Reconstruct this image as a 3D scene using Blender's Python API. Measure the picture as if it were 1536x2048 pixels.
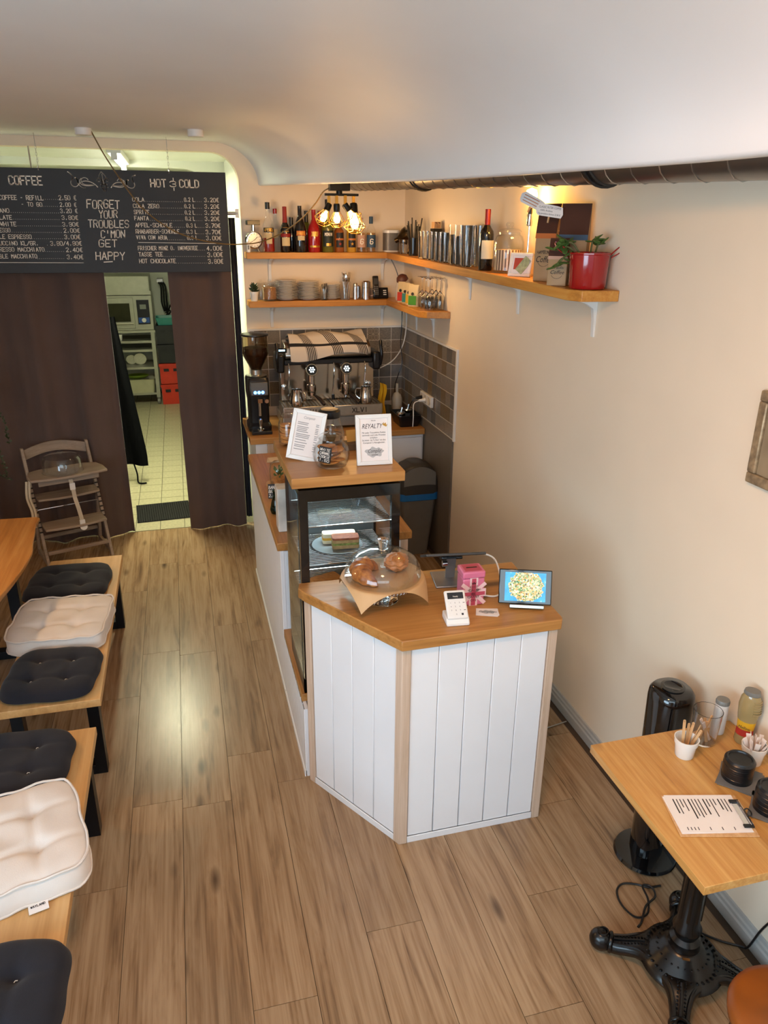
import bpy, math, random
from mathutils import Vector, Matrix, Euler
random.seed(7)
for o in list(bpy.data.objects): bpy.data.objects.remove(o, do_unlink=True)
S = bpy.context.scene
C = S.collection
PI = math.pi
R = math.radians

# ------------------------------------------------------------------ camera
cam_d = bpy.data.cameras.new('camera'); cam = bpy.data.objects.new('camera', cam_d); C.objects.link(cam)
_p, _y, _r = R(21.034), R(14.975), R(0.468)
_f = Vector((math.sin(_y)*math.cos(_p), math.cos(_y)*math.cos(_p), -math.sin(_p)))
_rt = Vector((math.cos(_y), -math.sin(_y), 0)); _up = _rt.cross(_f)
_r2 = _rt*math.cos(_r) + _up*math.sin(_r); _u2 = -_rt*math.sin(_r) + _up*math.cos(_r)
cam.matrix_world = Matrix(((_r2.x, _u2.x, -_f.x, 0.0), (_r2.y, _u2.y, -_f.y, 0.0), (_r2.z, _u2.z, -_f.z, 2.4), (0, 0, 0, 1)))
cam_d.sensor_fit = 'VERTICAL'; cam_d.sensor_height = 36.0; cam_d.lens = 1494.1/2048*36.0
cam_d.clip_start = 0.02; cam_d.clip_end = 60
S.camera = cam

# ------------------------------------------------------------------ world, lights, exposure
W = bpy.data.worlds.new('world'); S.world = W; W.use_nodes = True
W.node_tree.nodes['Background'].inputs[0].default_value = (0.75, 0.86, 1.0, 1)
W.node_tree.nodes['Background'].inputs[1].default_value = 0.6
S.view_settings.view_transform = 'Standard'; S.view_settings.look = 'None'
S.view_settings.gamma = 1.0; S.view_settings.use_curve_mapping = False
S.view_settings.exposure = 0.36
S.cycles.max_bounces = 9; S.cycles.diffuse_bounces = 3; S.cycles.glossy_bounces = 4; S.cycles.transmission_bounces = 9; S.cycles.transparent_max_bounces = 12; S.cycles.use_light_tree = False; S.cycles.use_adaptive_sampling = True; S.cycles.adaptive_threshold = 0.04; S.cycles.caustics_reflective = False

def area(name, loc, direction, sx, sy, power, col):
    d = bpy.data.lights.new(name, 'AREA'); d.shape = 'RECTANGLE'; d.size = sx; d.size_y = sy
    d.energy = power; d.color = col
    o = bpy.data.objects.new(name, d); C.objects.link(o); o.location = loc
    o.rotation_euler = Vector(direction).to_track_quat('-Z', 'Y').to_euler()
    return o
def point(name, loc, power, col, r=0.03):
    d = bpy.data.lights.new(name, 'POINT'); d.energy = power; d.color = col; d.shadow_soft_size = r
    o = bpy.data.objects.new(name, d); C.objects.link(o); o.location = loc
    return o
DAY = (0.80, 0.91, 1.0); WARM = (1.0, 0.56, 0.22); TUBE = (1.0, 1.0, 0.66)
# daylight in the side window of the left wall and in the front window, both behind the frame's edge
area('daylight_side_window', (-2.27, -0.36, 1.50), (1, 0.45, 0.20), 2.4, 1.3, 78, (0.56, 0.80, 1.0))
area('daylight_front_window', (-0.35, -1.68, 2.30), (0.22, 1, -0.30), 2.7, 1.0, 32, (0.68, 0.88, 1.0))
# warm ceiling downlight above the viewer
area('ceiling_lamp_light', (0.25, 0.95, 2.895), (0.25, 0.15, -1), 0.34, 0.34, 27, (1.0, 0.50, 0.20))
# the fluorescent tube of the kitchen
area('tube_light', (-0.37, 6.95, 2.82), (0, 0, -1), 0.14, 1.2, 62, TUBE)

# ------------------------------------------------------------------ materials
def lin(c):
    if isinstance(c, str): c = tuple(int(c[i:i+2], 16)/255 for i in (0, 2, 4))
    return tuple(((v/12.92) if v <= 0.04045 else ((v+0.055)/1.055)**2.4) for v in c)
MATS = {}
def _new(name):
    m = bpy.data.materials.new(name); m.use_nodes = True
    nt = m.node_tree; return m, nt, nt.nodes['Principled BSDF']
def _coords(nt, scale=(1, 1, 1), rnd=0.0, loc=(0, 0, 0)):
    tc = nt.nodes.new('ShaderNodeTexCoord'); mp = nt.nodes.new('ShaderNodeMapping')
    mp.inputs['Scale'].default_value = scale
    mp.inputs['Location'].default_value = loc
    nt.links.new(tc.outputs['Object'], mp.inputs['Vector'])
    if rnd:
        oi = nt.nodes.new('ShaderNodeObjectInfo'); mu = nt.nodes.new('ShaderNodeMath'); mu.operation = 'MULTIPLY'
        mu.inputs[1].default_value = rnd; nt.links.new(oi.outputs['Random'], mu.inputs[0])
        cb = nt.nodes.new('ShaderNodeCombineXYZ')
        for i in range(3): nt.links.new(mu.outputs[0], cb.inputs[i])
        nt.links.new(cb.outputs[0], mp.inputs['Location'])
    return mp.outputs['Vector']
def ramp(nt, fac, stops):
    r = nt.nodes.new('ShaderNodeValToRGB'); e = r.color_ramp.elements
    while len(e) < len(stops): e.new(0.5)
    for i, (p, c) in enumerate(stops):
        e[i].position = p; e[i].color = (*lin(c), 1)
    nt.links.new(fac, r.inputs[0]); return r.outputs[0]
def noise(nt, vec, scale, detail=2, rough=0.55, dist=0.0):
    n = nt.nodes.new('ShaderNodeTexNoise'); n.inputs['Scale'].default_value = scale
    n.inputs['Detail'].default_value = detail; n.inputs['Roughness'].default_value = rough
    n.inputs['Distortion'].default_value = dist
    nt.links.new(vec, n.inputs['Vector']); return n.outputs['Fac']
def bump(nt, bs, h, strength=0.2, dist=0.002):
    b = nt.nodes.new('ShaderNodeBump'); b.inputs['Strength'].default_value = strength; b.inputs['Distance'].default_value = dist
    nt.links.new(h, b.inputs['Height']); nt.links.new(b.outputs[0], bs.inputs['Normal'])
def mat(name, col, rough=0.5, metal=0.0, var=0.06, scale=12.0, bmp=0.0, spec=0.5, coat=0.0, sheen=0.0, bscale=None):
    if name in MATS: return MATS[name]
    m, nt, bs = _new(name)
    v = _coords(nt); f = noise(nt, v, scale)
    c = lin(col)
    def sh(k): return tuple(min(1, max(0, x*k)) for x in c)
    r = nt.nodes.new('ShaderNodeValToRGB'); r.color_ramp.elements[0].position = 0.3; r.color_ramp.elements[1].position = 0.7
    r.color_ramp.elements[0].color = (*sh(1-var), 1); r.color_ramp.elements[1].color = (*sh(1+var), 1)
    nt.links.new(f, r.inputs[0]); nt.links.new(r.outputs[0], bs.inputs['Base Color'])
    bs.inputs['Roughness'].default_value = rough; bs.inputs['Metallic'].default_value = metal
    bs.inputs['Specular IOR Level'].default_value = spec; bs.inputs['Coat Weight'].default_value = coat
    if sheen: bs.inputs['Sheen Weight'].default_value = sheen
    if bmp: bump(nt, bs, noise(nt, v, bscale or scale*6, 4), bmp)
    MATS[name] = m; return m
def wood(name, stops, axis='x', scale=1.0, rough=0.4, rnd=7.3, tone=0.18, knots=True, bmp=0.12, coat=0.0):
    if name in MATS: return MATS[name]
    m, nt, bs = _new(name)
    st = {'x': (1.2, 14, 14), 'y': (14, 1.2, 14), 'z': (14, 14, 1.2)}[axis]
    v = _coords(nt, tuple(s*scale for s in st), rnd)
    f1 = noise(nt, v, 1.6, 4, 0.62, 0.6)
    st2 = {'x': (0.8, 60, 60), 'y': (60, 0.8, 60), 'z': (60, 60, 0.8)}[axis]
    v2 = _coords(nt, tuple(s*scale for s in st2), rnd*0.7)
    f2 = noise(nt, v2, 1.5, 2, 0.6)
    mx = nt.nodes.new('ShaderNodeMath'); mx.operation = 'MULTIPLY_ADD'; mx.inputs[1].default_value = 0.35
    nt.links.new(f2, mx.inputs[0])
    ml = nt.nodes.new('ShaderNodeMath'); ml.operation = 'MULTIPLY'; ml.inputs[1].default_value = 0.70
    nt.links.new(f1, ml.inputs[0]); nt.links.new(ml.outputs[0], mx.inputs[2])
    col = ramp(nt, mx.outputs[0], stops)
    if knots:
        st3 = {'x': (1.6, 5, 5), 'y': (5, 1.6, 5), 'z': (5, 5, 1.6)}[axis]
        vk = _coords(nt, tuple(s*scale for s in st3), rnd*1.3)
        vo = nt.nodes.new('ShaderNodeTexVoronoi'); vo.inputs['Scale'].default_value = 1.1
        nt.links.new(vk, vo.inputs['Vector'])
        k = ramp(nt, vo.outputs['Distance'], [(0.04, '4a3524'), (0.16, 'ffffff')])
        mk = nt.nodes.new('ShaderNodeMix'); mk.data_type = 'RGBA'; mk.blend_type = 'MULTIPLY'; mk.inputs['Factor'].default_value = 0.8
        nt.links.new(col, mk.inputs['A']); nt.links.new(k, mk.inputs['B']); col = mk.outputs['Result']
    if tone:
        oi = nt.nodes.new('ShaderNodeObjectInfo'); hs = nt.nodes.new('ShaderNodeHueSaturation')
        mr = nt.nodes.new('ShaderNodeMapRange'); mr.inputs['To Min'].default_value = 1-tone; mr.inputs['To Max'].default_value = 1+tone
        nt.links.new(oi.outputs['Random'], mr.inputs['Value']); nt.links.new(mr.outputs[0], hs.inputs['Value'])
        nt.links.new(col, hs.inputs['Color']); col = hs.outputs[0]
    nt.links.new(col, bs.inputs['Base Color'])
    bs.inputs['Roughness'].default_value = rough; bs.inputs['Coat Weight'].default_value = coat
    if bmp: bump(nt, bs, mx.outputs[0], bmp, 0.003)
    MATS[name] = m; return m
def glass(name, col='ffffff', rough=0.0, ior=1.45, alpha=1.0):
    if name in MATS: return MATS[name]
    m, nt, bs = _new(name)
    v = _coords(nt); f = noise(nt, v, 9)
    mr = nt.nodes.new('ShaderNodeMapRange'); mr.inputs['To Min'].default_value = rough; mr.inputs['To Max'].default_value = rough+0.015
    nt.links.new(f, mr.inputs['Value']); nt.links.new(mr.outputs[0], bs.inputs['Roughness'])
    bs.inputs['Base Color'].default_value = (*lin(col), 1)
    bs.inputs['Transmission Weight'].default_value = 1.0; bs.inputs['IOR'].default_value = ior
    MATS[name] = m; return m
def thin(name, col='fdfefe', ior=1.45, gloss=1.0):
    # thin clear glass: see-through with a Fresnel gloss on top
    if name in MATS: return MATS[name]
    m = bpy.data.materials.new(name); m.use_nodes = True; nt = m.node_tree; nt.nodes.clear()
    out = nt.nodes.new('ShaderNodeOutputMaterial'); mx = nt.nodes.new('ShaderNodeMixShader'); tr = nt.nodes.new('ShaderNodeBsdfTransparent'); gl = nt.nodes.new('ShaderNodeBsdfGlossy'); fr = nt.nodes.new('ShaderNodeLayerWeight')
    tr.inputs['Color'].default_value = (*lin(col), 1); gl.inputs['Roughness'].default_value = 0.02; fr.inputs['Blend'].default_value = 0.5
    pw_ = nt.nodes.new('ShaderNodeMath'); pw_.operation = 'POWER'; pw_.inputs[1].default_value = 3.5; nt.links.new(fr.outputs['Facing'], pw_.inputs[0])
    ma_ = nt.nodes.new('ShaderNodeMath'); ma_.operation = 'MULTIPLY_ADD'; ma_.inputs[1].default_value = 0.75*gloss; ma_.inputs[2].default_value = 0.035; nt.links.new(pw_.outputs[0], ma_.inputs[0])
    f = noise(nt, _coords(nt), 9); mr = nt.nodes.new('ShaderNodeMapRange'); mr.inputs['To Min'].default_value = 0.005; mr.inputs['To Max'].default_value = 0.03
    nt.links.new(f, mr.inputs['Value']); nt.links.new(mr.outputs[0], gl.inputs['Roughness'])
    nt.links.new(ma_.outputs[0], mx.inputs[0]); nt.links.new(tr.outputs[0], mx.inputs[1]); nt.links.new(gl.outputs[0], mx.inputs[2]); nt.links.new(mx.outputs[0], out.inputs[0])
    MATS[name] = m; return m
def emit(name, col, strength, base='ffffff'):
    if name in MATS: return MATS[name]
    m, nt, bs = _new(name)
    bs.inputs['Base Color'].default_value = (*lin(base), 1)
    bs.inputs['Emission Color'].default_value = (*(lin(col) if isinstance(col, str) else col), 1)
    bs.inputs['Emission Strength'].default_value = strength
    MATS[name] = m; return m

wall_m = mat('wall_paint', 'ebdac2', 0.75, var=0.02, scale=3)
ceil_m = mat('ceiling_paint', 'e6e7e8', 0.55, var=0.02, scale=2)
kit_m = mat('kitchen_paint', 'e6e8dc', 0.6, var=0.02, scale=3)
floor_base = mat('floor_underlay', '4a3a2c', 0.8)
plank_m = wood('vinyl_plank', [(0.30, '664e38'), (0.46, '917354'), (0.6, 'a58868'), (0.8, 'b29675')], 'y', 1.1, 0.27, tone=0.07, rnd=9.1, bmp=0)
oak_c = wood('oak_counter', [(0.3, '8a5a2a'), (0.5, 'b07b40'), (0.75, 'c48f52')], 'x', 0.8, 0.38, tone=0.04)
oak_y = wood('oak_counter_long', [(0.3, '85562a'), (0.5, 'ab763c'), (0.75, 'c08b4e')], 'y', 0.8, 0.38, tone=0.04)
shelf_x = wood('shelf_pine', [(0.3, '9a6226'), (0.5, 'c08033'), (0.75, 'd09a4c')], 'x', 1.0, 0.45, tone=0.03)
shelf_y = wood('shelf_pine_long', [(0.3, '9a6226'), (0.5, 'c08033'), (0.75, 'd09a4c')], 'y', 1.0, 0.45, tone=0.03)
bench_m = wood('bench_birch', [(0.3, 'b98b52'), (0.55, 'd0a268'), (0.8, 'dcb580')], 'y', 0.7, 0.42, tone=0.04, knots=False)
live_m = wood('live_edge_oak', [(0.3, '95602a'), (0.5, 'b97e3e'), (0.75, 'cf9a58')], 'y', 0.7, 0.4, tone=0.02)
bistro_m = wood('bistro_oak', [(0.3, '8a5c2c'), (0.48, 'bf8845'), (0.7, 'd6a764')], 'y', 0.9, 0.4, tone=0.02)
post_m = wood('raw_pine', [(0.3, 'b59a80'), (0.55, 'c9b09a'), (0.8, 'd8c3b0')], 'z', 1.3, 0.6, tone=0.05, knots=False)
grey_wood = wood('greyed_beech', [(0.3, '7d6f60'), (0.55, '978676'), (0.8, 'a99a88')], 'x', 1.2, 0.5, tone=0.05, knots=False)
pale_wood = wood('pale_stick', [(0.3, 'b98a58'), (0.55, 'cfa271'), (0.8, 'dcb689')], 'z', 3, 0.6, tone=0.1, knots=False)
white_panel = mat('white_panel_paint', 'e8e9ec', 0.42, var=0.015, scale=5)
white_pl = mat('white_plastic', 'e8e6e2', 0.35, var=0.02)
white_cer = mat('white_ceramic', 'ebe6de', 0.18, var=0.02)
black_pl = mat('black_plastic', '141416', 0.3, var=0.1)
black_mt = mat('black_metal', '17171a', 0.35, 0.6, var=0.1)
black_gl = mat('black_gloss', '0b0b0d', 0.08, var=0.1, coat=0.5)
iron_m = mat('cast_iron_black', '080707', 0.26, 0.0, var=0.15, bmp=0.1)
steel = mat('steel_brushed', 'b9b6b0', 0.28, 1.0, var=0.05, scale=30)
chrome = mat('chrome', 'd8d8d8', 0.08, 1.0, var=0.02)
gold_m = mat('brass_wire', 'c79a4a', 0.25, 1.0)
zinc = mat('galvanised_duct', '7d7c7a', 0.32, 0.9, var=0.12, scale=5)
solid_glass = glass('solid_glass')
clear = thin('clear_glass')
pane = thin('glass_pane', 'fbfdfc', 1.4)
greyp = mat('grey_plastic', '77756f', 0.4, var=0.04)
darkgrey = mat('dark_grey_plastic', '3a3835', 0.45, var=0.05)
chalk = mat('chalk_white', 'f0e9dd', 0.8, var=0.05)
slate = mat('blackboard', '1d1c1d', 0.55, var=0.12, scale=6)
paper = mat('paper_white', 'ece4df', 0.8, var=0.02)
ink = mat('print_ink', '2a2628', 0.8, var=0.1)
greyink = mat('grey_ink', '8d8a8a', 0.8)
curtain_m = mat('curtain_cloth', '57453f', 0.9, var=0.07, scale=4, bmp=0.2, bscale=300, sheen=0.3)
navy_m = mat('navy_cushion_cloth', '12111a', 0.95, var=0.1, scale=20, bmp=0.3, bscale=350, sheen=0.08)
cream_m = mat('cream_cushion_cloth', 'd9cfc6', 0.9, var=0.04, scale=10, bmp=0.25, bscale=350, sheen=0.2)
red_en = mat('red_enamel', '9a1015', 0.15, var=0.05, coat=0.5)
leaf_m = mat('succulent_leaf', '4d6a32', 0.4, var=0.25, scale=20)
leaf_d = mat('dark_leaf', '2c3a20', 0.5, var=0.25, scale=20)
soil = mat('soil', '2d2018', 0.9, var=0.3, scale=60, bmp=0.5)

# ------------------------------------------------------------------ mesh helpers
class MB:
    def __init__(s, T=None): s.v = []; s.f = []; s.T = T
    def add(s, vs, fs, T=None):
        n = len(s.v); T = T or s.T
        s.v += [tuple(T @ Vector(p)) if T else tuple(p) for p in vs]
        s.f += [tuple(i+n for i in f) for f in fs]; return s
    def box(s, x0, x1, y0, y1, z0, z1, T=None):
        return s.add([(x0, y0, z0), (x1, y0, z0), (x1, y1, z0), (x0, y1, z0), (x0, y0, z1), (x1, y0, z1), (x1, y1, z1), (x0, y1, z1)],
                     [(0, 3, 2, 1), (4, 5, 6, 7), (0, 1, 5, 4), (1, 2, 6, 5), (2, 3, 7, 6), (3, 0, 4, 7)], T)
    def cbox(s, c, sz, T=None):
        return s.box(c[0]-sz[0]/2, c[0]+sz[0]/2, c[1]-sz[1]/2, c[1]+sz[1]/2, c[2]-sz[2]/2, c[2]+sz[2]/2, T)
    def prism(s, poly, z0, z1, T=None):
        n = len(poly)
        a = sum(poly[i][0]*poly[(i+1) % n][1]-poly[(i+1) % n][0]*poly[i][1] for i in range(n))
        if a < 0: poly = poly[::-1]
        vs = [(x, y, z0) for x, y in poly]+[(x, y, z1) for x, y in poly]
        fs = [tuple(range(n-1, -1, -1)), tuple(range(n, 2*n))]+[(i, (i+1) % n, n+(i+1) % n, n+i) for i in range(n)]
        return s.add(vs, fs, T)
    def lathe(s, prof, n=20, c=(0, 0, 0), T=None, a0=0.0):
        vs = []; fs = []; k = len(prof)
        for i in range(n):
            a = a0+2*PI*i/n
            for r, z in prof: vs.append((c[0]+r*math.cos(a), c[1]+r*math.sin(a), c[2]+z))
        for i in range(n):
            j = (i+1) % n
            for q in range(k-1):
                fs.append((i*k+q, j*k+q, j*k+q+1, i*k+q+1))
        if prof[0][0] > 1e-5: fs.append(tuple(i*k for i in range(n-1, -1, -1)))
        if prof[-1][0] > 1e-5: fs.append(tuple(i*k+k-1 for i in range(n)))
        return s.add(vs, fs, T)
    def cyl(s, p0, p1, r0, r1=None, n=12, T=None):
        return s.tube([p0, p1], [r0, r0 if r1 is None else r1], n, T)
    def tube(s, pts, r, n=8, T=None, closed=False):
        pts = [Vector(p) for p in pts]; m = len(pts)
        rs = r if isinstance(r, (list, tuple)) else [r]*m
        vs = []; fs = []; prev = None
        for i in range(m):
            if closed: t = pts[(i+1) % m]-pts[i-1]
            else: t = pts[min(i+1, m-1)]-pts[max(i-1, 0)]
            t.normalize() if t.length > 1e-9 else None
            if prev is None:
                u = t.orthogonal().normalized()
            else:
                u = prev-t*prev.dot(t)
                u = u.normalized() if u.length > 1e-6 else t.orthogonal().normalized()
            prev = u; w = t.cross(u)
            for k in range(n):
                a = 2*PI*k/n; vs.append(tuple(pts[i]+(u*math.cos(a)+w*math.sin(a))*rs[i]))
        for i in range(m if closed else m-1):
            j = (i+1) % m
            for k in range(n):
                l = (k+1) % n; fs.append((i*n+k, i*n+l, j*n+l, j*n+k))
        if not closed:
            fs.append(tuple(range(n-1, -1, -1))); fs.append(tuple((m-1)*n+k for k in range(n)))
        return s.add(vs, fs, T)
    def grid(s, fn, nu, nv, T=None, cu=False, cv=False):
        vs = [fn(i/(nu if cu else nu-1), j/(nv if cv else nv-1)) for i in range(nu) for j in range(nv)]
        fs = []
        for i in range(nu if cu else nu-1):
            for j in range(nv if cv else nv-1):
                a = (i+1) % nu; b = (j+1) % nv
                fs.append((i*nv+j, a*nv+j, a*nv+b, i*nv+b))
        return s.add(vs, fs, T)
    def ball(s, c, r, n=12, m=8, T=None, sc=(1, 1, 1)):
        vs = [(c[0], c[1], c[2]-r*sc[2])]; fs = []
        for j in range(1, m):
            p = -PI/2+PI*j/m
            for i in range(n):
                a = 2*PI*i/n
                vs.append((c[0]+r*sc[0]*math.cos(p)*math.cos(a), c[1]+r*sc[1]*math.cos(p)*math.sin(a), c[2]+r*sc[2]*math.sin(p)))
        vs.append((c[0], c[1], c[2]+r*sc[2])); L = len(vs)-1
        for i in range(n):
            j = (i+1) % n
            fs.append((0, 1+j, 1+i)); fs.append((L, L-n+i, L-n+j))
            for q in range(m-2): fs.append((1+q*n+i, 1+q*n+j, 1+(q+1)*n+j, 1+(q+1)*n+i))
        return s.add(vs, fs, T)
    def mesh(s, name, m=None, smooth=True, ang=38):
        me = bpy.data.meshes.new(name); me.from_pydata(s.v, [], s.f); me.update()
        if m: me.materials.append(m)
        if smooth:
            me.polygons.foreach_set('use_smooth', [True]*len(me.polygons)); me.set_sharp_from_angle(angle=R(ang))
        return me
    def build(s, name, m, parent=None, bevel=0.0, smooth=True, loc=None, rz=0.0, seg=2, ang=38):
        o = bpy.data.objects.new(name, s.mesh(name, m, smooth, ang)); C.objects.link(o)
        if parent: o.parent = parent
        if loc: o.location = loc
        if rz: o.rotation_euler.z = rz
        if bevel:
            b = o.modifiers.new('bevel', 'BEVEL'); b.width = bevel; b.segments = seg; b.limit_method = 'ANGLE'; b.angle_limit = R(40)
        return o
def tag(o, label, cat, group=None):
    o['label'] = label; o['category'] = cat
    if group: o['group'] = group
    return o
def thing(name, label, cat, loc=(0, 0, 0), rz=0.0, group=None, rot=None):
    o = bpy.data.objects.new(name, None); C.objects.link(o); o.location = loc; o.rotation_euler = rot or (0, 0, rz)
    o.empty_display_size = 0.05
    return tag(o, label, cat, group)
def struct(o): o['kind'] = 'structure'; return o
def lab(o, t): o['label'] = t; return o
def dup(root, loc, rz=0.0, label=None, group=None):
    r = root.copy(); C.objects.link(r); r.location = loc; r.rotation_euler = (0, 0, rz)
    if label: r['label'] = label
    if group: r['group'] = group
    for ch in list(root.children):
        c = ch.copy(); C.objects.link(c); c.parent = r
        for g in ch.children:
            d = g.copy(); C.objects.link(d); d.parent = c
    return r
def TR(loc=(0, 0, 0), rot=(0, 0, 0)): return Matrix.Translation(loc) @ Euler(rot).to_matrix().to_4x4()
ORD = ['topmost', 'second', 'third', 'fourth', 'fifth', 'sixth', 'seventh', 'eighth', 'ninth', 'tenth', 'eleventh', 'twelfth', 'thirteenth', 'fourteenth', 'fifteenth', 'sixteenth']
def bez(p, n=10):
    p = [Vector((*q, 0)) if len(q) == 2 else Vector(q) for q in p]; out = []
    for i in range(n+1):
        t = i/n; u = 1-t
        out.append(p[0]*u**3+p[1]*3*u*u*t+p[2]*3*u*t*t+p[3]*t**3)
    return out
def spline(pts, n=8):
    P = [Vector(p) for p in pts]; P = [P[0]*2-P[1]]+P+[P[-1]*2-P[-2]]; out = []
    for i in range(1, len(P)-2):
        for k in range(n):
            t = k/n; a, b, c, d = P[i-1:i+3]
            out.append(0.5*((2*b)+(c-a)*t+(2*a-5*b+4*c-d)*t*t+(3*b-a-3*c+d)*t**3))
    out.append(P[-2]); return out

# hand lettering: strokes on a 4 x 6 grid
GL = {
'A': '00 26 40|12 32', 'B': '00 06 26 35 34 23 03|23 42 41 30 00', 'C': '45 36 16 05 01 10 30 41', 'D': '00 06 26 45 41 20 00', 'E': '46 06 00 40|03 33',
'F': '46 06 00|03 33', 'G': '45 36 16 05 01 10 30 41 43 23', 'H': '00 06|40 46|03 43', 'I': '20 26', 'J': '46 41 30 10 01', 'K': '00 06|46 03 40', 'L': '06 00 40',
'M': '00 06 23 46 40', 'N': '00 06 40 46', 'O': '16 36 45 41 30 10 01 05 16', 'P': '00 06 36 45 44 33 03', 'Q': '16 36 45 41 30 10 01 05 16|22 40',
'R': '00 06 36 45 44 33 03|23 40', 'S': '45 36 16 05 04 13 33 42 41 30 10 01', 'T': '06 46|26 20', 'U': '06 01 10 30 41 46', 'V': '06 20 46', 'W': '06 10 24 30 46',
'X': '00 46|06 40', 'Y': '06 23 46|23 20', 'Z': '06 46 00 40', '0': '16 36 45 41 30 10 01 05 16', '1': '14 26 20', '2': '05 16 36 45 44 00 40', '3': '05 16 36 45 44 33 23|33 42 41 30 10 01',
'4': '30 36 02 42', '5': '46 06 03 33 42 41 30 10 01', '6': '45 36 16 05 01 10 30 41 42 33 03', '7': '06 46 10', '8': '13 04 05 16 36 45 44 33 13 02 01 10 30 41 42 33', '9': '01 10 30 41 45 36 16 05 04 13 43',
'€': '46 26 15 11 20 40|04 34|02 32', ',': '21 10', '.': '20 21', "'": '26 24', '/': '00 46', '-': '13 33', '&': '40 05 16 25 01 10 42', '!': '26 22|20 21', ':': '24 25|20 21'}
def ribbon(mb, pts, w, T, z=0.0):
    for i in range(len(pts)-1):
        a, b = Vector(pts[i][:2]), Vector(pts[i+1][:2]); d = b-a
        if d.length < 1e-7: continue
        d.normalize(); n = Vector((-d.y, d.x))*w/2; a = a-d*w*0.4; b = b+d*w*0.4
        mb.add([(*(a-n), z), (*(b-n), z), (*(b+n), z), (*(a+n), z)], [(0, 1, 2, 3)], T)
def strokes(mb, text, x, y, w, h, T, lw=None, slant=0.0, jit=0.0):
    n = len(text); adv = w/n; cw = adv*0.72; lw = lw or h*0.13
    for i, ch in enumerate(text):
        if ch not in GL: continue
        nar = 0.45 if ch in "I,.'!:" else 1.0
        jy = random.uniform(-jit, jit)*h; x0 = x+i*adv+(0 if nar == 1 else adv*0.15)
        for st in GL[ch].split('|'):
            p = [((int(q[0])/4*cw*nar)+x0+int(q[1])/6*h*slant, int(q[1])/6*h+y+jy) for q in st.split()]
            ribbon(mb, p, lw, T)
def text_mesh(mb, body, x, y, h, T, align='CENTER', maxw=None, shear=0.0):
    cu = bpy.data.curves.new('t', 'FONT'); cu.body = body; cu.size = h*1.38; cu.align_x = align; cu.resolution_u = 2; cu.shear = shear
    ob = bpy.data.objects.new('t', cu); me = bpy.data.meshes.new_from_object(ob)
    vs = [tuple(v.co) for v in me.vertices]; fs = [tuple(p.vertices) for p in me.polygons]
    k = 1.0
    if maxw and vs:
        ww = max(v[0] for v in vs)-min(v[0] for v in vs); k = min(1.0, maxw/ww)
    mb.add([(v[0]*k+x, v[1]+y, 0) for v in vs], fs, T)
    bpy.data.objects.remove(ob); bpy.data.curves.remove(cu); bpy.data.meshes.remove(me)
FRONT = Matrix(((1, 0, 0, 0), (0, 0, -1, 0), (0, 1, 0, 0), (0, 0, 0, 1)))    # text plane facing -Y
WFACE = Matrix(((0, 0, -1, 0), (-1, 0, 0, 0), (0, 1, 0, 0), (0, 0, 0, 1)))    # text plane facing -X
# ================================================================== THE SETTING
XW, YB, ZC = 1.785, 6.107, 2.95
floor = struct(MB().box(-2.3, XW, -1.7, 6.07, -0.06, -0.006).build('floor', floor_base))
PW = 0.2123
pm = {}
def plank(x0, y0, y1):
    L = round(y1-y0, 2)
    if L < 0.03: return
    if L not in pm: pm[L] = MB().box(0.001, PW-0.001, 0.001, L-0.001, -0.006, 0).mesh('plank', plank_m, smooth=False)
    o = bpy.data.objects.new('plank', pm[L]); C.objects.link(o); o.parent = floor; o.location = (x0, y0, 0)
fixed = {1: 2.73, 2: 3.03}
for k in range(-9, 10):
    x0 = -0.3863+PW*k
    if x0+PW > XW+0.15: break
    off = fixed.get(k, 1.5+((k*0.43) % 1.29)) % 1.29
    y = off-1.29*2
    while y < 6.07:
        a, b = max(y, -1.7), min(y+1.29, 6.07)
        if b > a: plank(x0, a, b)
        y += 1.29

ktile = mat('beige_floor_tile', 'b9b293', 0.35, var=0.14, scale=45)
kfloor = struct(MB().box(-1.7, 0.5, 6.07, 11.8, -0.05, -0.004).build('kitchen_floor', mat('floor_grout', '6e6a55', 0.8)))
tme = MB().box(0.003, 0.197, 0.003, 0.197, -0.005, 0.0).mesh('floor_tile', ktile, smooth=False)
for i in range(6):
    for j in range(28):
        o = bpy.data.objects.new('floor_tile', tme); C.objects.link(o); o.parent = kfloor; o.location = (-0.86+0.2*i-0.055, 6.08+0.2*j, 0)

# walls
struct(MB().box(XW, XW+0.15, -1.7, YB+0.15, -0.05, 3.05).build('wall_right', wall_m))
wall_right = bpy.data.objects['wall_right']
lw_ = MB(); lw_.box(-2.45, -2.3, -1.7, -1.62, -0.05, 3.05); lw_.box(-2.45, -2.3, 0.9, YB, -0.05, 3.05); lw_.box(-2.45, -2.3, -1.62, 0.9, -0.05, 0.9); lw_.box(-2.45, -2.3, -1.62, 0.9, 2.4, 3.05)
struct(lw_.build('wall_left', wall_m, smooth=False))
wl = MB()
for y in (-1.62, -0.4, 0.85): wl.box(-2.43, -2.39, y, y+0.05, 0.9, 2.4)
wl.box(-2.43, -2.39, -1.57, 0.85, 0.9, 0.95); wl.box(-2.43, -2.39, -1.57, 0.85, 2.36, 2.4)
struct(wl.build('window_3', white_pl, smooth=False))
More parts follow.
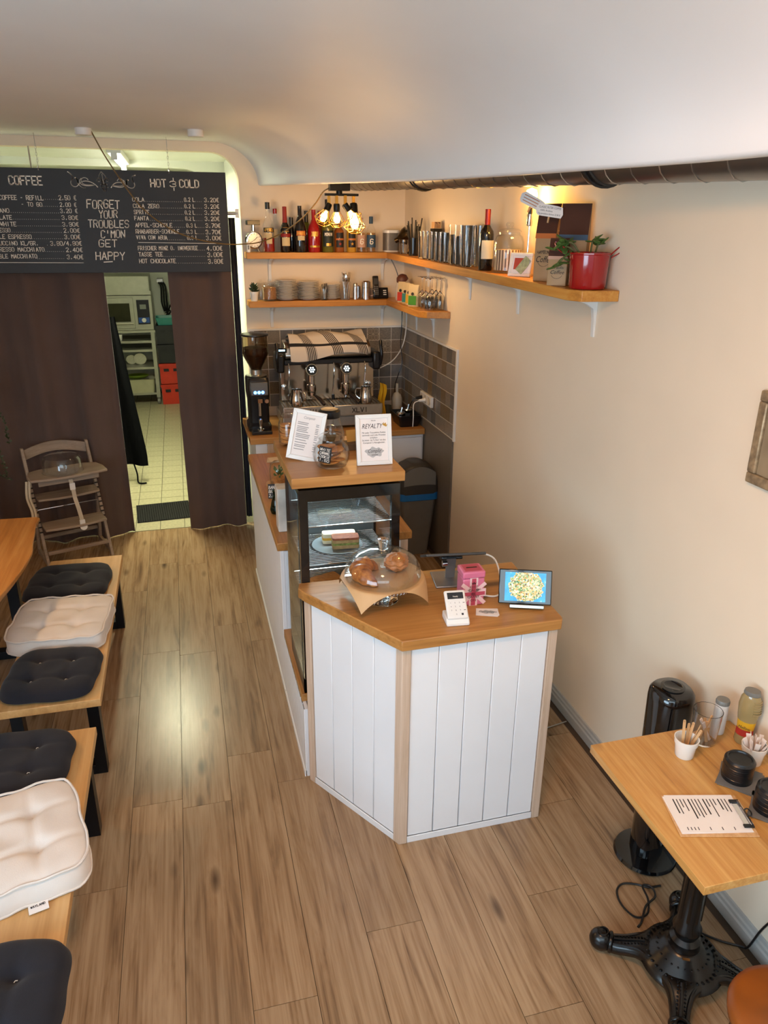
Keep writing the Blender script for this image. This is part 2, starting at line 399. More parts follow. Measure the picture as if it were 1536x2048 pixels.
# front wall with the large shop window
fw = MB()
fw.box(-2.45, XW+0.15, -1.85, -1.7, -0.05, 0.45); fw.box(-2.45, XW+0.15, -1.85, -1.7, 2.85, 3.05)
fw.box(-2.45, -1.9, -1.85, -1.7, 0.45, 2.85); fw.box(1.2, XW+0.15, -1.85, -1.7, 0.45, 2.85)
struct(fw.build('wall_front', wall_m, smooth=False))
wf = MB()
for x in (-1.9, -0.9, 0.14, 1.14): wf.box(x, x+0.06, -1.83, -1.77, 0.45, 2.85)
wf.box(-1.84, 1.2, -1.83, -1.77, 0.45, 0.51); wf.box(-1.84, 1.2, -1.83, -1.77, 2.79, 2.85)
struct(wf.build('window_1', white_pl, smooth=False))
# back wall with the arched kitchen opening (rounded upper right corner)
bw = MB(); ax, az, ar = 0.50, 2.885, 0.20
arc = [(ax-ar+ar*math.cos(a), az-ar+ar*math.sin(a)) for a in [PI/2*i/10 for i in range(11)]]
poly = [(ax, -0.05), (XW, -0.05), (XW, 3.05), (-2.45, 3.05), (-2.45, az)]+[(p[0], p[1]) for p in arc[::-1]]
TY = Matrix(((1, 0, 0, 0), (0, 0, -1, YB+0.12), (0, 1, 0, 0), (0, 0, 0, 1)))
def fanpoly(mb, poly, y0, y1):
    n = len(poly); a = sum(poly[i][0]*poly[(i+1) % n][1]-poly[(i+1) % n][0]*poly[i][1] for i in range(n))
    if a < 0: poly = poly[::-1]
    vs = [(x, y0, z) for x, z in poly]+[(x, y1, z) for x, z in poly]
    fs = [tuple(range(n)), tuple(range(2*n-1, n-1, -1))]+[((i+1) % n, i, n+i, n+(i+1) % n) for i in range(n)]
    mb.add(vs, fs); return mb
fanpoly(bw, poly, YB, YB+0.12)
wall_back = struct(bw.build('wall_back', wall_m, ang=30))
struct(MB().box(-1.85, -1.7, 6.23, 11.8, -0.05, 3.0).build('wall_kitchen_left', kit_m))
struct(MB().box(0.5, 0.65, 6.23, 11.8, -0.05, 3.0).build('wall_kitchen_right', kit_m))
struct(MB().box(-1.85, 0.65, 11.8, 11.95, -0.05, 3.0).build('wall_kitchen_back', kit_m))
struct(MB().box(-1.85, 0.65, 6.23, 11.95, 2.92, 3.0).build('ceiling_kitchen', kit_m))
# a second rounded rib inside the kitchen vault
rib = MB(); arc2 = [(0.36-0.24+0.24*math.cos(a), 2.62+0.24*math.sin(a)) for a in [PI/2*i/10 for i in range(11)]]
fanpoly(rib, [(0.36, 0), (0.5, 0), (0.5, 2.92), (-1.7, 2.92), (-1.7, 2.86)]+arc2[::-1], 7.6, 7.72)
struct(rib.build('wall_kitchen_rib', kit_m, ang=30))

# ceiling: flat on the left, sweeping down to a rounded lip on the right
LIP = [(-1.7, 1.47, 2.56), (0.0, 1.45, 2.56), (1.685, 1.40, 2.566), (2.35, 1.33, 2.572), (3.77, 1.20, 2.601), (4.9, 0.97, 2.632), (6.107, 0.643, 2.664)]
lipc = spline([(x, y, z) for y, x, z in LIP], 10)
cm = MB(); nv = 16
rows = []
for p in lipc:
    t = min(1, max(0, (p.y-0.5)/5.6)); a = 1.0*(1-t)+0.34*t; b = ZC-p.z-0.012
    row = [(-2.45, p.y, ZC), (p.x-a-0.25, p.y, ZC)]
    for k in range(nv+1):
        th = PI/2*(1-k/nv); row.append((p.x-a+a*math.cos(th), p.y, p.z+0.012+b*math.sin(th)))
    row += [(p.x+0.004, p.y, p.z+0.004), (p.x+0.016, p.y, p.z), (p.x+0.10, p.y, p.z+0.004), (p.x+0.125, p.y, p.z+0.02), (p.x+0.13, p.y, 2.90), (XW+0.05, p.y, 2.90), (XW+0.05, p.y, 3.06), (-2.45, p.y, 3.06)]
    rows.append(row)
nr = len(rows[0])
cm.add([q for r in rows for q in r], [(i*nr+j, (i+1)*nr+j, (i+1)*nr+(j+1) % nr, i*nr+(j+1) % nr) for i in range(len(rows)-1) for j in range(nr)])
ceil = struct(cm.build('ceiling', ceil_m, ang=50))

# baseboard, right wall
bb = MB(); prof = [(0, 0), (-0.018, 0), (-0.018, 0.045), (-0.013, 0.052), (-0.013, 0.066), (-0.008, 0.072), (-0.006, 0.085), (0, 0.088)]
bb.add([(XW+x, y, z) for y in (-1.7, 4.775) for x, z in prof], [tuple(range(7, -1, -1)), tuple(range(8, 16))]+[(i, (i+1) % 8, 8+(i+1) % 8, 8+i) for i in range(8)])
struct(bb.build('baseboard_right', mat('baseboard_grey', 'a9a8a4', 0.5), ang=20))
# brown-grey splash panel below the tiles and white edge trims
struct(MB().box(XW-0.014, XW, 4.79, YB, 0.0, 0.985).build('panel_right', mat('taupe_panel', '6f665b', 0.5, var=0.04), smooth=False))
tr = MB(); tr.box(XW-0.016, XW, 4.760, 4.776, 0.985, 1.622); tr.box(XW-0.016, XW, 4.776, YB, 1.608, 1.622)
struct(tr.build('trim_1', white_pl, smooth=False))
tr = MB(); tr.box(0.506, 0.52, YB-0.016, YB, 0.92, 1.622); tr.box(0.52, XW-0.016, YB-0.016, YB, 1.608, 1.622)
struct(tr.build('trim_2', white_pl, smooth=False))

# wall tiles
def tile_mat(name, kind, c1, c2):
    m, nt, bs = _new(name); bs.inputs['Roughness'].default_value = 0.28
    v = _coords(nt, (1, 1, 1), 0.0 if kind == 'ring' else 3.0)
    if kind == 'ring':
        sp = nt.nodes.new('ShaderNodeSeparateXYZ'); nt.links.new(v, sp.inputs[0])
        def M(op, a, b=None, bv=None):
            n = nt.nodes.new('ShaderNodeMath'); n.operation = op
            if isinstance(a, float): n.inputs[0].default_value = a
            else: nt.links.new(a, n.inputs[0])
            if b is not None: nt.links.new(b, n.inputs[1])
            elif bv is not None: n.inputs[1].default_value = bv
            return n.outputs[0]
        ds = []
        for q in (0, 2):
            d = M('MULTIPLY', sp.outputs[q], None, 1/0.05); d = M('FRACT', d); d = M('SUBTRACT', d, None, 0.5); ds.append(M('MULTIPLY', d, d))
        r = M('SQRT', M('ADD', ds[0], ds[1]))
        rr = nt.nodes.new('ShaderNodeValToRGB'); e = rr.color_ramp.elements; rr.color_ramp.interpolation = 'CONSTANT'
        for _ in range(4): e.new(0.5)
        for i, (p, c) in enumerate([(0, c2), (0.10, c1), (0.20, c2), (0.28, c1), (0.42, c2), (0.5, c1)]): e[i].position = p; e[i].color = (*lin(c), 1)
        nt.links.new(r, rr.inputs[0]); col = rr.outputs[0]
    elif kind == 'weave':
        n1 = noise(nt, _coords(nt, (60, 60, 900), 3.0), 1.0, 2); n2 = noise(nt, _coords(nt, (900, 900, 60), 3.0), 1.0, 2)
        ad = nt.nodes.new('ShaderNodeMath'); ad.operation = 'ADD'; nt.links.new(n1, ad.inputs[0]); nt.links.new(n2, ad.inputs[1])
        col = ramp(nt, ad.outputs[0], [(0.75, c1), (1.0, c1), (1.15, c2)]) if False else ramp(nt, n1, [(0.35, c1), (0.65, c2)])
    elif kind == 'speck':
        col = ramp(nt, noise(nt, v, 160, 3), [(0.40, c1), (0.62, c2)])
    else:
        col = ramp(nt, noise(nt, v, 20, 3), [(0.3, c1), (0.7, c2)])
    nt.links.new(col, bs.inputs['Base Color']); return m
TM = [tile_mat('tile_plain', 'plain', '6f6d6c', '7b7978'), tile_mat('tile_speckle', 'speck', '75675a', '8d8072'), tile_mat('tile_weave', 'weave', '5f5a54', '9a9083'),
      tile_mat('tile_brown', 'speck', '6a5a44', '7d6c52'), tile_mat('tile_rings', 'ring', 'a89d8e', '55504b'), tile_mat('tile_slate', 'plain', '5d5b59', '6a6866')]
ts = 0.1027
grout = mat('grout_white', 'd8d0c4', 0.8)
struct(MB().box(0.52, XW-0.004, YB-0.004, YB, 0.92, 1.608).build('trim_3', grout, smooth=False))
struct(MB().box(XW-0.004, XW, 4.776, YB-0.004, 0.985, 1.608).build('trim_4', grout, smooth=False))
meB = [MB().box(0.0026, ts-0.0026, -0.0065, -0.003, 0.0026, ts-0.0026).mesh('wall_tile', m, smooth=False) for m in TM]
meR = [MB().box(-0.0065, -0.003, 0.0026, ts-0.0026, 0.0026, ts-0.0026).mesh('wall_tile', m, smooth=False) for m in TM]
rng = random.Random(3)
rings = {(5, 0), (9, 0), (10, 1), (9, 2), (9, 4), (6, 3)}
for i in range(12):
    for j in range(6):
        o = bpy.data.objects.new('wall_tile', meB[4] if (i, j) in rings else meB[rng.choice([0, 1, 1, 2, 3, 5, 0])]); C.objects.link(o); o.parent = wall_back
        o.location = (0.522+ts*i+0.03, YB, 1.608-ts*(j+1))
for i in range(13):
    for j in range(6):
        o = bpy.data.objects.new('wall_tile', meR[rng.choice([0, 1, 2, 2, 3, 5, 2])]); C.objects.link(o); o.parent = wall_right
        o.location = (XW, 4.777+0.1022*i, 1.608-ts*(j+1))

# ventilation duct along the right wall
d = thing('ventilation_duct', 'galvanised spiral ventilation duct running below the ceiling along the right wall', 'duct')
p0, p1 = Vector((1.385, 6.10, 2.742)), Vector((1.68, 0.6, 2.585)); n = 330; Rr = 0.1
dv = (p1-p0)
q = dv.normalized(); u = q.cross(Vector((0, 0, 1))).normalized(); w = u.cross(q)
mb = MB(); mb.tube([p0, p1], Rr, 28); mb.build('pipe', zinc, d)
mb = MB(); pts = []; turns = 36
for i in range(turns*16+1):
    a = 2*PI*i/16; t = i/(turns*16); pts.append(p0+dv*t+(u*math.cos(a)+w*math.sin(a))*(Rr+0.001))
mb.tube(pts, 0.0028, 4); lab(mb.build('spiral_seam', mat('duct_seam', 'b0aca6', 0.3, 0.9), d), 'bright raised spiral seam')
for t in (0.27, 0.615, 0.9):
    c = p0+dv*t; mb = MB()
    mb.tube([c-q*0.03, c-q*0.028, c-q*0.006, c-q*0.005, c+q*0.005, c+q*0.006, c+q*0.028, c+q*0.03], [Rr+.003, Rr+.007, Rr+.007, Rr+.014, Rr+.014, Rr+.007, Rr+.007, Rr+.003], 28)
    lab(mb.build('coupling_ring', black_pl, d), 'dark coupling ring')
for t in (0.36, 0.56):
    c = p0+dv*t; mb = MB()
    for k in range(26):
        e = c+q*(k*0.013-0.16)+w*0.062-u*(-0.082)
        mb.cbox((e.x, e.y, e.z), (0.006, 0.006, 0.03))
    lab(mb.build('vent_grille', black_pl, d), 'row of dark grille slots')

# ================================================================== SHELVES
def bracket(mb, x, y, z, axis, L=0.15, H=0.17):
    # tapering arm and leg joined by a concave gusset
    pts = [(0.0, -H), (-0.008, -H), (-0.012, -H*0.55), (-0.02, -H*0.28), (-0.05, -0.028), (-L*0.6, -0.013), (-L, -0.008), (-L, 0.0), (0.0, 0.0)]
    hw2 = 0.011
    if axis == 'x': v = [(x+a, y+s, z+c) for s in (-hw2, hw2) for a, c in pts]
    else: v = [(x-s, y+a, z+c) for s in (-hw2, hw2) for a, c in pts]
    n = len(pts)
    mb.add(v, [tuple(range(n)), tuple(range(2*n-1, n-1, -1))]+[((i+1) % n, i, n+i, n+(i+1) % n) for i in range(n)])
def bracket_part(x, y, z, axis, par, **k):
    mb = MB(); bracket(mb, x, y, z, axis, **k); mb.build('bracket', white_pl, par, smooth=False)
SZ, SZ2 = 2.20, 1.848
s1 = thing('wall_shelf', 'thick pine shelf on the back wall carrying the liquor bottles', 'shelf', group='corner wall shelves')
MB().box(0.512, XW-0.002, YB-0.20, YB-0.002, SZ-0.045, SZ).build('board', shelf_x, s1, bevel=0.003)
for x in (0.70, 1.60): bracket_part(x, YB-0.001, SZ-0.045, 'y', s1)
s2 = thing('wall_shelf', 'lower pine shelf on the back wall carrying plates and cutlery', 'shelf', group='corner wall shelves')
MB().box(0.512, XW-0.002, YB-0.20, YB-0.002, SZ2-0.045, SZ2).build('board', shelf_x, s2, bevel=0.003)
for x in (0.70, 1.60): bracket_part(x, YB-0.001, SZ2-0.045, 'y', s2)
def sz(y): return 2.20-(5.9-y)*0.0165
s3 = thing('wall_shelf', 'long upper pine shelf on the right wall with glasses, coffee bags and red pot', 'shelf', group='corner wall shelves')
mb = MB(); pl = [(1.585, YB-0.201), (1.585, 2.97), (1.62, 2.90), (XW-0.002, 2.885), (XW-0.002, YB-0.201)]
n = len(pl)
mb.add([(x, y, sz(y)-0.045) for x, y in pl]+[(x, y, sz(y)) for x, y in pl], [tuple(range(n)), tuple(range(2*n-1, n-1, -1))]+[((i+1) % n, i, n+i, n+(i+1) % n) for i in range(n)])
mb.build('board', shelf_y, s3, bevel=0.003)
for y in (5.45, 4.60, 3.87, 3.06): bracket_part(XW-0.001, y, sz(y)-0.046, 'x', s3)
s4 = thing('wall_shelf', 'short lower pine shelf on the right wall with tea bags and wine glasses', 'shelf', group='corner wall shelves')
mb = MB().prism([(1.585, YB-0.201), (1.585, 5.07), (1.63, 5.0), (XW-0.002, 4.955), (XW-0.002, YB-0.201)], SZ2-0.045, SZ2)
mb.build('board', shelf_y, s4, bevel=0.003)
for y in (5.72, 5.30): bracket_part(XW-0.001, y, SZ2-0.046, 'x', s4)
# ================================================================== CURTAINS AND KITCHEN OPENING
def curtain(name, label, x0, x1, y, z0, z1, folds, amp, m=curtain_m, flare=0.0, lean=0.0, grp=None, seed=1):
    mb = MB(); rg = random.Random(seed); ph = [rg.uniform(0, 6.28) for _ in range(4)]
    L = x1-x0
    def pos(u, v, off):
        w = 0.55+0.45*(1-v)
        s = math.sin(2*PI*folds*u+ph[0]+0.6*math.sin(5*u+ph[1]))*amp*w+math.sin(2*PI*folds*2.3*u+ph[2])*amp*0.3*w
        return (x0+L*u+(u-0.5)*flare*(1-v), y+s+lean*(1-v)+off, z0+(z1-z0)*v+0.003*(1+math.sin(7*u+ph[3]))*(1-v))
    nu, nv2 = max(60, int(folds*14)), 14
    mb.grid(lambda u, v: pos(u, v, -0.003), nu, nv2); k = len(mb.v)
    mb.grid(lambda u, v: pos(u, v, 0.003), nu, nv2)
    mb.f = [f if max(f) < k else tuple(reversed(f)) for f in mb.f]
    mb.f = [tuple(reversed(f)) for f in mb.f]
    for i in range(nu-1):
        for j in (0, nv2-1): a, b = i*nv2+j, (i+1)*nv2+j; mb.f.append((a, b, b+k, a+k))
    for j in range(nv2-1):
        for i in (0, nu-1): a, b = i*nv2+j, i*nv2+j+1; mb.f.append((a, b, b+k, a+k))
    o = mb.build(name, m, ang=80); return tag(o, label, 'curtain', grp)
curtain('curtain', 'wide brown curtain on the left of the kitchen doorway, behind the high chair', -2.25, -0.515, 6.02, 0.004, 2.45, 5.2, 0.05, seed=4, grp='doorway curtains')
curtain('curtain', 'narrow brown curtain on the right of the kitchen doorway, beside the bright floor', -0.065, 0.40, 6.03, 0.004, 2.45, 1.4, 0.03, seed=9, grp='doorway curtains')
curtain('curtain', 'dark navy bunched curtain strip between brown curtain and coffee counter', 0.405, 0.452, 6.075, 0.05, 2.44, 2.0, 0.010, mat('navy_curtain', '25252e', 0.9), seed=2, grp='doorway curtains')
cr = thing('curtain_rail', 'thin rail above the kitchen doorway behind the menu board', 'rail')
MB().tube([(-2.28, 6.04, 2.47), (0.475, 6.04, 2.47)], 0.012, 10).build('rod', steel, cr)
for x in (-2.1, -0.9, 0.47):
    MB().box(x-0.012, x+0.012, 6.03, 6.106, 2.44, 2.50).build('holder', white_pl, cr) if x > 0.42 else MB().tube([(x, 6.04, 2.475), (x, 6.04, 2.88)], 0.006, 6).build('holder', steel, cr)
# ================================================================== COUNTERS
def offset_T(p, q):   # local x along p->q, y = inward normal, origin p
    d = Vector((q[0]-p[0], q[1]-p[1], 0)); L = d.length; d.normalize()
    n = Vector((-d.y, d.x, 0))
    return Matrix(((d.x, n.x, 0, p[0]), (d.y, n.y, 0, p[1]), (0, 0, 1, 0), (0, 0, 0, 1))), L
lc = thing('sales_counter', 'white panelled sales counter with angled front and pine corner posts', 'counter')
Lp, Fp, Rp, Bp = (0.398, 2.775), (0.690, 2.296), (1.322, 2.298), (1.335, 2.80)
def panelled(p, q, nb, par, ends=(0.035, 0.035)):
    T, L = offset_T(p, q); a, b = ends[0], L-ends[1]; w = (b-a)/nb
    for i in range(nb):
        MB(T).box(a+w*i+0.001, a+w*(i+1)-0.001, 0.008, 0.022, 0.03, 0.935).build('panel_board', white_panel, par, bevel=0.0025, seg=1)
    MB(T).box(a, b, 0.002, 0.0075, 0.0, 0.03).build('skirting', white_panel, par, bevel=0.001, seg=1)
    MB(T).box(a, b, 0.0225, 0.036, 0.0, 0.93).build('backing', white_panel, par)
panelled(Lp, Fp, 4, lc); panelled(Fp, Rp, 5, lc)
T, L = offset_T(Rp, Bp); MB(T).box(0.035, L, 0.008, 0.026, 0.0, 0.935).build('side_panel', white_panel, lc)
for (p, q, e) in ((Lp, Fp, 0), (Lp, Fp, 1), (Fp, Rp, 1)):
    T, L = offset_T(p, q); x0 = 0 if e == 0 else L-0.034
    if e == 0 or p == Fp: MB(T).box(x0, x0+0.034, 0.0, 0.034, 0, 0.935).build('corner_post', post_m, lc, bevel=0.002)
# the front corner post follows both faces
T1, L1 = offset_T(Lp, Fp); T2, L2 = offset_T(Fp, Rp)
pa = T1 @ Vector((L1-0.034, 0, 0)); pb = T2 @ Vector((0.034, 0, 0)); pc = T1 @ Vector((L1-0.034, 0.03, 0)); pd = T2 @ Vector((0.034, 0.03, 0))
MB().prism([(pa.x, pa.y), (Fp[0], Fp[1]), (pb.x, pb.y), (pd.x, pd.y), (pc.x, pc.y)], 0, 0.935).build('corner_post', post_m, lc, bevel=0.002)
ct = MB().prism([(0.378, 2.792), (0.398, 2.745), (0.682, 2.276), (1.328, 2.283), (1.338, 2.30), (1.357, 2.825), (0.39, 2.84)], 0.936, 0.980).build('counter_top', oak_c, bevel=0.004)
tag(ct, 'angled oak worktop carrying cake stand, card reader and tablet', 'worktop')

bk = thing('service_counter', 'long counter with white beadboard side along the aisle', 'counter')
mb = MB()
def bead(mb, y0, y1, z1, X=0.385):
    w = 0.047; n = int(round((y1-y0)/w)); w = (y1-y0)/n
    for i in range(n):
        a, b = y0+w*i, y0+w*(i+1)
        mb.add([(X, a+0.004, 0.03), (X, b-0.004, 0.03), (X, b-0.004, z1), (X, a+0.004, z1), (X+0.004, a, 0.03), (X+0.004, b, 0.03), (X+0.004, b, z1), (X+0.004, a, z1)],
               [(0, 3, 2, 1), (1, 2, 6, 5), (3, 0, 4, 7), (4, 5, 6, 7)])
    mb.box(X+0.0045, X+0.02, y0, y1, 0.0, z1)
bead(mb, 3.47, 5.06, 0.855); mb.build('beadboard_panel', white_panel, bk, smooth=False)
MB().box(0.379, 0.3845, 3.47, 5.06, 0.0, 0.03).build('skirting', white_panel, bk)
MB().box(0.406, 1.06, 3.49, 5.05, 0.0, 0.853).build('carcass', white_panel, bk)
MB().box(0.406, 1.02, 3.470, 3.489, 0.0, 0.853).build('end_panel', white_panel, bk)
MB().box(1.021, 1.06, 3.470, 3.489, 0.0, 0.853).build('end_post', post_m, bk)
plth = thing('fridge_plinth', 'low white plinth with oak ledge carrying the display fridge', 'plinth')
MB().box(0.386, 0.86, 2.86, 3.465, 0.371, 0.408).build('ledge', oak_y, plth, bevel=0.002)
mb = MB(); bead(mb, 2.80, 3.465, 0.37); mb.build('beadboard_panel', white_panel, plth, smooth=False)
MB().box(0.379, 0.3845, 2.80, 3.465, 0.0, 0.03).build('skirting', white_panel, plth)
MB().box(0.406, 0.84, 2.88, 3.465, 0.0, 0.37).build('carcass', white_panel, plth)
o = MB().box(0.372, 1.082, 3.466, 5.075, 0.856, 0.900).build('counter_top', oak_y, bevel=0.004)
tag(o, 'long oak worktop along the aisle with napkins and wooden block', 'worktop')

# display fridge
fr = thing('display_fridge', 'black framed glass display fridge lit inside, under an oak slab', 'fridge', (0.615, 3.065, 0.408))
fx, fy, fz = 0.214, 0.195, 0.985
mb = MB()
for sx in (-1, 1):
    mb.box(sx*fx-0.012*(sx > 0), sx*fx+0.012*(sx < 0), -fy, -fy+0.012, 0, fz); mb.box(sx*fx-0.012*(sx > 0), sx*fx+0.012*(sx < 0), fy-0.012, fy, 0, fz)
mb.build('side_frame', black_mt, fr, smooth=False)
MB().box(-fx, fx, -fy, fy, 0, 0.10).build('base_unit', black_pl, fr)
MB().box(-fx, fx, -fy, fy, fz-0.03, fz).build('top_panel', black_pl, fr)
df = MB(); df.box(-fx, -fx+0.036, -fy-0.03, -fy-0.004, 0.09, fz); df.box(fx-0.036, fx, -fy-0.03, -fy-0.004, 0.09, fz)
df.box(-fx+0.036, fx-0.036, -fy-0.03, -fy-0.004, 0.09, 0.125); df.box(-fx+0.036, fx-0.036, -fy-0.03, -fy-0.004, fz-0.05, fz)
door = df.build('door', black_gl, fr, smooth=False)
MB().box(-fx+0.036, fx-0.036, -fy-0.018, -fy-0.014, 0.125, fz-0.05).build('door_pane', pane, door, smooth=False)
for sx in (-1, 1): MB().box(sx*fx-0.004, sx*fx+0.0, -fy+0.013, fy-0.013, 0.101, fz-0.031).build('side_pane', pane, fr, smooth=False)
MB().box(-fx+0.012, fx-0.012, fy-0.01, fy-0.004, 0.101, fz-0.031).build('back_pane', mat('fridge_back', '4a5458', 0.25, var=0.03), fr, smooth=False)
for z in (0.44, 0.62, 0.80):
    mb = MB(); w2, d2 = fx-0.02, fy-0.025
    mb.tube([(-w2, -d2, z), (w2, -d2, z), (w2, d2, z), (-w2, d2, z)], 0.003, 6, closed=True)
    for k in range(21):
        y = -d2+2*d2*(k+0.5)/21; mb.tube([(-w2, y, z+0.002), (w2, y, z+0.002)], 0.0021, 5)
    for x in (-w2*0.55, 0, w2*0.55): mb.tube([(x, -d2, z-0.001), (x, d2, z-0.001)], 0.002, 5)
    lab(mb.build('wire_rack', chrome, fr), 'chrome wire rack')
lab(MB().box(-fx+0.03, fx-0.03, fy-0.035, fy-0.015, fz-0.045, fz-0.032).build('light_strip', emit('fridge_led', (0.75, 0.95, 1.0), 12), fr), 'glowing white light strip')
l = area('fridge_light', (0, 0.1, fz-0.05), (0, -0.25, -1), 0.34, 0.03, 2.6, (0.78, 0.95, 1.0)); l.parent = fr
sl = MB().box(0.372, 0.846, 2.825, 3.42, 1.406, 1.450).build('oak_slab', oak_c, bevel=0.003)
tag(sl, 'raised oak slab on the fridge carrying framed menu and biscuit jar', 'worktop')

# coffee counter along the back wall
cc = thing('coffee_cabinet', 'white cabinet under the espresso machine along the tiled back wall', 'cabinet', (0, 0, 0))
MB().box(0.46, 1.765, 5.43, 6.09, 0.0, 0.872).build('carcass', white_panel, cc)
o = MB().box(1.16, 1.75, 5.41, 5.429, 0.08, 0.85).build('door', white_panel, cc, bevel=0.002)
MB().cyl((1.20, 5.395, 0.70), (1.20, 5.41, 0.70), 0.012).build('knob', chrome, o)
o = MB().box(0.60, 1.15, 5.41, 5.429, 0.08, 0.85).build('appliance_front', steel, cc, bevel=0.002)
mb = MB()
for k in range(5): mb.box(0.62, 1.13, 5.402, 5.4095, 0.60+k*0.045, 0.615+k*0.045)
mb.build('slot', black_pl, o)
MB().box(0.545, 0.595, 5.405, 5.429, 0.0, 0.87).build('end_post', post_m, cc)
o = MB().box(0.42, 1.768, 5.395, 6.092, 0.874, 0.920).build('coffee_worktop', oak_c, bevel=0.003)
tag(o, 'oak worktop against the tiled wall under grinder and espresso machine', 'worktop')

# waste bin
bn = thing('waste_bin', 'grey swing-top waste bin with blue liner beside the fridge', 'bin', (1.625, 5.17, 0))
def rrect(w, d, r, n=5):
    out = []
    for cx, cy, a0 in ((w/2-r, d/2-r, 0), (-w/2+r, d/2-r, 90), (-w/2+r, -d/2+r, 180), (w/2-r, -d/2+r, 270)):
        for i in range(n+1):
            a = R(a0+90*i/n); out.append((cx+r*math.cos(a), cy+r*math.sin(a)))
    return out
def loft(mb, secs, T=None, cap=True):
    n = len(secs[0][0]); vs = []; fs = []
    for poly, z in secs: vs += [(x, y, z) if not callable(z) else (x, y, z(x, y)) for x, y in poly]
    for i in range(len(secs)-1):
        for j in range(n): k = (j+1) % n; fs.append((i*n+j, i*n+k, (i+1)*n+k, (i+1)*n+j))
    if cap: fs.append(tuple(range(n-1, -1, -1))); fs.append(tuple(range((len(secs)-1)*n, len(secs)*n)))
    return mb.add(vs, fs, T)
loft(MB(), [(rrect(0.19, 0.17, 0.03), 0), (rrect(0.285, 0.235, 0.035), 0.47), (rrect(0.29, 0.24, 0.035), 0.475)]).build('body', greyp, bn)
loft(MB(), [(rrect(0.292, 0.242, 0.035), 0.455), (rrect(0.305, 0.252, 0.035), 0.46), (rrect(0.305, 0.252, 0.035), 0.515)]).build('liner', mat('blue_liner', '1f6fb5', 0.35, var=0.1, bmp=0.4), bn)
loft(MB(), [(rrect(0.302, 0.25, 0.04), 0.50), (rrect(0.31, 0.258, 0.04), 0.53), (rrect(0.30, 0.252, 0.04), 0.60), (rrect(0.275, 0.245, 0.05), 0.66), (rrect(0.22, 0.24, 0.06), 0.705), (rrect(0.12, 0.22, 0.055), 0.728)]).build('lid', darkgrey, bn, ang=60)
def flapf(u, v):
    x = -0.13+0.26*u; z = 0.725-1.5*x*x*3.6*0.55; y = -0.126+0.0-0.004
    return (x*0.95, y+0.02*0, z-0.14*v*(1-(2*u-1)**2*0.3))
MB().grid(flapf, 16, 6).build('flap', greyp, bn)

# ================================================================== LEFT: LIVE EDGE TABLE, BENCHES, CUSHIONS
lt = thing('dining_table', 'oak dining table with wavy live edge at the left border', 'table')
edge = [(-0.945, 4.56), (-0.915, 4.535), (-0.922, 4.44), (-0.905, 4.30), (-0.892, 4.15), (-0.874, 4.0), (-0.884, 3.85), (-0.905, 3.68), (-0.935, 3.49), (-0.95, 3.3), (-0.93, 3.1), (-0.95, 2.9), (-0.93, 2.75)]
es = [(p.x, p.y) for p in spline([(x, y, 0) for x, y in edge], 5)]
back = [(-1.72, 2.75), (-1.74, 3.2), (-1.70, 3.7), (-1.73, 4.2), (-1.71, 4.60)]
mb = MB(); top = es+back; low = [(x-0.022*(1 if i < len(es) else -1), y) for i, (x, y) in enumerate(top)]
loft(mb, [(low[::-1], 0.70), (top[::-1], 0.738), (top[::-1], 0.75)]); mb.build('top', live_m, lt, bevel=0.003)
for y in (4.25, 3.02):
    mb = MB(); mb.box(-1.62, -1.54, y-0.03, y+0.03, 0.0, 0.699); mb.box(-1.09, -1.03, y-0.03, y+0.03, 0.0, 0.699); mb.box(-1.54, -1.09, y-0.03, y+0.03, 0.0, 0.05); mb.box(-1.54, -1.09, y-0.03, y+0.03, 0.65, 0.699)
    mb.build('leg_frame', black_mt, lt, bevel=0.002)
def bench(label, y0, y1, xl=-0.90, xr=-0.482):
    b = thing('bench', label, 'bench', ((xl+xr)/2, (y0+y1)/2, 0), group='wooden benches in the aisle'); w = (xr-xl)/2; l = (y1-y0)/2
    MB().box(-w, w, -l, l, 0.413, 0.450).build('seat_board', bench_m, b, bevel=0.002)
    for s in (-1, 1):
        c = s*(l-0.10); mb = MB()
        mb.box(-w+0.025, -w+0.075, c-0.03, c+0.03, 0.0, 0.412); mb.box(w-0.075, w-0.025, c-0.03, c+0.03, 0.0, 0.412)
        mb.box(-w+0.075, w-0.075, c-0.03, c+0.03, 0.0, 0.05); mb.box(-w+0.075, w-0.075, c-0.03, c+0.03, 0.39, 0.412)
        mb.build('leg_frame', black_mt, b, bevel=0.0015)
    return b
bench('birch topped bench with black steel legs beside the live edge table', 2.985, 4.565)
bench('birch topped bench nearest the camera with black steel legs', 1.05, 2.785)
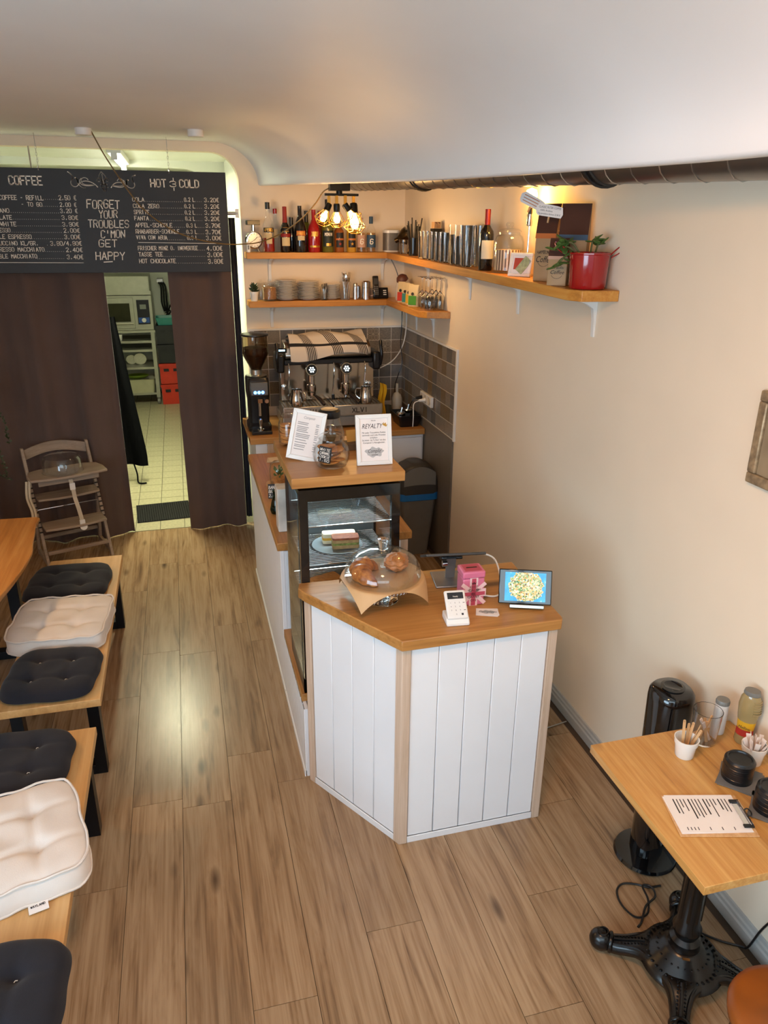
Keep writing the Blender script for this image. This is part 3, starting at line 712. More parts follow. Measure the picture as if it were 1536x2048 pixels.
def cushion(label, c, rz, w, d, h, m, box=False, tie=chalk, seed=1, label_tag=False, tilt=0.0, gp='bench seat cushions'):
    t = thing('seat_cushion', label, 'cushion', c, rz, group=gp); t.rotation_euler.x = tilt
    rg = random.Random(seed); tf = [(sx*w*0.185, sy*d*0.185) for sx in (-1, 1) for sy in (-1, 1)]
    N = 44; ex = 7 if box else 4.5; ph = rg.uniform(0, 6)
    def shape(u, v):
        a, b = 2*u-1, 2*v-1
        # map square to superellipse
        k = max(abs(a), abs(b)); 
        if k < 1e-6: return 0, 0, 0
        n = (abs(a)**ex+abs(b)**ex)**(1/ex); s = k/n
        wv = 1+0.012*math.sin(9*math.atan2(b, a)+ph)*k
        return a*s*w/2*wv, b*s*d/2*wv, k
    def hz(x, y, k):
        e = (1-k**10)**0.5 if not box else (0.84+0.16*(1-k**8))
        z = e*(1-0.10*math.sin(x*31+ph)*math.sin(y*27+ph)*(1-k))
        for tx, ty in tf:
            dx, dy = x-tx, y-ty; r = math.hypot(dx, dy)
            z -= (0.34 if not box else 0.20)*math.exp(-(r/0.028)**2)
            z -= 0.09*math.exp(-(dy/0.014)**2)*math.exp(-(max(0, abs(dx)-0.02)/0.09)**2)+0.06*math.exp(-(dx/0.014)**2)*math.exp(-(max(0, abs(dy)-0.02)/0.09)**2)
        return z
    mb = MB()
    base = 0.25*h if not box else 0.0
    def topf(u, v):
        x, y, k = shape(u, v); return (x, y, base*0.9+(h-base*0.9)*max(0.0, hz(x, y, k)))
    def botf(u, v):
        x, y, k = shape(u, v); return (x, y, (base*0.9)*(1-(1-k**8)**0.5) if not box else 0.0)
    mb.grid(topf, N, N); n0 = len(mb.v); mb.grid(lambda u, v: botf(1-u, v), N, N)
    if box:
        def bi(i, j): return n0+(N-1-i)*N+j
        for i in range(N-1):
            mb.f += [(i*N, bi(i, 0), bi(i+1, 0), (i+1)*N), ((i+1)*N+N-1, bi(i+1, N-1), bi(i, N-1), i*N+N-1)]
            mb.f += [((i+1), bi(0, i+1), bi(0, i), i), ((N-1)*N+i, bi(N-1, i), bi(N-1, i+1), (N-1)*N+i+1)]
    cov = mb.build('cover', m, t, ang=75)
    if box:
        for zt in (0.84*h, 0.006):
            ring = []
            for i in range(80):
                a = i/80*4; s = int(a); f = a-s
                u, v = [(f, 0), (1, f), (1-f, 1), (0, 1-f)][s]; x, y, k = shape(u, v); ring.append((x*1.008, y*1.008, zt+0.003*math.sin(i*1.3)+(0.004 if zt > 0.01 else 0)))
            MB().tube(ring, 0.0045, 6, closed=True).build('piping', m, cov)
    for tx, ty in tf:
        x, y = tx, ty; z = base*0.9+(h-base*0.9)*max(0, hz(x, y, 0.4))
        mb = MB(); mb.tube([(x-0.005, y-0.004, z), (x, y, z+0.005), (x+0.006, y+0.003, z+0.001)], 0.0013, 5)
        mb.build('tuft', tie if not box else m, t)
    if label_tag:
        o = MB(TR((0.06, -d/2-0.014, 0.006), (0, 0, 0))).box(-0.028, 0.028, -0.022, 0.016, -0.001, 0.001).build('care_label', paper, t)
        mb = MB(TR((0.06, -d/2-0.016, 0.0082))); strokes(mb, 'WAYLAND', -0.021, 0.0, 0.042, 0.008, None, 0.0016); mb.build('print', ink, o)
    return t
def lift(h): return 0.4505
cushion('navy tufted cushion at the far end of the far bench', (-0.745, 4.17, 0.4515), R(-5), 0.445, 0.45, 0.062, navy_m, tie=navy_m, seed=2)
cushion('cream box cushion in the middle of the far bench', (-0.715, 3.655, 0.4515), R(-5), 0.455, 0.455, 0.085, cream_m, True, seed=3)
cushion('navy tufted cushion at the near end of the far bench', (-0.70, 3.20, 0.4515), R(-6), 0.40, 0.41, 0.062, navy_m, seed=4)
cushion('navy tufted cushion at the far end of the near bench', (-0.765, 2.575, 0.4515), R(-4), 0.43, 0.39, 0.062, navy_m, seed=5)
cushion('cream box cushion turned askew with care label, middle of near bench', (-0.69, 2.115, 0.4515), R(15), 0.46, 0.45, 0.10, cream_m, True, seed=6, label_tag=True)
cushion('navy tufted cushion at the near end of the near bench', (-0.665, 1.55, 0.4515), R(-3), 0.43, 0.43, 0.066, navy_m, seed=7)

# ================================================================== HIGH CHAIR
hc = thing('high_chair', 'greyed wooden high chair with white strap beside the brown curtain', 'high chair', (-0.648, 5.62, 0), R(20))
hw = 0.48
def up(z): return 0.36*z/0.84      # y of the slanted upright at height z
for sx in (-hw, 0):
    mb = MB(); x0, x1 = (sx, sx+0.022) if sx < 0 else (-0.022, 0)
    mb.add([(x0, 0, 0), (x1, 0, 0), (x1, 0.05, 0), (x0, 0.05, 0), (x0, up(0.84), 0.84), (x1, up(0.84), 0.84), (x1, up(0.84)+0.04, 0.84), (x0, up(0.84)+0.04, 0.84)],
           [(0, 3, 2, 1), (4, 5, 6, 7), (0, 1, 5, 4), (1, 2, 6, 5), (2, 3, 7, 6), (3, 0, 4, 7)])
    u_ = mb.build('upright', grey_wood, hc, bevel=0.004)
    mb = MB()
    for k in range(10): zz = 0.26+k*0.034; mb.cyl((x0-0.0005, up(zz)+0.001, zz), (x1+0.0005, up(zz)+0.001, zz), 0.006, n=8)
    o_ = mb.build('notches', mat('dark_notch', '2b2520', 0.8), u_); o_['kind'] = 'stuff'
    mb = MB(); mb.add([(x0, 0.33, 0), (x1, 0.33, 0), (x1, 0.365, 0), (x0, 0.365, 0), (x0, 0.215, 0.50), (x1, 0.215, 0.50), (x1, 0.25, 0.50), (x0, 0.25, 0.50)],
           [(0, 3, 2, 1), (4, 5, 6, 7), (0, 1, 5, 4), (1, 2, 6, 5), (2, 3, 7, 6), (3, 0, 4, 7)]); mb.build('leg', grey_wood, hc, bevel=0.003)
    MB().box(x0, x1, 0.05, 0.325, 0.02, 0.055).build('foot_bar', grey_wood, hc, bevel=0.003)
def board_curved(z, y0, y1, th=0.018, bul=0.03):
    n = 10; poly = [(-hw+0.023+(hw-0.046)*i/n, y0-bul*math.sin(PI*i/n)) for i in range(n+1)]+[(-0.023, y1), (-hw+0.023, y1)]
    return MB().prism(poly, z, z+th)
board_curved(0.50, up(0.50)-0.12, up(0.50)+0.03).build('seat', grey_wood, hc, bevel=0.004)
board_curved(0.30, up(0.30)-0.14, up(0.30)+0.03).build('footrest', grey_wood, hc, bevel=0.004)
n = 12; poly = [(-hw-0.025+(hw+0.05)*i/n, -0.02-0.035*math.sin(PI*i/n)) for i in range(n+1)]+[(0.025, 0.10), (-0.0, 0.20), (-0.08, 0.235), (-hw+0.08, 0.235), (-hw, 0.20), (-hw-0.025, 0.10)]
MB().prism(poly, 0.685, 0.703).build('tray', grey_wood, hc, bevel=0.005)
MB().box(-hw+0.03, -0.03, 0.02, 0.035, 0.635, 0.685).build('tray_apron', grey_wood, hc, bevel=0.003)
bk_ = MB().grid(lambda u, v: (-hw+0.01+(hw-0.02)*u, up(0.80)+0.02+0.05*math.sin(PI*u), 0.745+0.075*v+0.035*math.sin(PI*u)), 14, 4)
nn = len(bk_.v); bk_.grid(lambda u, v: (-hw+0.01+(hw-0.02)*u, up(0.80)+0.034+0.05*math.sin(PI*u), 0.745+0.075*v+0.035*math.sin(PI*u)), 14, 4)
for j in (0, 3):
    for i in range(13): a, b = i*4+j, (i+1)*4+j; bk_.f.append((a, b, b+nn, a+nn))
bk_.build('backrest', grey_wood, hc)
MB().box(-hw+0.023, -0.023, 0.025, 0.05, 0.10, 0.125).build('cross_bar', grey_wood, hc, bevel=0.003)
MB().box(-hw+0.023, -0.023, 0.325, 0.35, 0.12, 0.145).build('cross_bar', grey_wood, hc, bevel=0.003)
MB().tube([(-hw+0.02, up(0.42)+0.02, 0.405), (-0.02, up(0.42)+0.02, 0.405)], 0.004, 8).build('steel_rod', chrome, hc)
strapm = mat('strap_webbing', 'c9bda8', 0.8)
s_ = MB(); P = [(-0.235, 0.01, 0.66), (-0.23, -0.005, 0.60), (-0.225, 0.0, 0.52), (-0.215, -0.015, 0.45), (-0.205, -0.02, 0.37), (-0.20, -0.02, 0.315)]
for i in range(len(P)-1):
    a, b = P[i], P[i+1]; s_.add([(a[0]-0.014, a[1], a[2]), (a[0]+0.014, a[1], a[2]), (b[0]+0.014, b[1], b[2]), (b[0]-0.014, b[1], b[2]), (a[0]-0.014, a[1]-0.003, a[2]), (a[0]+0.014, a[1]-0.003, a[2]), (b[0]+0.014, b[1]-0.003, b[2]), (b[0]-0.014, b[1]-0.003, b[2])], [(0, 1, 2, 3), (7, 6, 5, 4), (0, 3, 7, 4), (1, 5, 6, 2)])
st = s_.build('strap', strapm, hc, smooth=False)
mb = MB(); mb.box(-0.25, -0.213, -0.012, -0.004, 0.585, 0.635); mb.box(-0.222, -0.184, -0.032, -0.022, 0.315, 0.35); mb.lathe([(0.0, -0.005), (0.026, -0.005), (0.026, 0.005), (0.0, 0.005)], 16, T=TR((-0.198, -0.028, 0.295), (R(80), 0, 0))); mb.build('buckle', white_pl, st)
mb = MB()
for dx in (0.0, 0.02): mb.tube(spline([(-hw-0.01-dx, 0.12, 0.66), (-hw-0.03-dx, 0.08, 0.55), (-hw-0.015-dx, 0.06, 0.44), (-hw-0.03-dx, 0.05, 0.33)], 5), 0.009, 6)
mb.build('side_strap', strapm, hc)
# cake dome on the tray
dm = thing('glass_cake_dome', 'low clear glass cake dome with knob on the high chair tray', 'cake dome', (-0.925, 5.625, 0.704))
pr = [(0.135, 0.0), (0.143, 0.001), (0.138, 0.006), (0.133, 0.09), (0.12, 0.112), (0.09, 0.12), (0.0, 0.122)]
inn = [(0.0, 0.119), (0.089, 0.117), (0.117, 0.109), (0.130, 0.088), (0.134, 0.006)]
MB().lathe(pr+inn, 32).build('dome', clear, dm)
MB().lathe([(0.0, 0.1225), (0.012, 0.1225), (0.011, 0.132), (0.02, 0.142), (0.02, 0.15), (0.0, 0.153)], 14).build('knob', clear, dm)

# trailing plant at the left border
tp = thing('trailing_plant', 'thin trailing vine with tiny leaves hanging in front of brown curtain', 'plant', (-1.30, 5.55, 0))
mb = MB(); lf = MB(); rg = random.Random(5)
for pts in ([(-0.12, 0.0, 1.52), (-0.02, 0.0, 1.46), (0.03, 0.0, 1.38), (0.035, 0, 1.31), (0.0, 0, 1.26), (-0.15, 0, 1.25)], [(-0.1, 0.02, 1.33), (0.0, 0.0, 1.34), (0.05, 0, 1.30), (0.03, 0.0, 1.22), (0.055, 0, 1.12), (0.065, 0, 1.03), (0.07, 0, 0.96)], [(-0.14, 0.03, 1.30), (-0.05, 0.02, 1.29), (0.02, 0, 1.33)], [(-0.12, 0, 1.02), (-0.02, 0, 0.93), (0.0, 0, 0.85), (0.02, 0, 0.72)], [(-0.1, 0, 1.26), (-0.03, 0.0, 1.22), (0.0, 0.0, 1.17)], [(-0.16, 0.0, 0.80), (-0.05, 0.0, 0.74), (0.03, 0.0, 0.69)]):
    sp = spline(pts, 7); mb.tube(sp, 0.0016, 4)
    for p in sp:
        for _ in range(2):
            a = rg.uniform(0, 6.28); L = rg.uniform(0.012, 0.022); dx, dz = math.cos(a)*L, math.sin(a)*L; q = Vector((p.x+dx, p.y+rg.uniform(-0.01, 0.01), p.z+dz))
            nx = Vector((-dz, 0, dx))*0.35
            lf.add([tuple(p), tuple(p.lerp(q, 0.5)+nx+Vector((0, 0.003, 0))), tuple(q), tuple(p.lerp(q, 0.5)-nx-Vector((0, 0.003, 0)))], [(0, 1, 2, 3)])
mb.build('vine', leaf_d, tp); o = lf.build('foliage', leaf_d, tp, smooth=False); o['kind'] = 'stuff'
MB().lathe([(0.0, 0.62), (0.06, 0.62), (0.075, 0.75), (0.07, 0.752), (0.0, 0.745)], 16, (-0.155, 0, 0)).build('pot', mat('ochre_pot', 'a08a58', 0.5), tp)
MB().box(-0.21, -0.10, -0.05, 0.05, 0.0, 0.619).build('plant_stand', mat('dark_stand', '2a2523', 0.6), tp, bevel=0.003)

# ================================================================== MENU BOARD
mbd = thing('menu_board', 'wide black menu board with white hand lettering hanging before the kitchen', 'menu board', (0, 5.90, 0))
MB().box(-1.36, 0.392, -0.012, 0.012, 2.066, 2.736).build('panel', slate, mbd, bevel=0.002)
for x in (-0.835, 0.008):
    mb = MB(); z = 2.742; k = 0
    while z < 2.895:
        T = TR((x, 0, z), (0, 0, PI/2*(k % 2))); mb.tube([(0.005*math.cos(a), 0, 0.012*math.sin(a)) for a in [PI/4*i for i in range(8)]], 0.0014, 5, T, closed=True); z += 0.02; k += 1
    mb.tube([(x, 0, 2.89), (x, 0, 2.949)], 0.002, 6)
    mb.tube([(x, -0.014, 2.722), (x, -0.004, 2.745)], 0.003, 6)
    lab(mb.build('chain', steel, mbd), 'thin steel hanging chain')
BT = [('COFFEE', -1.027, 2.632, 0.209, 0.052), ('COFFEE - REFILL', -1.102, 2.538, 0.263, 0.03), ('2,50 €', -0.731, 2.541, 0.109, 0.031), ('- TO GO', -0.973, 2.498, 0.128, 0.028), ('2,00 €', -0.73, 2.498, 0.104, 0.029), ('ANO', -1.113, 2.457, 0.06, 0.028), ('3,20 €', -0.733, 2.459, 0.109, 0.029), ('LATE', -1.12, 2.414, 0.076, 0.029), ('3,80€', -0.729, 2.416, 0.103, 0.029), ('WHITE', -1.122, 2.372, 0.098, 0.029), ('3,90€', -0.731, 2.373, 0.104, 0.029), ('ESSO', -1.133, 2.333, 0.066, 0.029), ('2,00€', -0.728, 2.333, 0.102, 0.029), ('LE ESPRESSO', -1.14, 2.292, 0.194, 0.029), ('3,00€', -0.729, 2.291, 0.102, 0.03), ('UCCINO KL/GR.', -1.147, 2.25, 0.238, 0.029), ('3,80/4,80€', -0.825, 2.249, 0.196, 0.03), ('RESSO MACCHIATO', -1.153, 2.21, 0.273, 0.029), ('2,40€', -0.73, 2.207, 0.106, 0.03), ('BLE MACCHIATO', -1.16, 2.166, 0.229, 0.029), ('3,40€', -0.73, 2.16, 0.105, 0.03), ('FORGET', -0.558, 2.491, 0.205, 0.052), ('YOUR', -0.486, 2.429, 0.118, 0.048), ('TROUBLES', -0.564, 2.366, 0.255, 0.048), ("C'MON", -0.489, 2.299, 0.154, 0.049), ('GET', -0.51, 2.238, 0.121, 0.047), ('HAPPY', -0.541, 2.156, 0.188, 0.05), ('HOT', -0.122, 2.634, 0.11, 0.048), ('COLD', 0.073, 2.634, 0.136, 0.048), ('3', 0.007, 2.637, 0.055, 0.035), ('COLA', -0.254, 2.539, 0.079, 0.028), ('0,2 L', 0.096, 2.542, 0.069, 0.028), ('3,20€', 0.234, 2.542, 0.099, 0.029), ('COLA ZERO', -0.253, 2.497, 0.169, 0.028), ('0,2 L', 0.094, 2.499, 0.07, 0.028), ('3,20€', 0.233, 2.499, 0.1, 0.029), ('SPRITE', -0.252, 2.457, 0.101, 0.029), ('0,2 L', 0.094, 2.458, 0.066, 0.028), ('3,20€', 0.23, 2.458, 0.103, 0.029), ('FANTA', -0.253, 2.417, 0.095, 0.029), ('0,2 L', 0.094, 2.418, 0.064, 0.028), ('3,20€', 0.229, 2.417, 0.101, 0.029), ('APFEL-SCHORLE', -0.251, 2.372, 0.241, 0.029), ('0,3 L', 0.097, 2.372, 0.071, 0.028), ('3,70€', 0.231, 2.371, 0.102, 0.03), ('RHABARBER-SCHORLE', -0.253, 2.33, 0.286, 0.029), ('0,3 L', 0.093, 2.329, 0.072, 0.028), ('3,70€', 0.228, 2.328, 0.105, 0.03), ('VIVA CON AGUA', -0.253, 2.29, 0.202, 0.029), ('0,3 L', 0.096, 2.289, 0.071, 0.029), ('3,00€', 0.228, 2.287, 0.106, 0.03), ('FRISCHER MINZ O. INGWERTEE', -0.25, 2.219, 0.396, 0.029), ('4,00€', 0.227, 2.216, 0.109, 0.032), ('TASSE TEE', -0.249, 2.177, 0.16, 0.03), ('3,00€', 0.229, 2.172, 0.107, 0.033), ('HOT CHOCOLATE', -0.25, 2.131, 0.243, 0.03), ('3,80€', 0.23, 2.126, 0.106, 0.033)]
DOTS = [(-0.837, 2.542, -0.732), (-0.845, 2.498, -0.734), (-1.051, 2.457, -0.735), (-1.041, 2.415, -0.733), (-1.021, 2.373, -0.734), (-1.064, 2.332, -0.731), (-0.944, 2.291, -0.731), (-0.853, 2.25, -0.829), (-0.883, 2.208, -0.734), (-0.928, 2.162, -0.734), (-0.172, 2.539, 0.09), (-0.08, 2.497, 0.089), (-0.148, 2.456, 0.09), (-0.154, 2.415, 0.088), (-0.005, 2.371, 0.091), (0.036, 2.329, 0.088), (-0.047, 2.287, 0.091), (0.166, 2.542, 0.229), (0.165, 2.498, 0.228), (0.162, 2.457, 0.225), (0.161, 2.416, 0.224), (0.171, 2.37, 0.228), (0.167, 2.328, 0.224), (0.168, 2.287, 0.223), (0.151, 2.217, 0.223), (-0.084, 2.174, 0.224), (-0.0, 2.128, 0.225)]
BF = TR((0, -0.0128, 0)) @ FRONT
head = MB(); body_t = MB(); motto = MB()
for t, x, z, w, h in BT:
    if h > 0.043 or t == '3':
        mot = -0.6 < x < -0.3
        if not mot: head = MB()
        strokes(motto if mot else head, t, x, z, w*(1.02 if not mot else 1.08), h, BF, h*(0.12 if mot else 0.15), 0.08 if mot else 0, 0.06 if mot else 0)
        if t == '3': ribbon(head, [(0.032, 2.675), (0.032, 2.692)], 0.005, BF); ribbon(head, [(0.032, 2.613), (0.032, 2.628)], 0.005, BF)
        if not mot: head.build('heading_lettering', chalk, mbd, smooth=False)
    else: strokes(body_t, t, x, z, w*1.05, h*0.88, BF, h*0.135, jit=0.02)
for x, z, x1 in DOTS:
    n = max(1, int((x1-x)/0.013))
    for i in range(n): xx = x+(i+0.5)*0.013; body_t.add([(xx-0.0014, z-0.0005, 0), (xx+0.0014, z-0.0005, 0), (xx+0.0014, z+0.0023, 0), (xx-0.0014, z+0.0023, 0)], [(0, 1, 2, 3)], BF)
ribbon(body_t, [(-1.165, 2.138), (-0.627, 2.134)], 0.003, BF); ribbon(body_t, [(-0.244, 2.269), (0.333, 2.263)], 0.003, BF); ribbon(motto, [(-0.49, 2.138), (-0.434, 2.141)], 0.006, BF)
body_t.build('price_lettering', chalk, mbd, smooth=False); motto.build('motto_lettering', chalk, mbd, smooth=False)
orn = MB(); k = 0.00343/10.24
def op(x, y): return (-0.434+(x-775)*k, 2.7225-(y-145)*k)
def ob(a, b, c, d, w=0.0045):
    p = bez([op(*a), op(*b), op(*c), op(*d)], 12); ribbon(orn, [(q.x, q.y) for q in p], w, BF)
ob((757, 145), (720, 200), (680, 240), (740, 290)); ob((740, 290), (770, 320), (755, 350), (750, 380)); ob((757, 145), (800, 190), (870, 240), (815, 290)); ob((815, 290), (790, 330), (815, 360), (820, 375))
ob((770, 190), (775, 240), (770, 300), (790, 375), 0.003)
ob((700, 330), (640, 330), (660, 260), (715, 265)); ob((715, 265), (750, 275), (750, 320), (755, 350)); ob((850, 325), (900, 340), (900, 260), (850, 268)); ob((850, 268), (815, 280), (805, 320), (805, 350))
ob((730, 385), (760, 380), (800, 380), (840, 385), 0.006); ob((725, 440), (760, 430), (820, 430), (855, 440)); ob((740, 385), (735, 410), (740, 430), (728, 440)); ob((830, 385), (835, 410), (835, 430), (850, 440))
ob((745, 440), (760, 480), (780, 500), (797, 515)); ob((830, 440), (825, 480), (810, 500), (797, 515)); ob((790, 430), (775, 460), (790, 480), (797, 500), 0.003)
ob((120, 160), (230, 230), (200, 290), (170, 320), 0.006); ob((170, 320), (110, 400), (230, 500), (310, 380), 0.005); ob((310, 380), (370, 300), (560, 300), (660, 435), 0.005); ob((250, 270), (310, 310), (280, 350), (290, 370), 0.008)
ob((360, 280), (270, 350), (340, 450), (600, 400)); ob((490, 300), (440, 220), (320, 280), (370, 360)); ob((370, 360), (420, 420), (500, 390), (600, 400)); ob((310, 400), (350, 460), (400, 460), (420, 455), 0.003)
def mo(p): return (1555-p[0]+(-20), p[1]+8)
for a in (((120, 190), (220, 210), (190, 290), (160, 330), 0.006), ((160, 330), (110, 430), (230, 480), (310, 385), 0.005), ((310, 385), (400, 310), (540, 300), (615, 432), 0.005), ((270, 285), (330, 310), (290, 350), (310, 375), 0.008), ((355, 290), (300, 380), (360, 470), (590, 395), 0.0045), ((480, 300), (450, 220), (330, 270), (370, 380), 0.0045), ((370, 370), (420, 420), (500, 390), (590, 395), 0.0045)):
    ob(*[mo(q) for q in a[:4]], w=a[4])
lab(orn.build('ornament', chalk, mbd, smooth=False), 'white fleur-de-lis with scrolls')

# ceiling roses and swagged cable
for x, y, l in ((-0.49, 5.52, 'white round ceiling rose with a cable leaving it'), (0.19, 5.39, 'plain white round ceiling rose without cable')):
    t = thing('ceiling_rose', l, 'ceiling rose', (x, y, ZC-0.042), group='ceiling roses')
    MB().lathe([(0.0, 0.0), (0.046, 0.0), (0.05, 0.004), (0.05, 0.041), (0.0, 0.041)], 20).build('cup', white_pl, t)
cb = [(-0.443, 5.52, 2.932), (-0.367, 5.55, 2.773), (-0.239, 5.6, 2.561), (-0.14, 5.62, 2.449), (0.013, 5.65, 2.346), (0.177, 5.68, 2.291), (0.347, 5.7, 2.264), (0.488, 5.72, 2.264), (0.593, 5.7, 2.278), (0.725, 5.6, 2.334), (0.846, 5.45, 2.426), (0.926, 5.3, 2.525), (0.96, 5.2, 2.592), (0.982, 5.1, 2.615)]
tag(MB().tube(spline(cb, 6), 0.0045, 6).build('lamp_cable', mat('brown_cable', '6a5228', 0.5)), 'brown textile cable swagging from ceiling rose across the board to the lamp', 'cable')

# cage ceiling lamp
cl = thing('cage_lamp', 'black four-armed ceiling lamp with brass wire cages above the bottles', 'lamp', (0, 5.1, 0))
MB().box(0.985, 1.115, -0.035, 0.035, 2.60, 2.899).build('ceiling_box', black_mt, cl, bevel=0.003)
MB().box(0.955, 1.175, -0.012, 0.012, 2.570, 2.585).build('bar', black_mt, cl, bevel=0.002)
MB().cyl((1.05, 0, 2.58), (1.05, 0, 2.61), 0.02).build('stem', black_mt, cl)
wire = gold_m; bulb_m = emit('bulb_glow', (1.0, 0.62, 0.22), 9)
for i, (x, y0, tilt, ty) in enumerate(((0.985, 0.02, 28, -10), (1.03, -0.01, -2, 8), (1.082, -0.03, -38, 5), (1.143, 0.0, 0, -14))):
    T0 = TR((x, y0, 2.572)); MB(T0).box(-0.009, 0.009, -0.009, 0.009, -0.07, 0.0).build('drop_rod', gold_m, cl)
    sc = 1.15 if i == 3 else 0.9
    T = TR((x, y0, 2.515), (R(ty), R(tilt), 0)) @ Matrix.Scale(sc, 4)
    MB(T).lathe([(0.0, 0.012), (0.02, 0.01), (0.023, 0.0), (0.023, -0.045), (0.0, -0.045)], 16).build('socket', black_mt, cl)
    cg = MB(T); N = 6; top = [(0.02*math.cos(2*PI*k/N), 0.02*math.sin(2*PI*k/N), -0.04) for k in range(N)]; mid = [(0.062*math.cos(2*PI*k/N), 0.062*math.sin(2*PI*k/N), -0.115) for k in range(N)]; lo = [(0.034*math.cos(2*PI*k/N), 0.034*math.sin(2*PI*k/N), -0.145) for k in range(N)]
    for k in range(N):
        cg.tube([top[k], mid[k]], 0.0022, 5); cg.tube([mid[k], mid[(k+1) % N]], 0.0022, 5); cg.tube([mid[k], lo[k]], 0.0022, 5); cg.tube([lo[k], lo[(k+1) % N]], 0.0022, 5)
    cg.build('wire_cage', wire, cl)
    lab(MB(T).lathe([(0.0, -0.046), (0.012, -0.048), (0.014, -0.06), (0.024, -0.085), (0.025, -0.10), (0.018, -0.118), (0.0, -0.125)], 14).build('bulb', bulb_m if i < 3 else emit('bulb_glow_strong', (1.0, 0.66, 0.25), 45), cl), 'glowing amber bulb')
    p = T @ Vector((0, 0, -0.19)); l = point('bulb_light', (p.x, p.y, p.z), 4.2 if i == 3 else 2.8, WARM, 0.03); l.parent = cl
# hidden from nothing: a warm pendant over the left table and one over the bistro tables, both just out of frame
def pendant(label, x, y, z, pw):
    t = thing('pendant_lamp', label, 'lamp', (x, y, z), group='warm pendant lamps out of frame')
    MB().tube([(0, 0, 0.12), (0, 0, ZC-z-0.001)], 0.004, 6).build('cord', black_pl, t)
    MB().lathe([(0.02, 0.12), (0.06, 0.10), (0.14, 0.0), (0.137, 0.0), (0.057, 0.097), (0.02, 0.115)], 24).build('shade', black_mt, t)
    MB().ball((0, 0, 0.095), 0.022, 12, 8).build('bulb', emit('pendant_glow', (1.0, 0.62, 0.25), 30), t)
    l = point('pendant_light', (0, 0, 0.045), pw, WARM, 0.05); l.parent = t
pendant('warm pendant lamp over the live edge table', -1.62, 3.35, 1.75, 26)
dl_ = thing('ceiling_downlight', 'round warm ceiling downlight above the viewer', 'lamp', (0.25, 0.95, ZC-0.03))
MB().lathe([(0.20, 0.0), (0.24, 0.0), (0.25, 0.01), (0.25, 0.029), (0.20, 0.029)], 32).build('ring', white_pl, dl_)
MB().lathe([(0.0, 0.012), (0.199, 0.012), (0.199, 0.02), (0.0, 0.02)], 32).build('diffuser', emit('downlight_glow', (1.0, 0.7, 0.42), 4), dl_)
# ================================================================== ESPRESSO MACHINE AND COFFEE BAR
em = thing('espresso_machine', 'two-group steel espresso machine with striped towel on top', 'coffee machine', (1.075, 5.70, 0.921))
MB().box(-0.385, 0.385, -0.13, 0.27, 0.02, 0.10).build('base', steel, em, bevel=0.004)
for x in (-0.34, 0.34):
    for y in (-0.09, 0.23): MB().cyl((x, y, 0), (x, y, 0.02), 0.018).build('foot', black_pl, em)
MB().box(-0.0, 0.385, -0.152, -0.131, 0.02, 0.09).build('lower_panel', mat('grey_panel', '8f8d88', 0.35, 0.6), em, bevel=0.003)
def tray(x0, x1, y0, z0, z1, par):
    t = MB(); t.box(x0, x1, y0, 0.10, z0, z1); o = t.build('drip_tray', steel, par, bevel=0.004)
    g = MB()
    for k in range(14): xx = x0+0.015+(x1-x0-0.03)*k/13; g.box(xx-0.004, xx+0.004, y0+0.012, 0.09, z1+0.0005, z1+0.004)
    g.build('grate', mat('bronze_grate', '7d6a4c', 0.35, 0.8), o)
    mbt = MB(TR((0, y0-0.0006, 0)) @ FRONT); strokes(mbt, 'XLVI', (x0+x1)/2-0.05, (z0+z1)/2-0.018, 0.13, 0.034, None, 0.006); mbt.build('emblem', ink, o, smooth=False)
    return o
tray(-0.385, -0.005, -0.165, 0.105, 0.185, em); tray(0.005, 0.385, -0.175, 0.105, 0.185, em)
MB().box(-0.36, 0.36, 0.10, 0.26, 0.10, 0.50).build('body', steel, em, bevel=0.008)
MB().box(-0.37, 0.37, 0.06, 0.099, 0.19, 0.475).build('splash_panel', mat('polished_steel', 'b7ada0', 0.16, 1.0), em, bevel=0.003)
MB().box(-0.345, 0.345, -0.02, 0.26, 0.476, 0.515).build('black_fascia', black_pl, em, bevel=0.008)
pr = [(0.0, 0.52), (-0.015, 0.545), (0.0, 0.60), (0.06, 0.635), (0.17, 0.645), (0.25, 0.62), (0.26, 0.52)]
mb = MB(Matrix(((0, 0, 1, 0), (1, 0, 0, 0), (0, 1, 0, 0), (0, 0, 0, 1)))); mb.prism(pr, -0.335, 0.335); mb.build('top_cover', steel, em, bevel=0.006)
for sx in (-1, 1):
    o = MB().box(sx*0.375-0.03, sx*0.375+0.03, -0.03, 0.20, 0.42, 0.56).build('end_cap', black_pl, em, bevel=0.015)
    MB().tube(spline([(sx*0.40, -0.035, 0.46), (sx*0.405, -0.06, 0.53), (sx*0.40, -0.05, 0.60), (sx*0.402, -0.03, 0.645)], 5), [0.011]*5+[0.013]*11, 10).build('lever', black_pl, o)
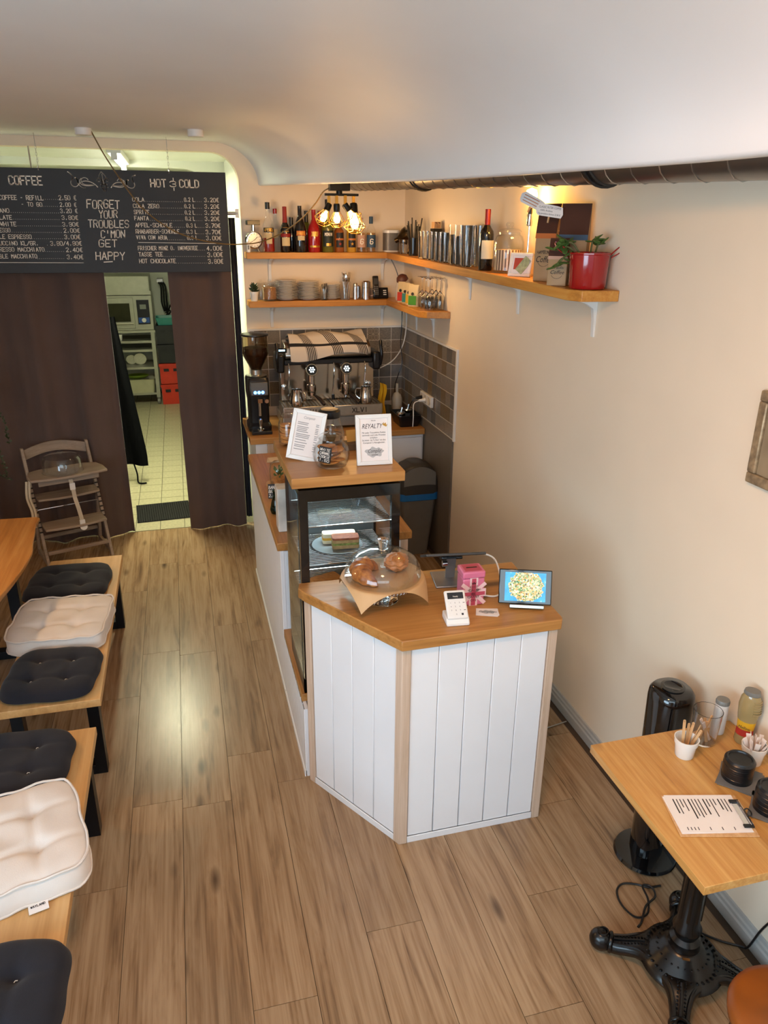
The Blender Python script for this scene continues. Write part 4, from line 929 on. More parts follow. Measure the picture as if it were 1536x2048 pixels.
for x in (-0.145, 0.125):
    g = MB(); g.tube([(x, 0.06, 0.46), (x, -0.01, 0.475), (x, -0.05, 0.455)], 0.028, 14); g.lathe([(0.0, 0.27), (0.033, 0.27), (0.036, 0.28), (0.036, 0.325), (0.026, 0.33), (0.026, 0.40), (0.0, 0.42)], 20, (x, -0.03, 0.0)); o = g.build('group_head', chrome, em)
    T = TR((x, -0.062, 0.445), (R(78), 0, 0))
    MB(T).lathe([(0.0, -0.01), (0.046, -0.01), (0.048, 0.0), (0.044, 0.012), (0.040, 0.012), (0.040, 0.008), (0.0, 0.008)], 28).build('dial_ring', mat('dial_rim', 'a89a80', 0.25, 0.9), o)
    MB(T).lathe([(0.0, 0.0085), (0.0395, 0.0085), (0.0395, 0.0105), (0.0, 0.0105)], 28).build('dial_face', black_gl, o)
    ld = MB(T)
    for k in range(6): a = PI/3*k; ld.lathe([(0.0, 0.0108), (0.0058, 0.0108), (0.0058, 0.012), (0.0, 0.012)], 8, (0.017*math.cos(a), 0.017*math.sin(a), 0))
    ld.lathe([(0.0, 0.0108), (0.005, 0.0108), (0.005, 0.012), (0.0, 0.012)], 8); ld.build('dial_light', emit('dial_led', (0.75, 0.92, 1.0), 4), o)
    pf = MB(); pf.lathe([(0.0, 0.235), (0.02, 0.235), (0.032, 0.245), (0.034, 0.268), (0.0, 0.268)], 20, (x, -0.03, 0)); pf.tube([(x, -0.03, 0.235), (x, -0.03, 0.215)], 0.008, 8); o2 = pf.build('portafilter', chrome, em)
    MB().tube(spline([(x+0.02, -0.065, 0.25), (x+0.05, -0.11, 0.225), (x+0.075, -0.16, 0.195)], 4), [0.008, 0.010, 0.012, 0.013, 0.014, 0.014, 0.015, 0.015, 0.012], 10).build('handle', mat('dark_handle', '2a201c', 0.35), o2)
for x, c in ((-0.315, 0.0), (0.03, 0.0), (0.275, 0.0)):
    MB().tube(spline([(x, -0.03, 0.49), (x, -0.06, 0.45), (x-0.006, -0.06, 0.36), (x-0.012, -0.058, 0.26), (x-0.012, -0.05, 0.22)], 5), 0.006, 8).build('steam_wand', chrome, em)
MB().cyl((0.018, -0.058, 0.21), (0.018, -0.058, 0.25), 0.012, n=12).build('wand_tip', black_pl, em)
for x, z in ((-0.345, 0.30), (0.325, 0.30)): MB(TR((x, 0.058, z), (R(90), 0, 0))).lathe([(0.0, 0.0), (0.022, 0.0), (0.02, 0.02), (0.0, 0.024)], 16).build('gauge', chrome, em)
o = MB().box(-0.40, -0.325, -0.04, -0.02, 0.575, 0.612).build('display', black_gl, em, bevel=0.003)
MB().box(-0.388, -0.34, -0.0412, -0.0402, 0.588, 0.600).build('display_digits', emit('display_cyan', (0.25, 0.75, 1.0), 3), o)
# striped towel
def towel_mat():
    m, nt, bs = _new('striped_towel'); bs.inputs['Roughness'].default_value = 0.9
    tc = nt.nodes.new('ShaderNodeTexCoord'); sp = nt.nodes.new('ShaderNodeSeparateXYZ'); nt.links.new(tc.outputs['Object'], sp.inputs[0])
    def M(op, a, bv=None, b=None):
        n = nt.nodes.new('ShaderNodeMath'); n.operation = op; nt.links.new(a, n.inputs[0])
        if b is not None: nt.links.new(b, n.inputs[1])
        elif bv is not None: n.inputs[1].default_value = bv
        return n.outputs[0]
    sk = M('ADD', sp.outputs[0], None, M('MULTIPLY', sp.outputs[1], 0.55))
    band = M('FRACT', M('MULTIPLY', M('ADD', sk, 3.0), 1/0.20))
    inb = M('LESS_THAN', band, 0.38)
    fine = M('LESS_THAN', M('FRACT', M('MULTIPLY', M('ADD', sk, 3.0), 1/0.013)), 0.6)
    s1 = M('MULTIPLY', inb, None, fine)
    yb = M('LESS_THAN', M('ABSOLUTE', M('SUBTRACT', sp.outputs[1], -0.015)), 0.009)
    tot = M('MAXIMUM', s1, None, yb)
    mx = nt.nodes.new('ShaderNodeMix'); mx.data_type = 'RGBA'; nt.links.new(tot, mx.inputs['Factor'])
    mx.inputs['A'].default_value = (*lin('cfc3b4'), 1); mx.inputs['B'].default_value = (*lin('1c1a1c'), 1)
    nt.links.new(mx.outputs['Result'], bs.inputs['Base Color']); return m
tw = MB(); N1, N2 = 50, 24
def cov(y):
    P = [(-0.045, 0.575), (-0.02, 0.60), (0.0, 0.612), (0.06, 0.642), (0.17, 0.652), (0.26, 0.63)]
    for a, b in zip(P, P[1:]):
        if y <= b[0]: return a[1]+(b[1]-a[1])*max(0, (y-a[0])/(b[0]-a[0]))
    return 0.63
def twf(u, v, off=0.0):
    x = -0.30+0.60*u; y = -0.042+0.26*v
    if v < 0.2:
        h = (0.2-v)/0.2; y = -0.042+0.052-0.052*1.0*(1-(h)**2)**0.5 if False else -0.03-0.022*math.sin(h*PI/2)
        z = cov(-0.02)-h*(0.075+0.03*math.sin(5*u+1))
    else: z = cov(y)+0.010*(1+math.sin(9*u+5*v))+0.03*u*v+0.012*(1+math.sin(4*u+1.0))*math.exp(-((v-0.5)/0.3)**2)
    return (x, y, z+off+0.006)
tw.grid(lambda u, v: twf(u, v), N1, N2); k = len(tw.v); tw.grid(lambda u, v: twf(u, v, 0.006), N1, N2)
for i in range(N1-1):
    for j in (0, N2-1): a, b = i*N2+j, (i+1)*N2+j; tw.f.append((a, b, b+k, a+k))
for j in range(N2-1):
    for i in (0, N1-1): a, b = i*N2+j, i*N2+j+1; tw.f.append((a, b, b+k, a+k))
o = tw.build('tea_towel', towel_mat(), ang=80); o.location = (1.075, 5.70, 0.925)
tag(o, 'cream tea towel with black stripes draped over the espresso machine', 'towel')
# milk jugs
def jug(label, loc, rz):
    t = thing('milk_jug', label, 'jug', loc, rz, group='steel milk jugs')
    MB().lathe([(0.0, 0.0), (0.047, 0.0), (0.05, 0.006), (0.047, 0.05), (0.038, 0.095), (0.041, 0.125), (0.039, 0.125), (0.036, 0.095), (0.044, 0.05), (0.046, 0.008), (0.0, 0.006)], 24).build('body', chrome, t)
    MB().tube(spline([(-0.038, 0, 0.11), (-0.072, 0, 0.105), (-0.078, 0, 0.06), (-0.048, 0, 0.03)], 5), 0.005, 8).build('handle', chrome, t)
    MB().add([(0.036, -0.018, 0.11), (0.036, 0.018, 0.11), (0.06, 0, 0.132), (0.040, -0.016, 0.126), (0.040, 0.016, 0.126)], [(0, 2, 3), (1, 4, 2), (0, 1, 2)]).build('spout', chrome, t)
jug('steel milk jug under the left group of the espresso machine', (0.80, 5.575, 1.111), 2.4); jug('steel milk jug under the right group of the espresso machine', (1.335, 5.565, 1.111), -0.3)
# grinder
gr = thing('coffee_grinder', 'black coffee grinder with bean hopper at the left of the espresso machine', 'coffee grinder', (0.52, 5.72, 0.921))
loft(MB(), [(rrect(0.17, 0.26, 0.03), 0), (rrect(0.17, 0.26, 0.03), 0.04), (rrect(0.15, 0.20, 0.03), 0.06), (rrect(0.15, 0.20, 0.03), 0.22), (rrect(0.165, 0.23, 0.03), 0.27), (rrect(0.165, 0.22, 0.03), 0.38), (rrect(0.15, 0.19, 0.03), 0.40)]).build('body', black_pl, gr)
o = MB(TR((0, -0.121, 0.325), (R(-8), 0, 0))).box(-0.06, 0.07, -0.004, 0.006, -0.05, 0.05).build('control_panel', mat('panel_silver', '5a554e', 0.35, 0.5), gr, bevel=0.006)
mb = MB(TR((0, -0.132, 0.30), (R(82), 0, 0)))
for dx in (-0.028, 0.0, 0.028): mb.lathe([(0.0, 0.0), (0.012, 0.0), (0.012, 0.002), (0.0, 0.002)], 12, (dx, 0, 0))
mb.build('button_light', emit('button_blue', (0.02, 0.22, 1.0), 9), o)
mb = MB(); mb.box(-0.012, 0.022, -0.135, -0.10, 0.22, 0.25); mb.tube([(0, -0.12, 0.12), (0, -0.12, 0.22)], 0.012, 8); mb.cyl((0.055, -0.125, 0.23), (0.055, -0.10, 0.23), 0.016); mb.build('dosing_spout', chrome, gr)
MB().lathe([(0.0, 0.40), (0.075, 0.40), (0.078, 0.408), (0.05, 0.412), (0.042, 0.415), (0.042, 0.45), (0.0, 0.45)], 22).build('collar', steel, gr)
hp = thin('hopper_glass', 'e4dccf')
MB().lathe([(0.040, 0.45), (0.045, 0.46), (0.095, 0.56), (0.098, 0.575), (0.093, 0.70), (0.090, 0.70), (0.095, 0.575), (0.092, 0.562), (0.042, 0.463), (0.037, 0.452)], 28).build('hopper', hp, gr)
MB().lathe([(0.0, 0.455), (0.036, 0.456), (0.089, 0.563), (0.0915, 0.575), (0.09, 0.615), (0.0, 0.622)], 24).build('coffee_beans', mat('coffee_beans', '3a1c0e', 0.45, var=0.5, scale=140, bmp=0.8, bscale=160), gr)
MB().lathe([(0.0, 0.701), (0.10, 0.701), (0.105, 0.706), (0.103, 0.715), (0.06, 0.722), (0.0, 0.722)], 28).build('hopper_lid', black_pl, gr)
MB().box(-0.075, 0.075, -0.23, -0.131, 0.0, 0.025).build('tamp_mat', black_pl, gr, bevel=0.004)
tm = thing('tamper', 'small steel coffee tamper standing in front of the grinder', 'tamper', (0.515, 5.53, 0.947))
MB().lathe([(0.0, 0.0), (0.029, 0.0), (0.029, 0.012), (0.012, 0.02), (0.009, 0.04), (0.014, 0.07), (0.013, 0.085), (0.0, 0.092)], 18).build('body', chrome, tm)
# knock box, bottle and bits on the right
kb = thing('knock_box', 'black knock box with portafilter handles in the tiled corner', 'knock box', (1.665, 5.58, 0.921))
loft(MB(), [(rrect(0.15, 0.22, 0.02), 0), (rrect(0.19, 0.26, 0.02), 0.09), (rrect(0.175, 0.245, 0.02), 0.09), (rrect(0.14, 0.21, 0.02), 0.012)], cap=True).build('bin', black_pl, kb)
for x, y in ((-0.06, -0.07), (0.02, 0.02)):
    MB(TR((x, y, 0.085))).lathe([(0.0, 0.0), (0.034, 0.0), (0.036, 0.022), (0.03, 0.03), (0.0, 0.028)], 18).build('filter_basket', chrome, kb)
    MB().tube([(x, y, 0.11), (x+0.01, y, 0.15)], 0.008, 8).build('basket_pin', chrome, kb)
wb = thing('spray_bottle', 'pale translucent bottle with thin neck in the tiled corner', 'bottle', (1.69, 5.93, 0.921))
MB().lathe([(0.0, 0.0), (0.042, 0.0), (0.045, 0.01), (0.045, 0.13), (0.03, 0.165), (0.012, 0.18), (0.012, 0.25), (0.0, 0.25)], 20).build('body', mat('milky_plastic', 'c2b8a4', 0.35), wb)
cl_ = thing('yellow_cloth', 'yellow cleaning cloth hanging beside the espresso machine', 'cloth', (1.49, 5.74, 0.921))
mb = MB(); mb.grid(lambda u, v: (0.0+0.05*u+0.008*math.sin(9*v), 0.015*math.sin(8*u+3*v), 0.005+0.30*v-0.02*u), 10, 14); k = len(mb.v); mb.grid(lambda u, v: (0.0+0.05*u+0.008*math.sin(9*v), 0.015*math.sin(8*u+3*v)+0.005, 0.005+0.30*v-0.02*u), 10, 14)
mb.build('cloth', mat('yellow_cloth', 'd8a818', 0.9), cl_)
gc = thing('grey_cup', 'small grey cup behind the espresso machine beside the yellow cloth', 'cup', (1.585, 5.85, 0.921))
MB().lathe([(0.0, 0.0), (0.03, 0.0), (0.036, 0.07), (0.036, 0.09), (0.033, 0.09), (0.028, 0.006), (0.0, 0.006)], 18).build('body', mat('grey_green_cup', '5c5a48', 0.5), gc)
# socket strip with plugs
so = thing('socket_strip', 'cream multiple wall socket strip on the tiled right wall', 'socket', (XW-0.0105, 5.36, 1.16))
MB().box(-0.022, 0.0, -0.135, 0.135, -0.04, 0.04).build('plate', white_pl, so, bevel=0.003)
for k in range(3): MB(TR((-0.0225, -0.085+0.085*k, 0.0), (0, R(-90), 0))).lathe([(0.0, -0.004), (0.024, -0.004), (0.027, 0.002), (0.029, 0.002), (0.029, -0.002)][:4], 18).build('outlet', mat('socket_cream', 'd8d0c0', 0.4), so)
def cable(name, label, pts, r, m, n=6): return tag(MB().tube(spline(pts, n), r, 6).build(name, m), label, 'cable', 'cables')
pg = thing('power_plug', 'black plug in the left outlet of the socket strip', 'plug', (XW-0.034, 5.44, 1.16)); MB().tube([(0, 0, 0), (-0.05, 0.0, -0.005)], [0.014, 0.009], 10).build('body', black_pl, pg); MB().tube(spline([(-0.05, 0, -0.005), (-0.08, 0.01, -0.04), (-0.09, 0.05, -0.10)], 5), 0.004, 6).build('cord', black_pl, pg)
pg = thing('power_plug', 'white plug with white cord in the middle outlet of the socket strip', 'plug', (XW-0.034, 5.36, 1.155)); MB().tube([(0, 0, 0), (-0.05, 0.0, -0.004)], [0.014, 0.009], 10).build('body', white_pl, pg); MB().tube(spline([(-0.05, 0, -0.004), (-0.09, 0, -0.03), (-0.10, -0.03, -0.12), (-0.10, -0.02, -0.20)], 5), 0.004, 6).build('cord', white_pl, pg)
cable('wall_cable', 'black cable hanging from the upper shelf down the tiled corner', [(1.66, 6.04, 2.14), (1.70, 6.02, 2.05), (1.735, 6.0, 1.9), (1.72, 5.92, 1.70), (1.715, 5.93, 1.50), (1.73, 5.93, 1.35), (1.70, 5.93, 1.25), (1.69, 6.0, 1.12), (1.72, 6.02, 0.96)], 0.0035, black_pl)
cable('wall_cable', 'white cable curving down the tiled corner to the espresso machine', [(1.745, 5.88, 1.795), (1.75, 5.90, 1.62), (1.735, 5.94, 1.48), (1.68, 6.0, 1.36), (1.58, 6.04, 1.29), (1.47, 6.06, 1.26)], 0.005, white_pl)

# ================================================================== UPPER BACK SHELF: BOTTLES
def bottle(name, label, x, y, prof, m, z=SZ, cap=None, liquid=None, labels=(), emblem=None, n=22, grp='liquor bottles on the shelf'):
    t = thing(name, label, 'bottle', (x, y, z+0.0012), group=grp)
    MB().lathe(prof, n).build('glass_body', m, t)
    if liquid:
        MB().lathe(liquid[0], n).build('liquid', liquid[1], t)
    if cap: MB().lathe(cap[0], 16).build('cap', cap[1], t)
    def rad(z):
        pr2 = [p for p in prof]
        for a, b in zip(pr2, pr2[1:]):
            if a[1] <= z <= b[1] and b[1] > a[1]: return a[0]+(b[0]-a[0])*(z-a[1])/(b[1]-a[1])
        return 0.03
    for (z0, z1, col, span) in labels:
        r0, r1 = rad(z0)+0.0006, rad(z1)+0.0006; mb = MB()
        mb.grid(lambda u, v: ((r0+(r1-r0)*v)*math.sin(span*(u-0.5)), -(r0+(r1-r0)*v)*math.cos(span*(u-0.5)), z0+(z1-z0)*v), 14, 2)
        mb.build('paper_label', col, t, ang=80)
    if emblem:
        z0, h, w, txt, col, r = emblem; tmp = MB(); strokes(tmp, txt, -w/2, 0, w, h, None, h*0.17, 0.1)
        mb = MB(); mb.add([((r+0.0014)*math.sin(v[0]/r), -(r+0.0014)*math.cos(v[0]/r), z0+v[1]) for v in tmp.v], tmp.f); mb.build('lettering', col, t, smooth=False)
    return t
def std(r, hb, hs, rn, ht): return [(0.0, 0.0), (r*0.94, 0.0), (r, 0.006), (r, hb), (r*0.93, hb+(hs-hb)*0.3), (r*0.55, hb+(hs-hb)*0.75), (rn, hs), (rn, ht), (0.0, ht)]
redl = mat('red_liqueur', '8a0d0a', 0.15, var=0.1, coat=0.5); darkgl = mat('black_bottle_glass', '100c0c', 0.06, coat=0.6); lab_cream = mat('label_cream', 'cdb98f', 0.7); lab_blk = mat('label_black', '171518', 0.6); lab_red = mat('label_red', '8c1a14', 0.6)
lab_gold = mat('label_gold', 'b98a3a', 0.35, 0.6); lab_blue = mat('label_blue', '33506a', 0.6); lab_pink = mat('label_pink', 'c79c84', 0.6); lab_or = mat('label_orange', 'c06a2c', 0.6); gold_ink = mat('gold_ink', 'd8a848', 0.4, 0.3)
bottle('liqueur_bottle', 'clear bottle half full of red aperitif with black and cream label', 0.685, 5.955, std(0.044, 0.16, 0.25, 0.014, 0.315), clear, cap=([(0.0, 0.316), (0.016, 0.316), (0.0165, 0.30), (0.0175, 0.30), (0.0175, 0.346), (0.0, 0.348)], black_pl), liquid=([(0.0, 0.004), (0.040, 0.004), (0.0415, 0.01), (0.0415, 0.10), (0.0, 0.10)], redl), labels=((0.06, 0.135, lab_cream, 1.0), (0.14, 0.172, lab_blk, 2.0)), emblem=(0.147, 0.02, 0.07, 'APEROL', gold_ink, 0.0455))
bottle('liqueur_bottle', 'clear bottle with red cap and cherry label behind the red aperitif', 0.75, 6.045, std(0.036, 0.17, 0.23, 0.013, 0.28), clear, cap=([(0.0, 0.281), (0.0155, 0.27), (0.0155, 0.305), (0.0, 0.306)], red_en), labels=((0.10, 0.16, lab_cream, 1.2),))
bottle('liqueur_bottle', 'dark liqueur bottle with red and gold neck and shield label', 0.81, 5.955, std(0.040, 0.15, 0.215, 0.015, 0.30), darkgl, cap=([(0.0, 0.215), (0.0185, 0.20), (0.0165, 0.24), (0.016, 0.318), (0.0, 0.32)], lab_red), labels=((0.045, 0.105, lab_cream, 1.6), (0.108, 0.132, lab_red, 2.2), (0.145, 0.175, lab_gold, 1.4)))
bottle('liqueur_bottle', 'low dark bottle standing behind between two liqueurs', 0.868, 6.03, std(0.030, 0.13, 0.19, 0.013, 0.24), darkgl, cap=([(0.0, 0.19), (0.0145, 0.19), (0.0145, 0.245), (0.0, 0.246)], black_pl))
bottle('liqueur_bottle', 'black round-shouldered cream liqueur bottle with orange oval label', 0.923, 5.955, [(0.0, 0.0), (0.048, 0.0), (0.05, 0.006), (0.05, 0.11), (0.047, 0.15), (0.036, 0.20), (0.022, 0.24), (0.0155, 0.265), (0.0155, 0.325), (0.0, 0.327)], darkgl, labels=((0.118, 0.152, lab_or, 1.5), (0.085, 0.116, lab_cream, 1.1)), emblem=(0.127, 0.016, 0.062, 'BAILEYS', gold_ink, 0.049))
bottle('liqueur_bottle', 'bottle with black neck foil behind the cream liqueur', 0.985, 6.04, std(0.034, 0.16, 0.22, 0.013, 0.27), thin('pale_green_glass', 'd0d8a0'), cap=([(0.0, 0.22), (0.0155, 0.21), (0.0145, 0.24), (0.0145, 0.292), (0.0, 0.294)], black_pl))
bottle('liqueur_bottle', 'glossy red painted liqueur bottle with gold script', 1.027, 5.955, [(0.0, 0.0), (0.045, 0.0), (0.047, 0.006), (0.047, 0.15), (0.040, 0.185), (0.024, 0.21), (0.0165, 0.232), (0.0165, 0.30), (0.0, 0.302)], red_en, labels=((0.035, 0.048, lab_gold, 1.8),), emblem=(0.115, 0.03, 0.05, 'XUXU', gold_ink, 0.047))
bottle('liqueur_bottle', 'bottle with pink neck foil behind the red painted bottle', 1.088, 6.04, std(0.034, 0.16, 0.22, 0.013, 0.27), thin('rose_glass', 'e0b8a0'), cap=([(0.0, 0.22), (0.0155, 0.21), (0.0145, 0.24), (0.0145, 0.292), (0.0, 0.294)], mat('pink_foil', 'a85a4a', 0.3, 0.5)))
bottle('liqueur_bottle', 'tall olive green bottle with dark label under the lamp', 1.132, 5.955, std(0.045, 0.17, 0.26, 0.015, 0.34), mat('olive_glass', '5d5a1c', 0.1, coat=0.5), cap=([(0.0, 0.28), (0.0175, 0.27), (0.0165, 0.30), (0.0165, 0.372), (0.0, 0.374)], lab_blk), labels=((0.04, 0.155, mat('label_green', '16241c', 0.6), 2.2), (0.045, 0.065, lab_gold, 0.9)), emblem=(0.118, 0.02, 0.06, 'MONIN', chalk, 0.0458))
for x, l, c, e in ((1.221, 'small syrup bottle with amber syrup and red emblem label', mat('amber_syrup', '8a4a1c', 0.12, coat=0.5), lab_red), (1.316, 'small syrup bottle with golden syrup and star flower label', mat('gold_syrup', 'b98a2c', 0.12, coat=0.5), lab_gold)):
    t = bottle('syrup_bottle', l, x, 5.955, std(0.037, 0.14, 0.19, 0.012, 0.215), c, cap=([(0.0, 0.2155), (0.014, 0.2155), (0.014, 0.232), (0.0, 0.233)], black_pl), labels=((0.10, 0.14, lab_blk, 1.6), (0.088, 0.099, lab_or, 1.8), (0.035, 0.086, lab_blk, 1.7)))
    mb = MB(TR((0, -0.0392, 0.06)) @ FRONT); st = [(0.013*(1 if k % 2 == 0 else 0.45)*math.cos(PI/2+PI*k/5), 0.013*(1 if k % 2 == 0 else 0.45)*math.sin(PI/2+PI*k/5), 0) for k in range(10)]; mb.add(st, [tuple(range(10))]); mb.build('emblem', e, t, smooth=False)
bottle('soda_bottle', 'small clear soda bottle with pink label beside the blue one', 1.395, 5.955, std(0.034, 0.15, 0.20, 0.013, 0.24), clear, liquid=([(0.0, 0.004), (0.031, 0.004), (0.032, 0.14), (0.0, 0.14)], thin('pale_soda', 'f3e4d0', 1.33)), labels=((0.035, 0.125, lab_pink, 2.6),), cap=([(0.0, 0.241), (0.0145, 0.235), (0.0145, 0.247), (0.0, 0.248)], lab_pink), emblem=(0.06, 0.035, 0.03, '6', chalk, 0.0346))
bottle('soda_bottle', 'small clear soda bottle with blue label and blue neck band', 1.471, 5.955, std(0.035, 0.15, 0.20, 0.013, 0.25), clear, liquid=([(0.0, 0.004), (0.032, 0.004), (0.033, 0.14), (0.0, 0.14)], thin('pale_soda', 'f3e4d0', 1.33)), labels=((0.035, 0.125, lab_blue, 2.6),), cap=([(0.0135, 0.205), (0.0155, 0.205), (0.0155, 0.256), (0.0, 0.257)], lab_blue), emblem=(0.06, 0.035, 0.03, '6', chalk, 0.0356))
# clock shaped bottle stop / alarm clock
ck = thing('table_clock', 'chrome table clock with white dial and black top at the shelf end', 'clock', (0.575, 5.975, SZ+0.001), R(14))
MB(TR((0, 0, 0.085), (R(90), 0, 0))).lathe([(0.0, -0.025), (0.05, -0.025), (0.062, -0.015), (0.064, 0.0), (0.062, 0.02), (0.055, 0.024), (0.052, 0.018), (0.0, 0.018)], 32).build('case', chrome, ck)
T = TR((0, -0.0185, 0.085), (R(90), 0, 0)); o = MB(T).lathe([(0.0, 0.0), (0.051, 0.0), (0.051, 0.001), (0.0, 0.001)], 32).build('dial', white_cer, ck)
mb = MB(T)
for k in range(12):
    a = PI/6*k; ribbon(mb, [(0.040*math.sin(a), 0.040*math.cos(a)), (0.047*math.sin(a), 0.047*math.cos(a))], 0.003, T, 0.0016)
ribbon(mb, [(0, 0), (0.024, 0.022)], 0.004, T, 0.0018); ribbon(mb, [(0.006, 0.005), (-0.034, -0.02)], 0.0028, T, 0.0018); mb.build('hands_and_ticks', ink, o, smooth=False)
for s in (-1, 1): MB().tube([(s*0.03, 0, 0.035), (s*0.045, 0, 0.001)], 0.006, 8).build('foot', chrome, ck)
mb = MB(); mb.cyl((0, 0, 0.145), (0, 0, 0.19), 0.014); mb.build('neck', chrome, ck)
MB().box(-0.05, 0.05, -0.02, 0.02, 0.19, 0.222).build('black_top', black_pl, ck, bevel=0.003)
lt_ = thing('white_switch_box', 'small white switch box at the left end of the bottle shelf', 'switch', (0.530, 5.935, SZ+0.001)); MB().box(-0.012, 0.012, -0.02, 0.02, 0, 0.075).build('housing', white_pl, lt_, bevel=0.003); MB().box(-0.006, 0.006, -0.0215, -0.0205, 0.02, 0.05).build('rocker', greyp, lt_)
# speaker
sk = thing('loudspeaker', 'white and grey rounded loudspeaker in the shelf corner', 'speaker', (1.64, 5.99, SZ+0.001))
loft(MB(), [(rrect(0.11, 0.10, 0.03), 0.0), (rrect(0.12, 0.11, 0.035), 0.012)]).build('base', white_pl, sk)
loft(MB(), [(rrect(0.119, 0.109, 0.035), 0.012), (rrect(0.119, 0.109, 0.035), 0.14)]).build('grille', mat('speaker_grille', '77726c', 0.5, 0.4, var=0.15, scale=300), sk)
loft(MB(), [(rrect(0.12, 0.11, 0.035), 0.14), (rrect(0.12, 0.11, 0.035), 0.158), (rrect(0.11, 0.10, 0.03), 0.162)]).build('top', white_pl, sk)

# ================================================================== LOWER BACK SHELF
pp = thing('potted_succulent', 'tiny dark succulent in a small white pot at the shelf end', 'plant', (0.555, 5.945, SZ2+0.001))
MB().lathe([(0.0, 0.0), (0.024, 0.0), (0.031, 0.055), (0.034, 0.055), (0.034, 0.07), (0.029, 0.07), (0.0, 0.062)], 18).build('pot', white_cer, pp)
mb = MB()
for k in range(16):
    a = k*2.4; el = 0.3+0.9*(k/16); L = 0.045; d = Vector((math.cos(a)*math.cos(el), math.sin(a)*math.cos(el), math.sin(el)))
    p = Vector((0, 0, 0.068+0.002*k)); mb.tube([p, p+d*L*0.5, p+d*L], [0.004, 0.009, 0.002], 6)
mb.build('leaves', leaf_d, pp)
def jar(label, loc, r, h, content=None, cz=0.6, ribs=True, gm=clear, grp=None, cat='jar', name='glass_jar'):
    t = thing(name, label, cat, loc, group=grp)
    pr = [(0.0, 0.0), (r*0.92, 0.0), (r, 0.008), (r, h*0.62), (r*0.88, h*0.72), (r*0.72, h*0.76), (r*0.72, h*0.80), (r*0.68, h*0.80), (r*0.68, h*0.76), (r*0.84, h*0.71), (r*0.955, h*0.61), (r*0.955, 0.012), (0.0, 0.010)]
    MB().lathe(pr, 26).build('body', gm, t)
    MB().lathe([(0.0, h*0.805), (r*0.78, h*0.805), (r*0.80, h*0.83), (r*0.6, h*0.87), (r*0.2, h*0.885), (r*0.16, h*0.90), (r*0.25, h*0.93), (r*0.27, h*0.97), (r*0.18, h), (0.0, h)], 24).build('lid', gm, t)
    if content: MB().lathe([(0.0, 0.012), (r*0.93, 0.014), (r*0.93, h*cz*0.62), (r*0.6, h*cz*0.66), (0.0, h*cz*0.64)], 20).build('contents', content, t)
    return t
jar('small glass jar of brown sugar on the lower shelf beside the succulent', (0.675, 5.965, SZ2+0.001), 0.055, 0.155, mat('brown_sugar', '9a6a3e', 0.9, var=0.2, scale=200), 1.0)
jar('empty small glass jar at the back behind the succulent', (0.618, 6.05, SZ2+0.001), 0.042, 0.15)
pm_ = MB().lathe([(0.0, 0.002), (0.045, 0.0), (0.05, 0.003), (0.083, 0.0115), (0.0855, 0.0135), (0.083, 0.0145), (0.05, 0.006), (0.0, 0.005)], 30).mesh('plate', white_cer)
pm2 = MB().lathe([(0.0, 0.002), (0.038, 0.0), (0.042, 0.003), (0.066, 0.009), (0.068, 0.0105), (0.066, 0.0115), (0.042, 0.005), (0.0, 0.004)], 28).mesh('plate', white_cer)
for sx, sy, n, me, dz, nm in ((0.808, 6.0, 13, pm_, 0.0113, 'left'), (0.982, 6.0, 12, pm_, 0.0113, 'middle'), (1.165, 6.02, 13, pm2, 0.0085, 'right')):
    for k in range(n):
        o = bpy.data.objects.new('plate', me); C.objects.link(o); o.location = (sx+random.uniform(-.002, .002), sy+random.uniform(-.002, .002), SZ2+0.001+dz*k)
        i = n-1-k; tag(o, f'white plate, {"topmost" if i == 0 else ORD[i]+" from the top"} of the {nm} plate stack on the lower shelf', 'plate', f'{nm} plate stack')
def tumbler(label, loc, r0, r1, h, grp, name='glass_tumbler', flip=False, th=0.002):
    t = thing(name, label, 'glass', loc, group=grp)
    pr = [(0.0, 0.0), (r0*0.95, 0.0), (r0, 0.004), (r1, h), (r1-th, h), (r0-th, 0.008), (0.0, 0.007)]
    MB().lathe(pr, 22).build('body', solid_glass, t)
    return t
def cutlery(label_base, cx, cy, z, n, r, L, grp, seed):
    rg = random.Random(seed)
    for k in range(n):
        a = 2*PI*k/n+rg.uniform(-.3, .3); tl = R(rg.uniform(4, 10)); rr = r*0.35
        T = TR((cx+rr*math.cos(a)*0.5, cy+rr*math.sin(a)*0.5, z+0.012), (0, 0, 0)) @ Euler((-tl*math.sin(a), tl*math.cos(a), a+rg.uniform(0, 3))).to_matrix().to_4x4()
        t = thing('spoon' if k % 2 else 'fork', f'steel {"spoon" if k % 2 else "fork"} {label_base}, {["first", "second", "third", "fourth", "fifth", "sixth"][k]} in the bunch', 'cutlery', (0, 0, 0), group=grp); t.matrix_world = T
        MB().tube([(0, 0, 0), (0, 0, L*0.6)], [0.004, 0.0025], 6).build('handle', chrome, t)
        if k % 2: MB().ball((0, 0, L*0.75), L*0.16, 10, 6, sc=(0.65, 0.22, 1)).build('bowl', chrome, t)
        else:
            mb = MB(); mb.box(-0.01, 0.01, -0.001, 0.001, L*0.6, L*0.75)
            for q in (-0.0085, -0.0028, 0.0028, 0.0085): mb.box(q-0.0014, q+0.0014, -0.001, 0.001, L*0.75, L*0.95)
            mb.build('tines', chrome, t)
tumbler('low glass of teaspoons in front of the small plates', (1.098, 5.945, SZ2+0.001), 0.030, 0.037, 0.10, 'cutlery glasses'); cutlery('in the low teaspoon glass', 1.098, 5.945, SZ2+0.001, 5, 0.03, 0.12, 'teaspoon bunch', 3)
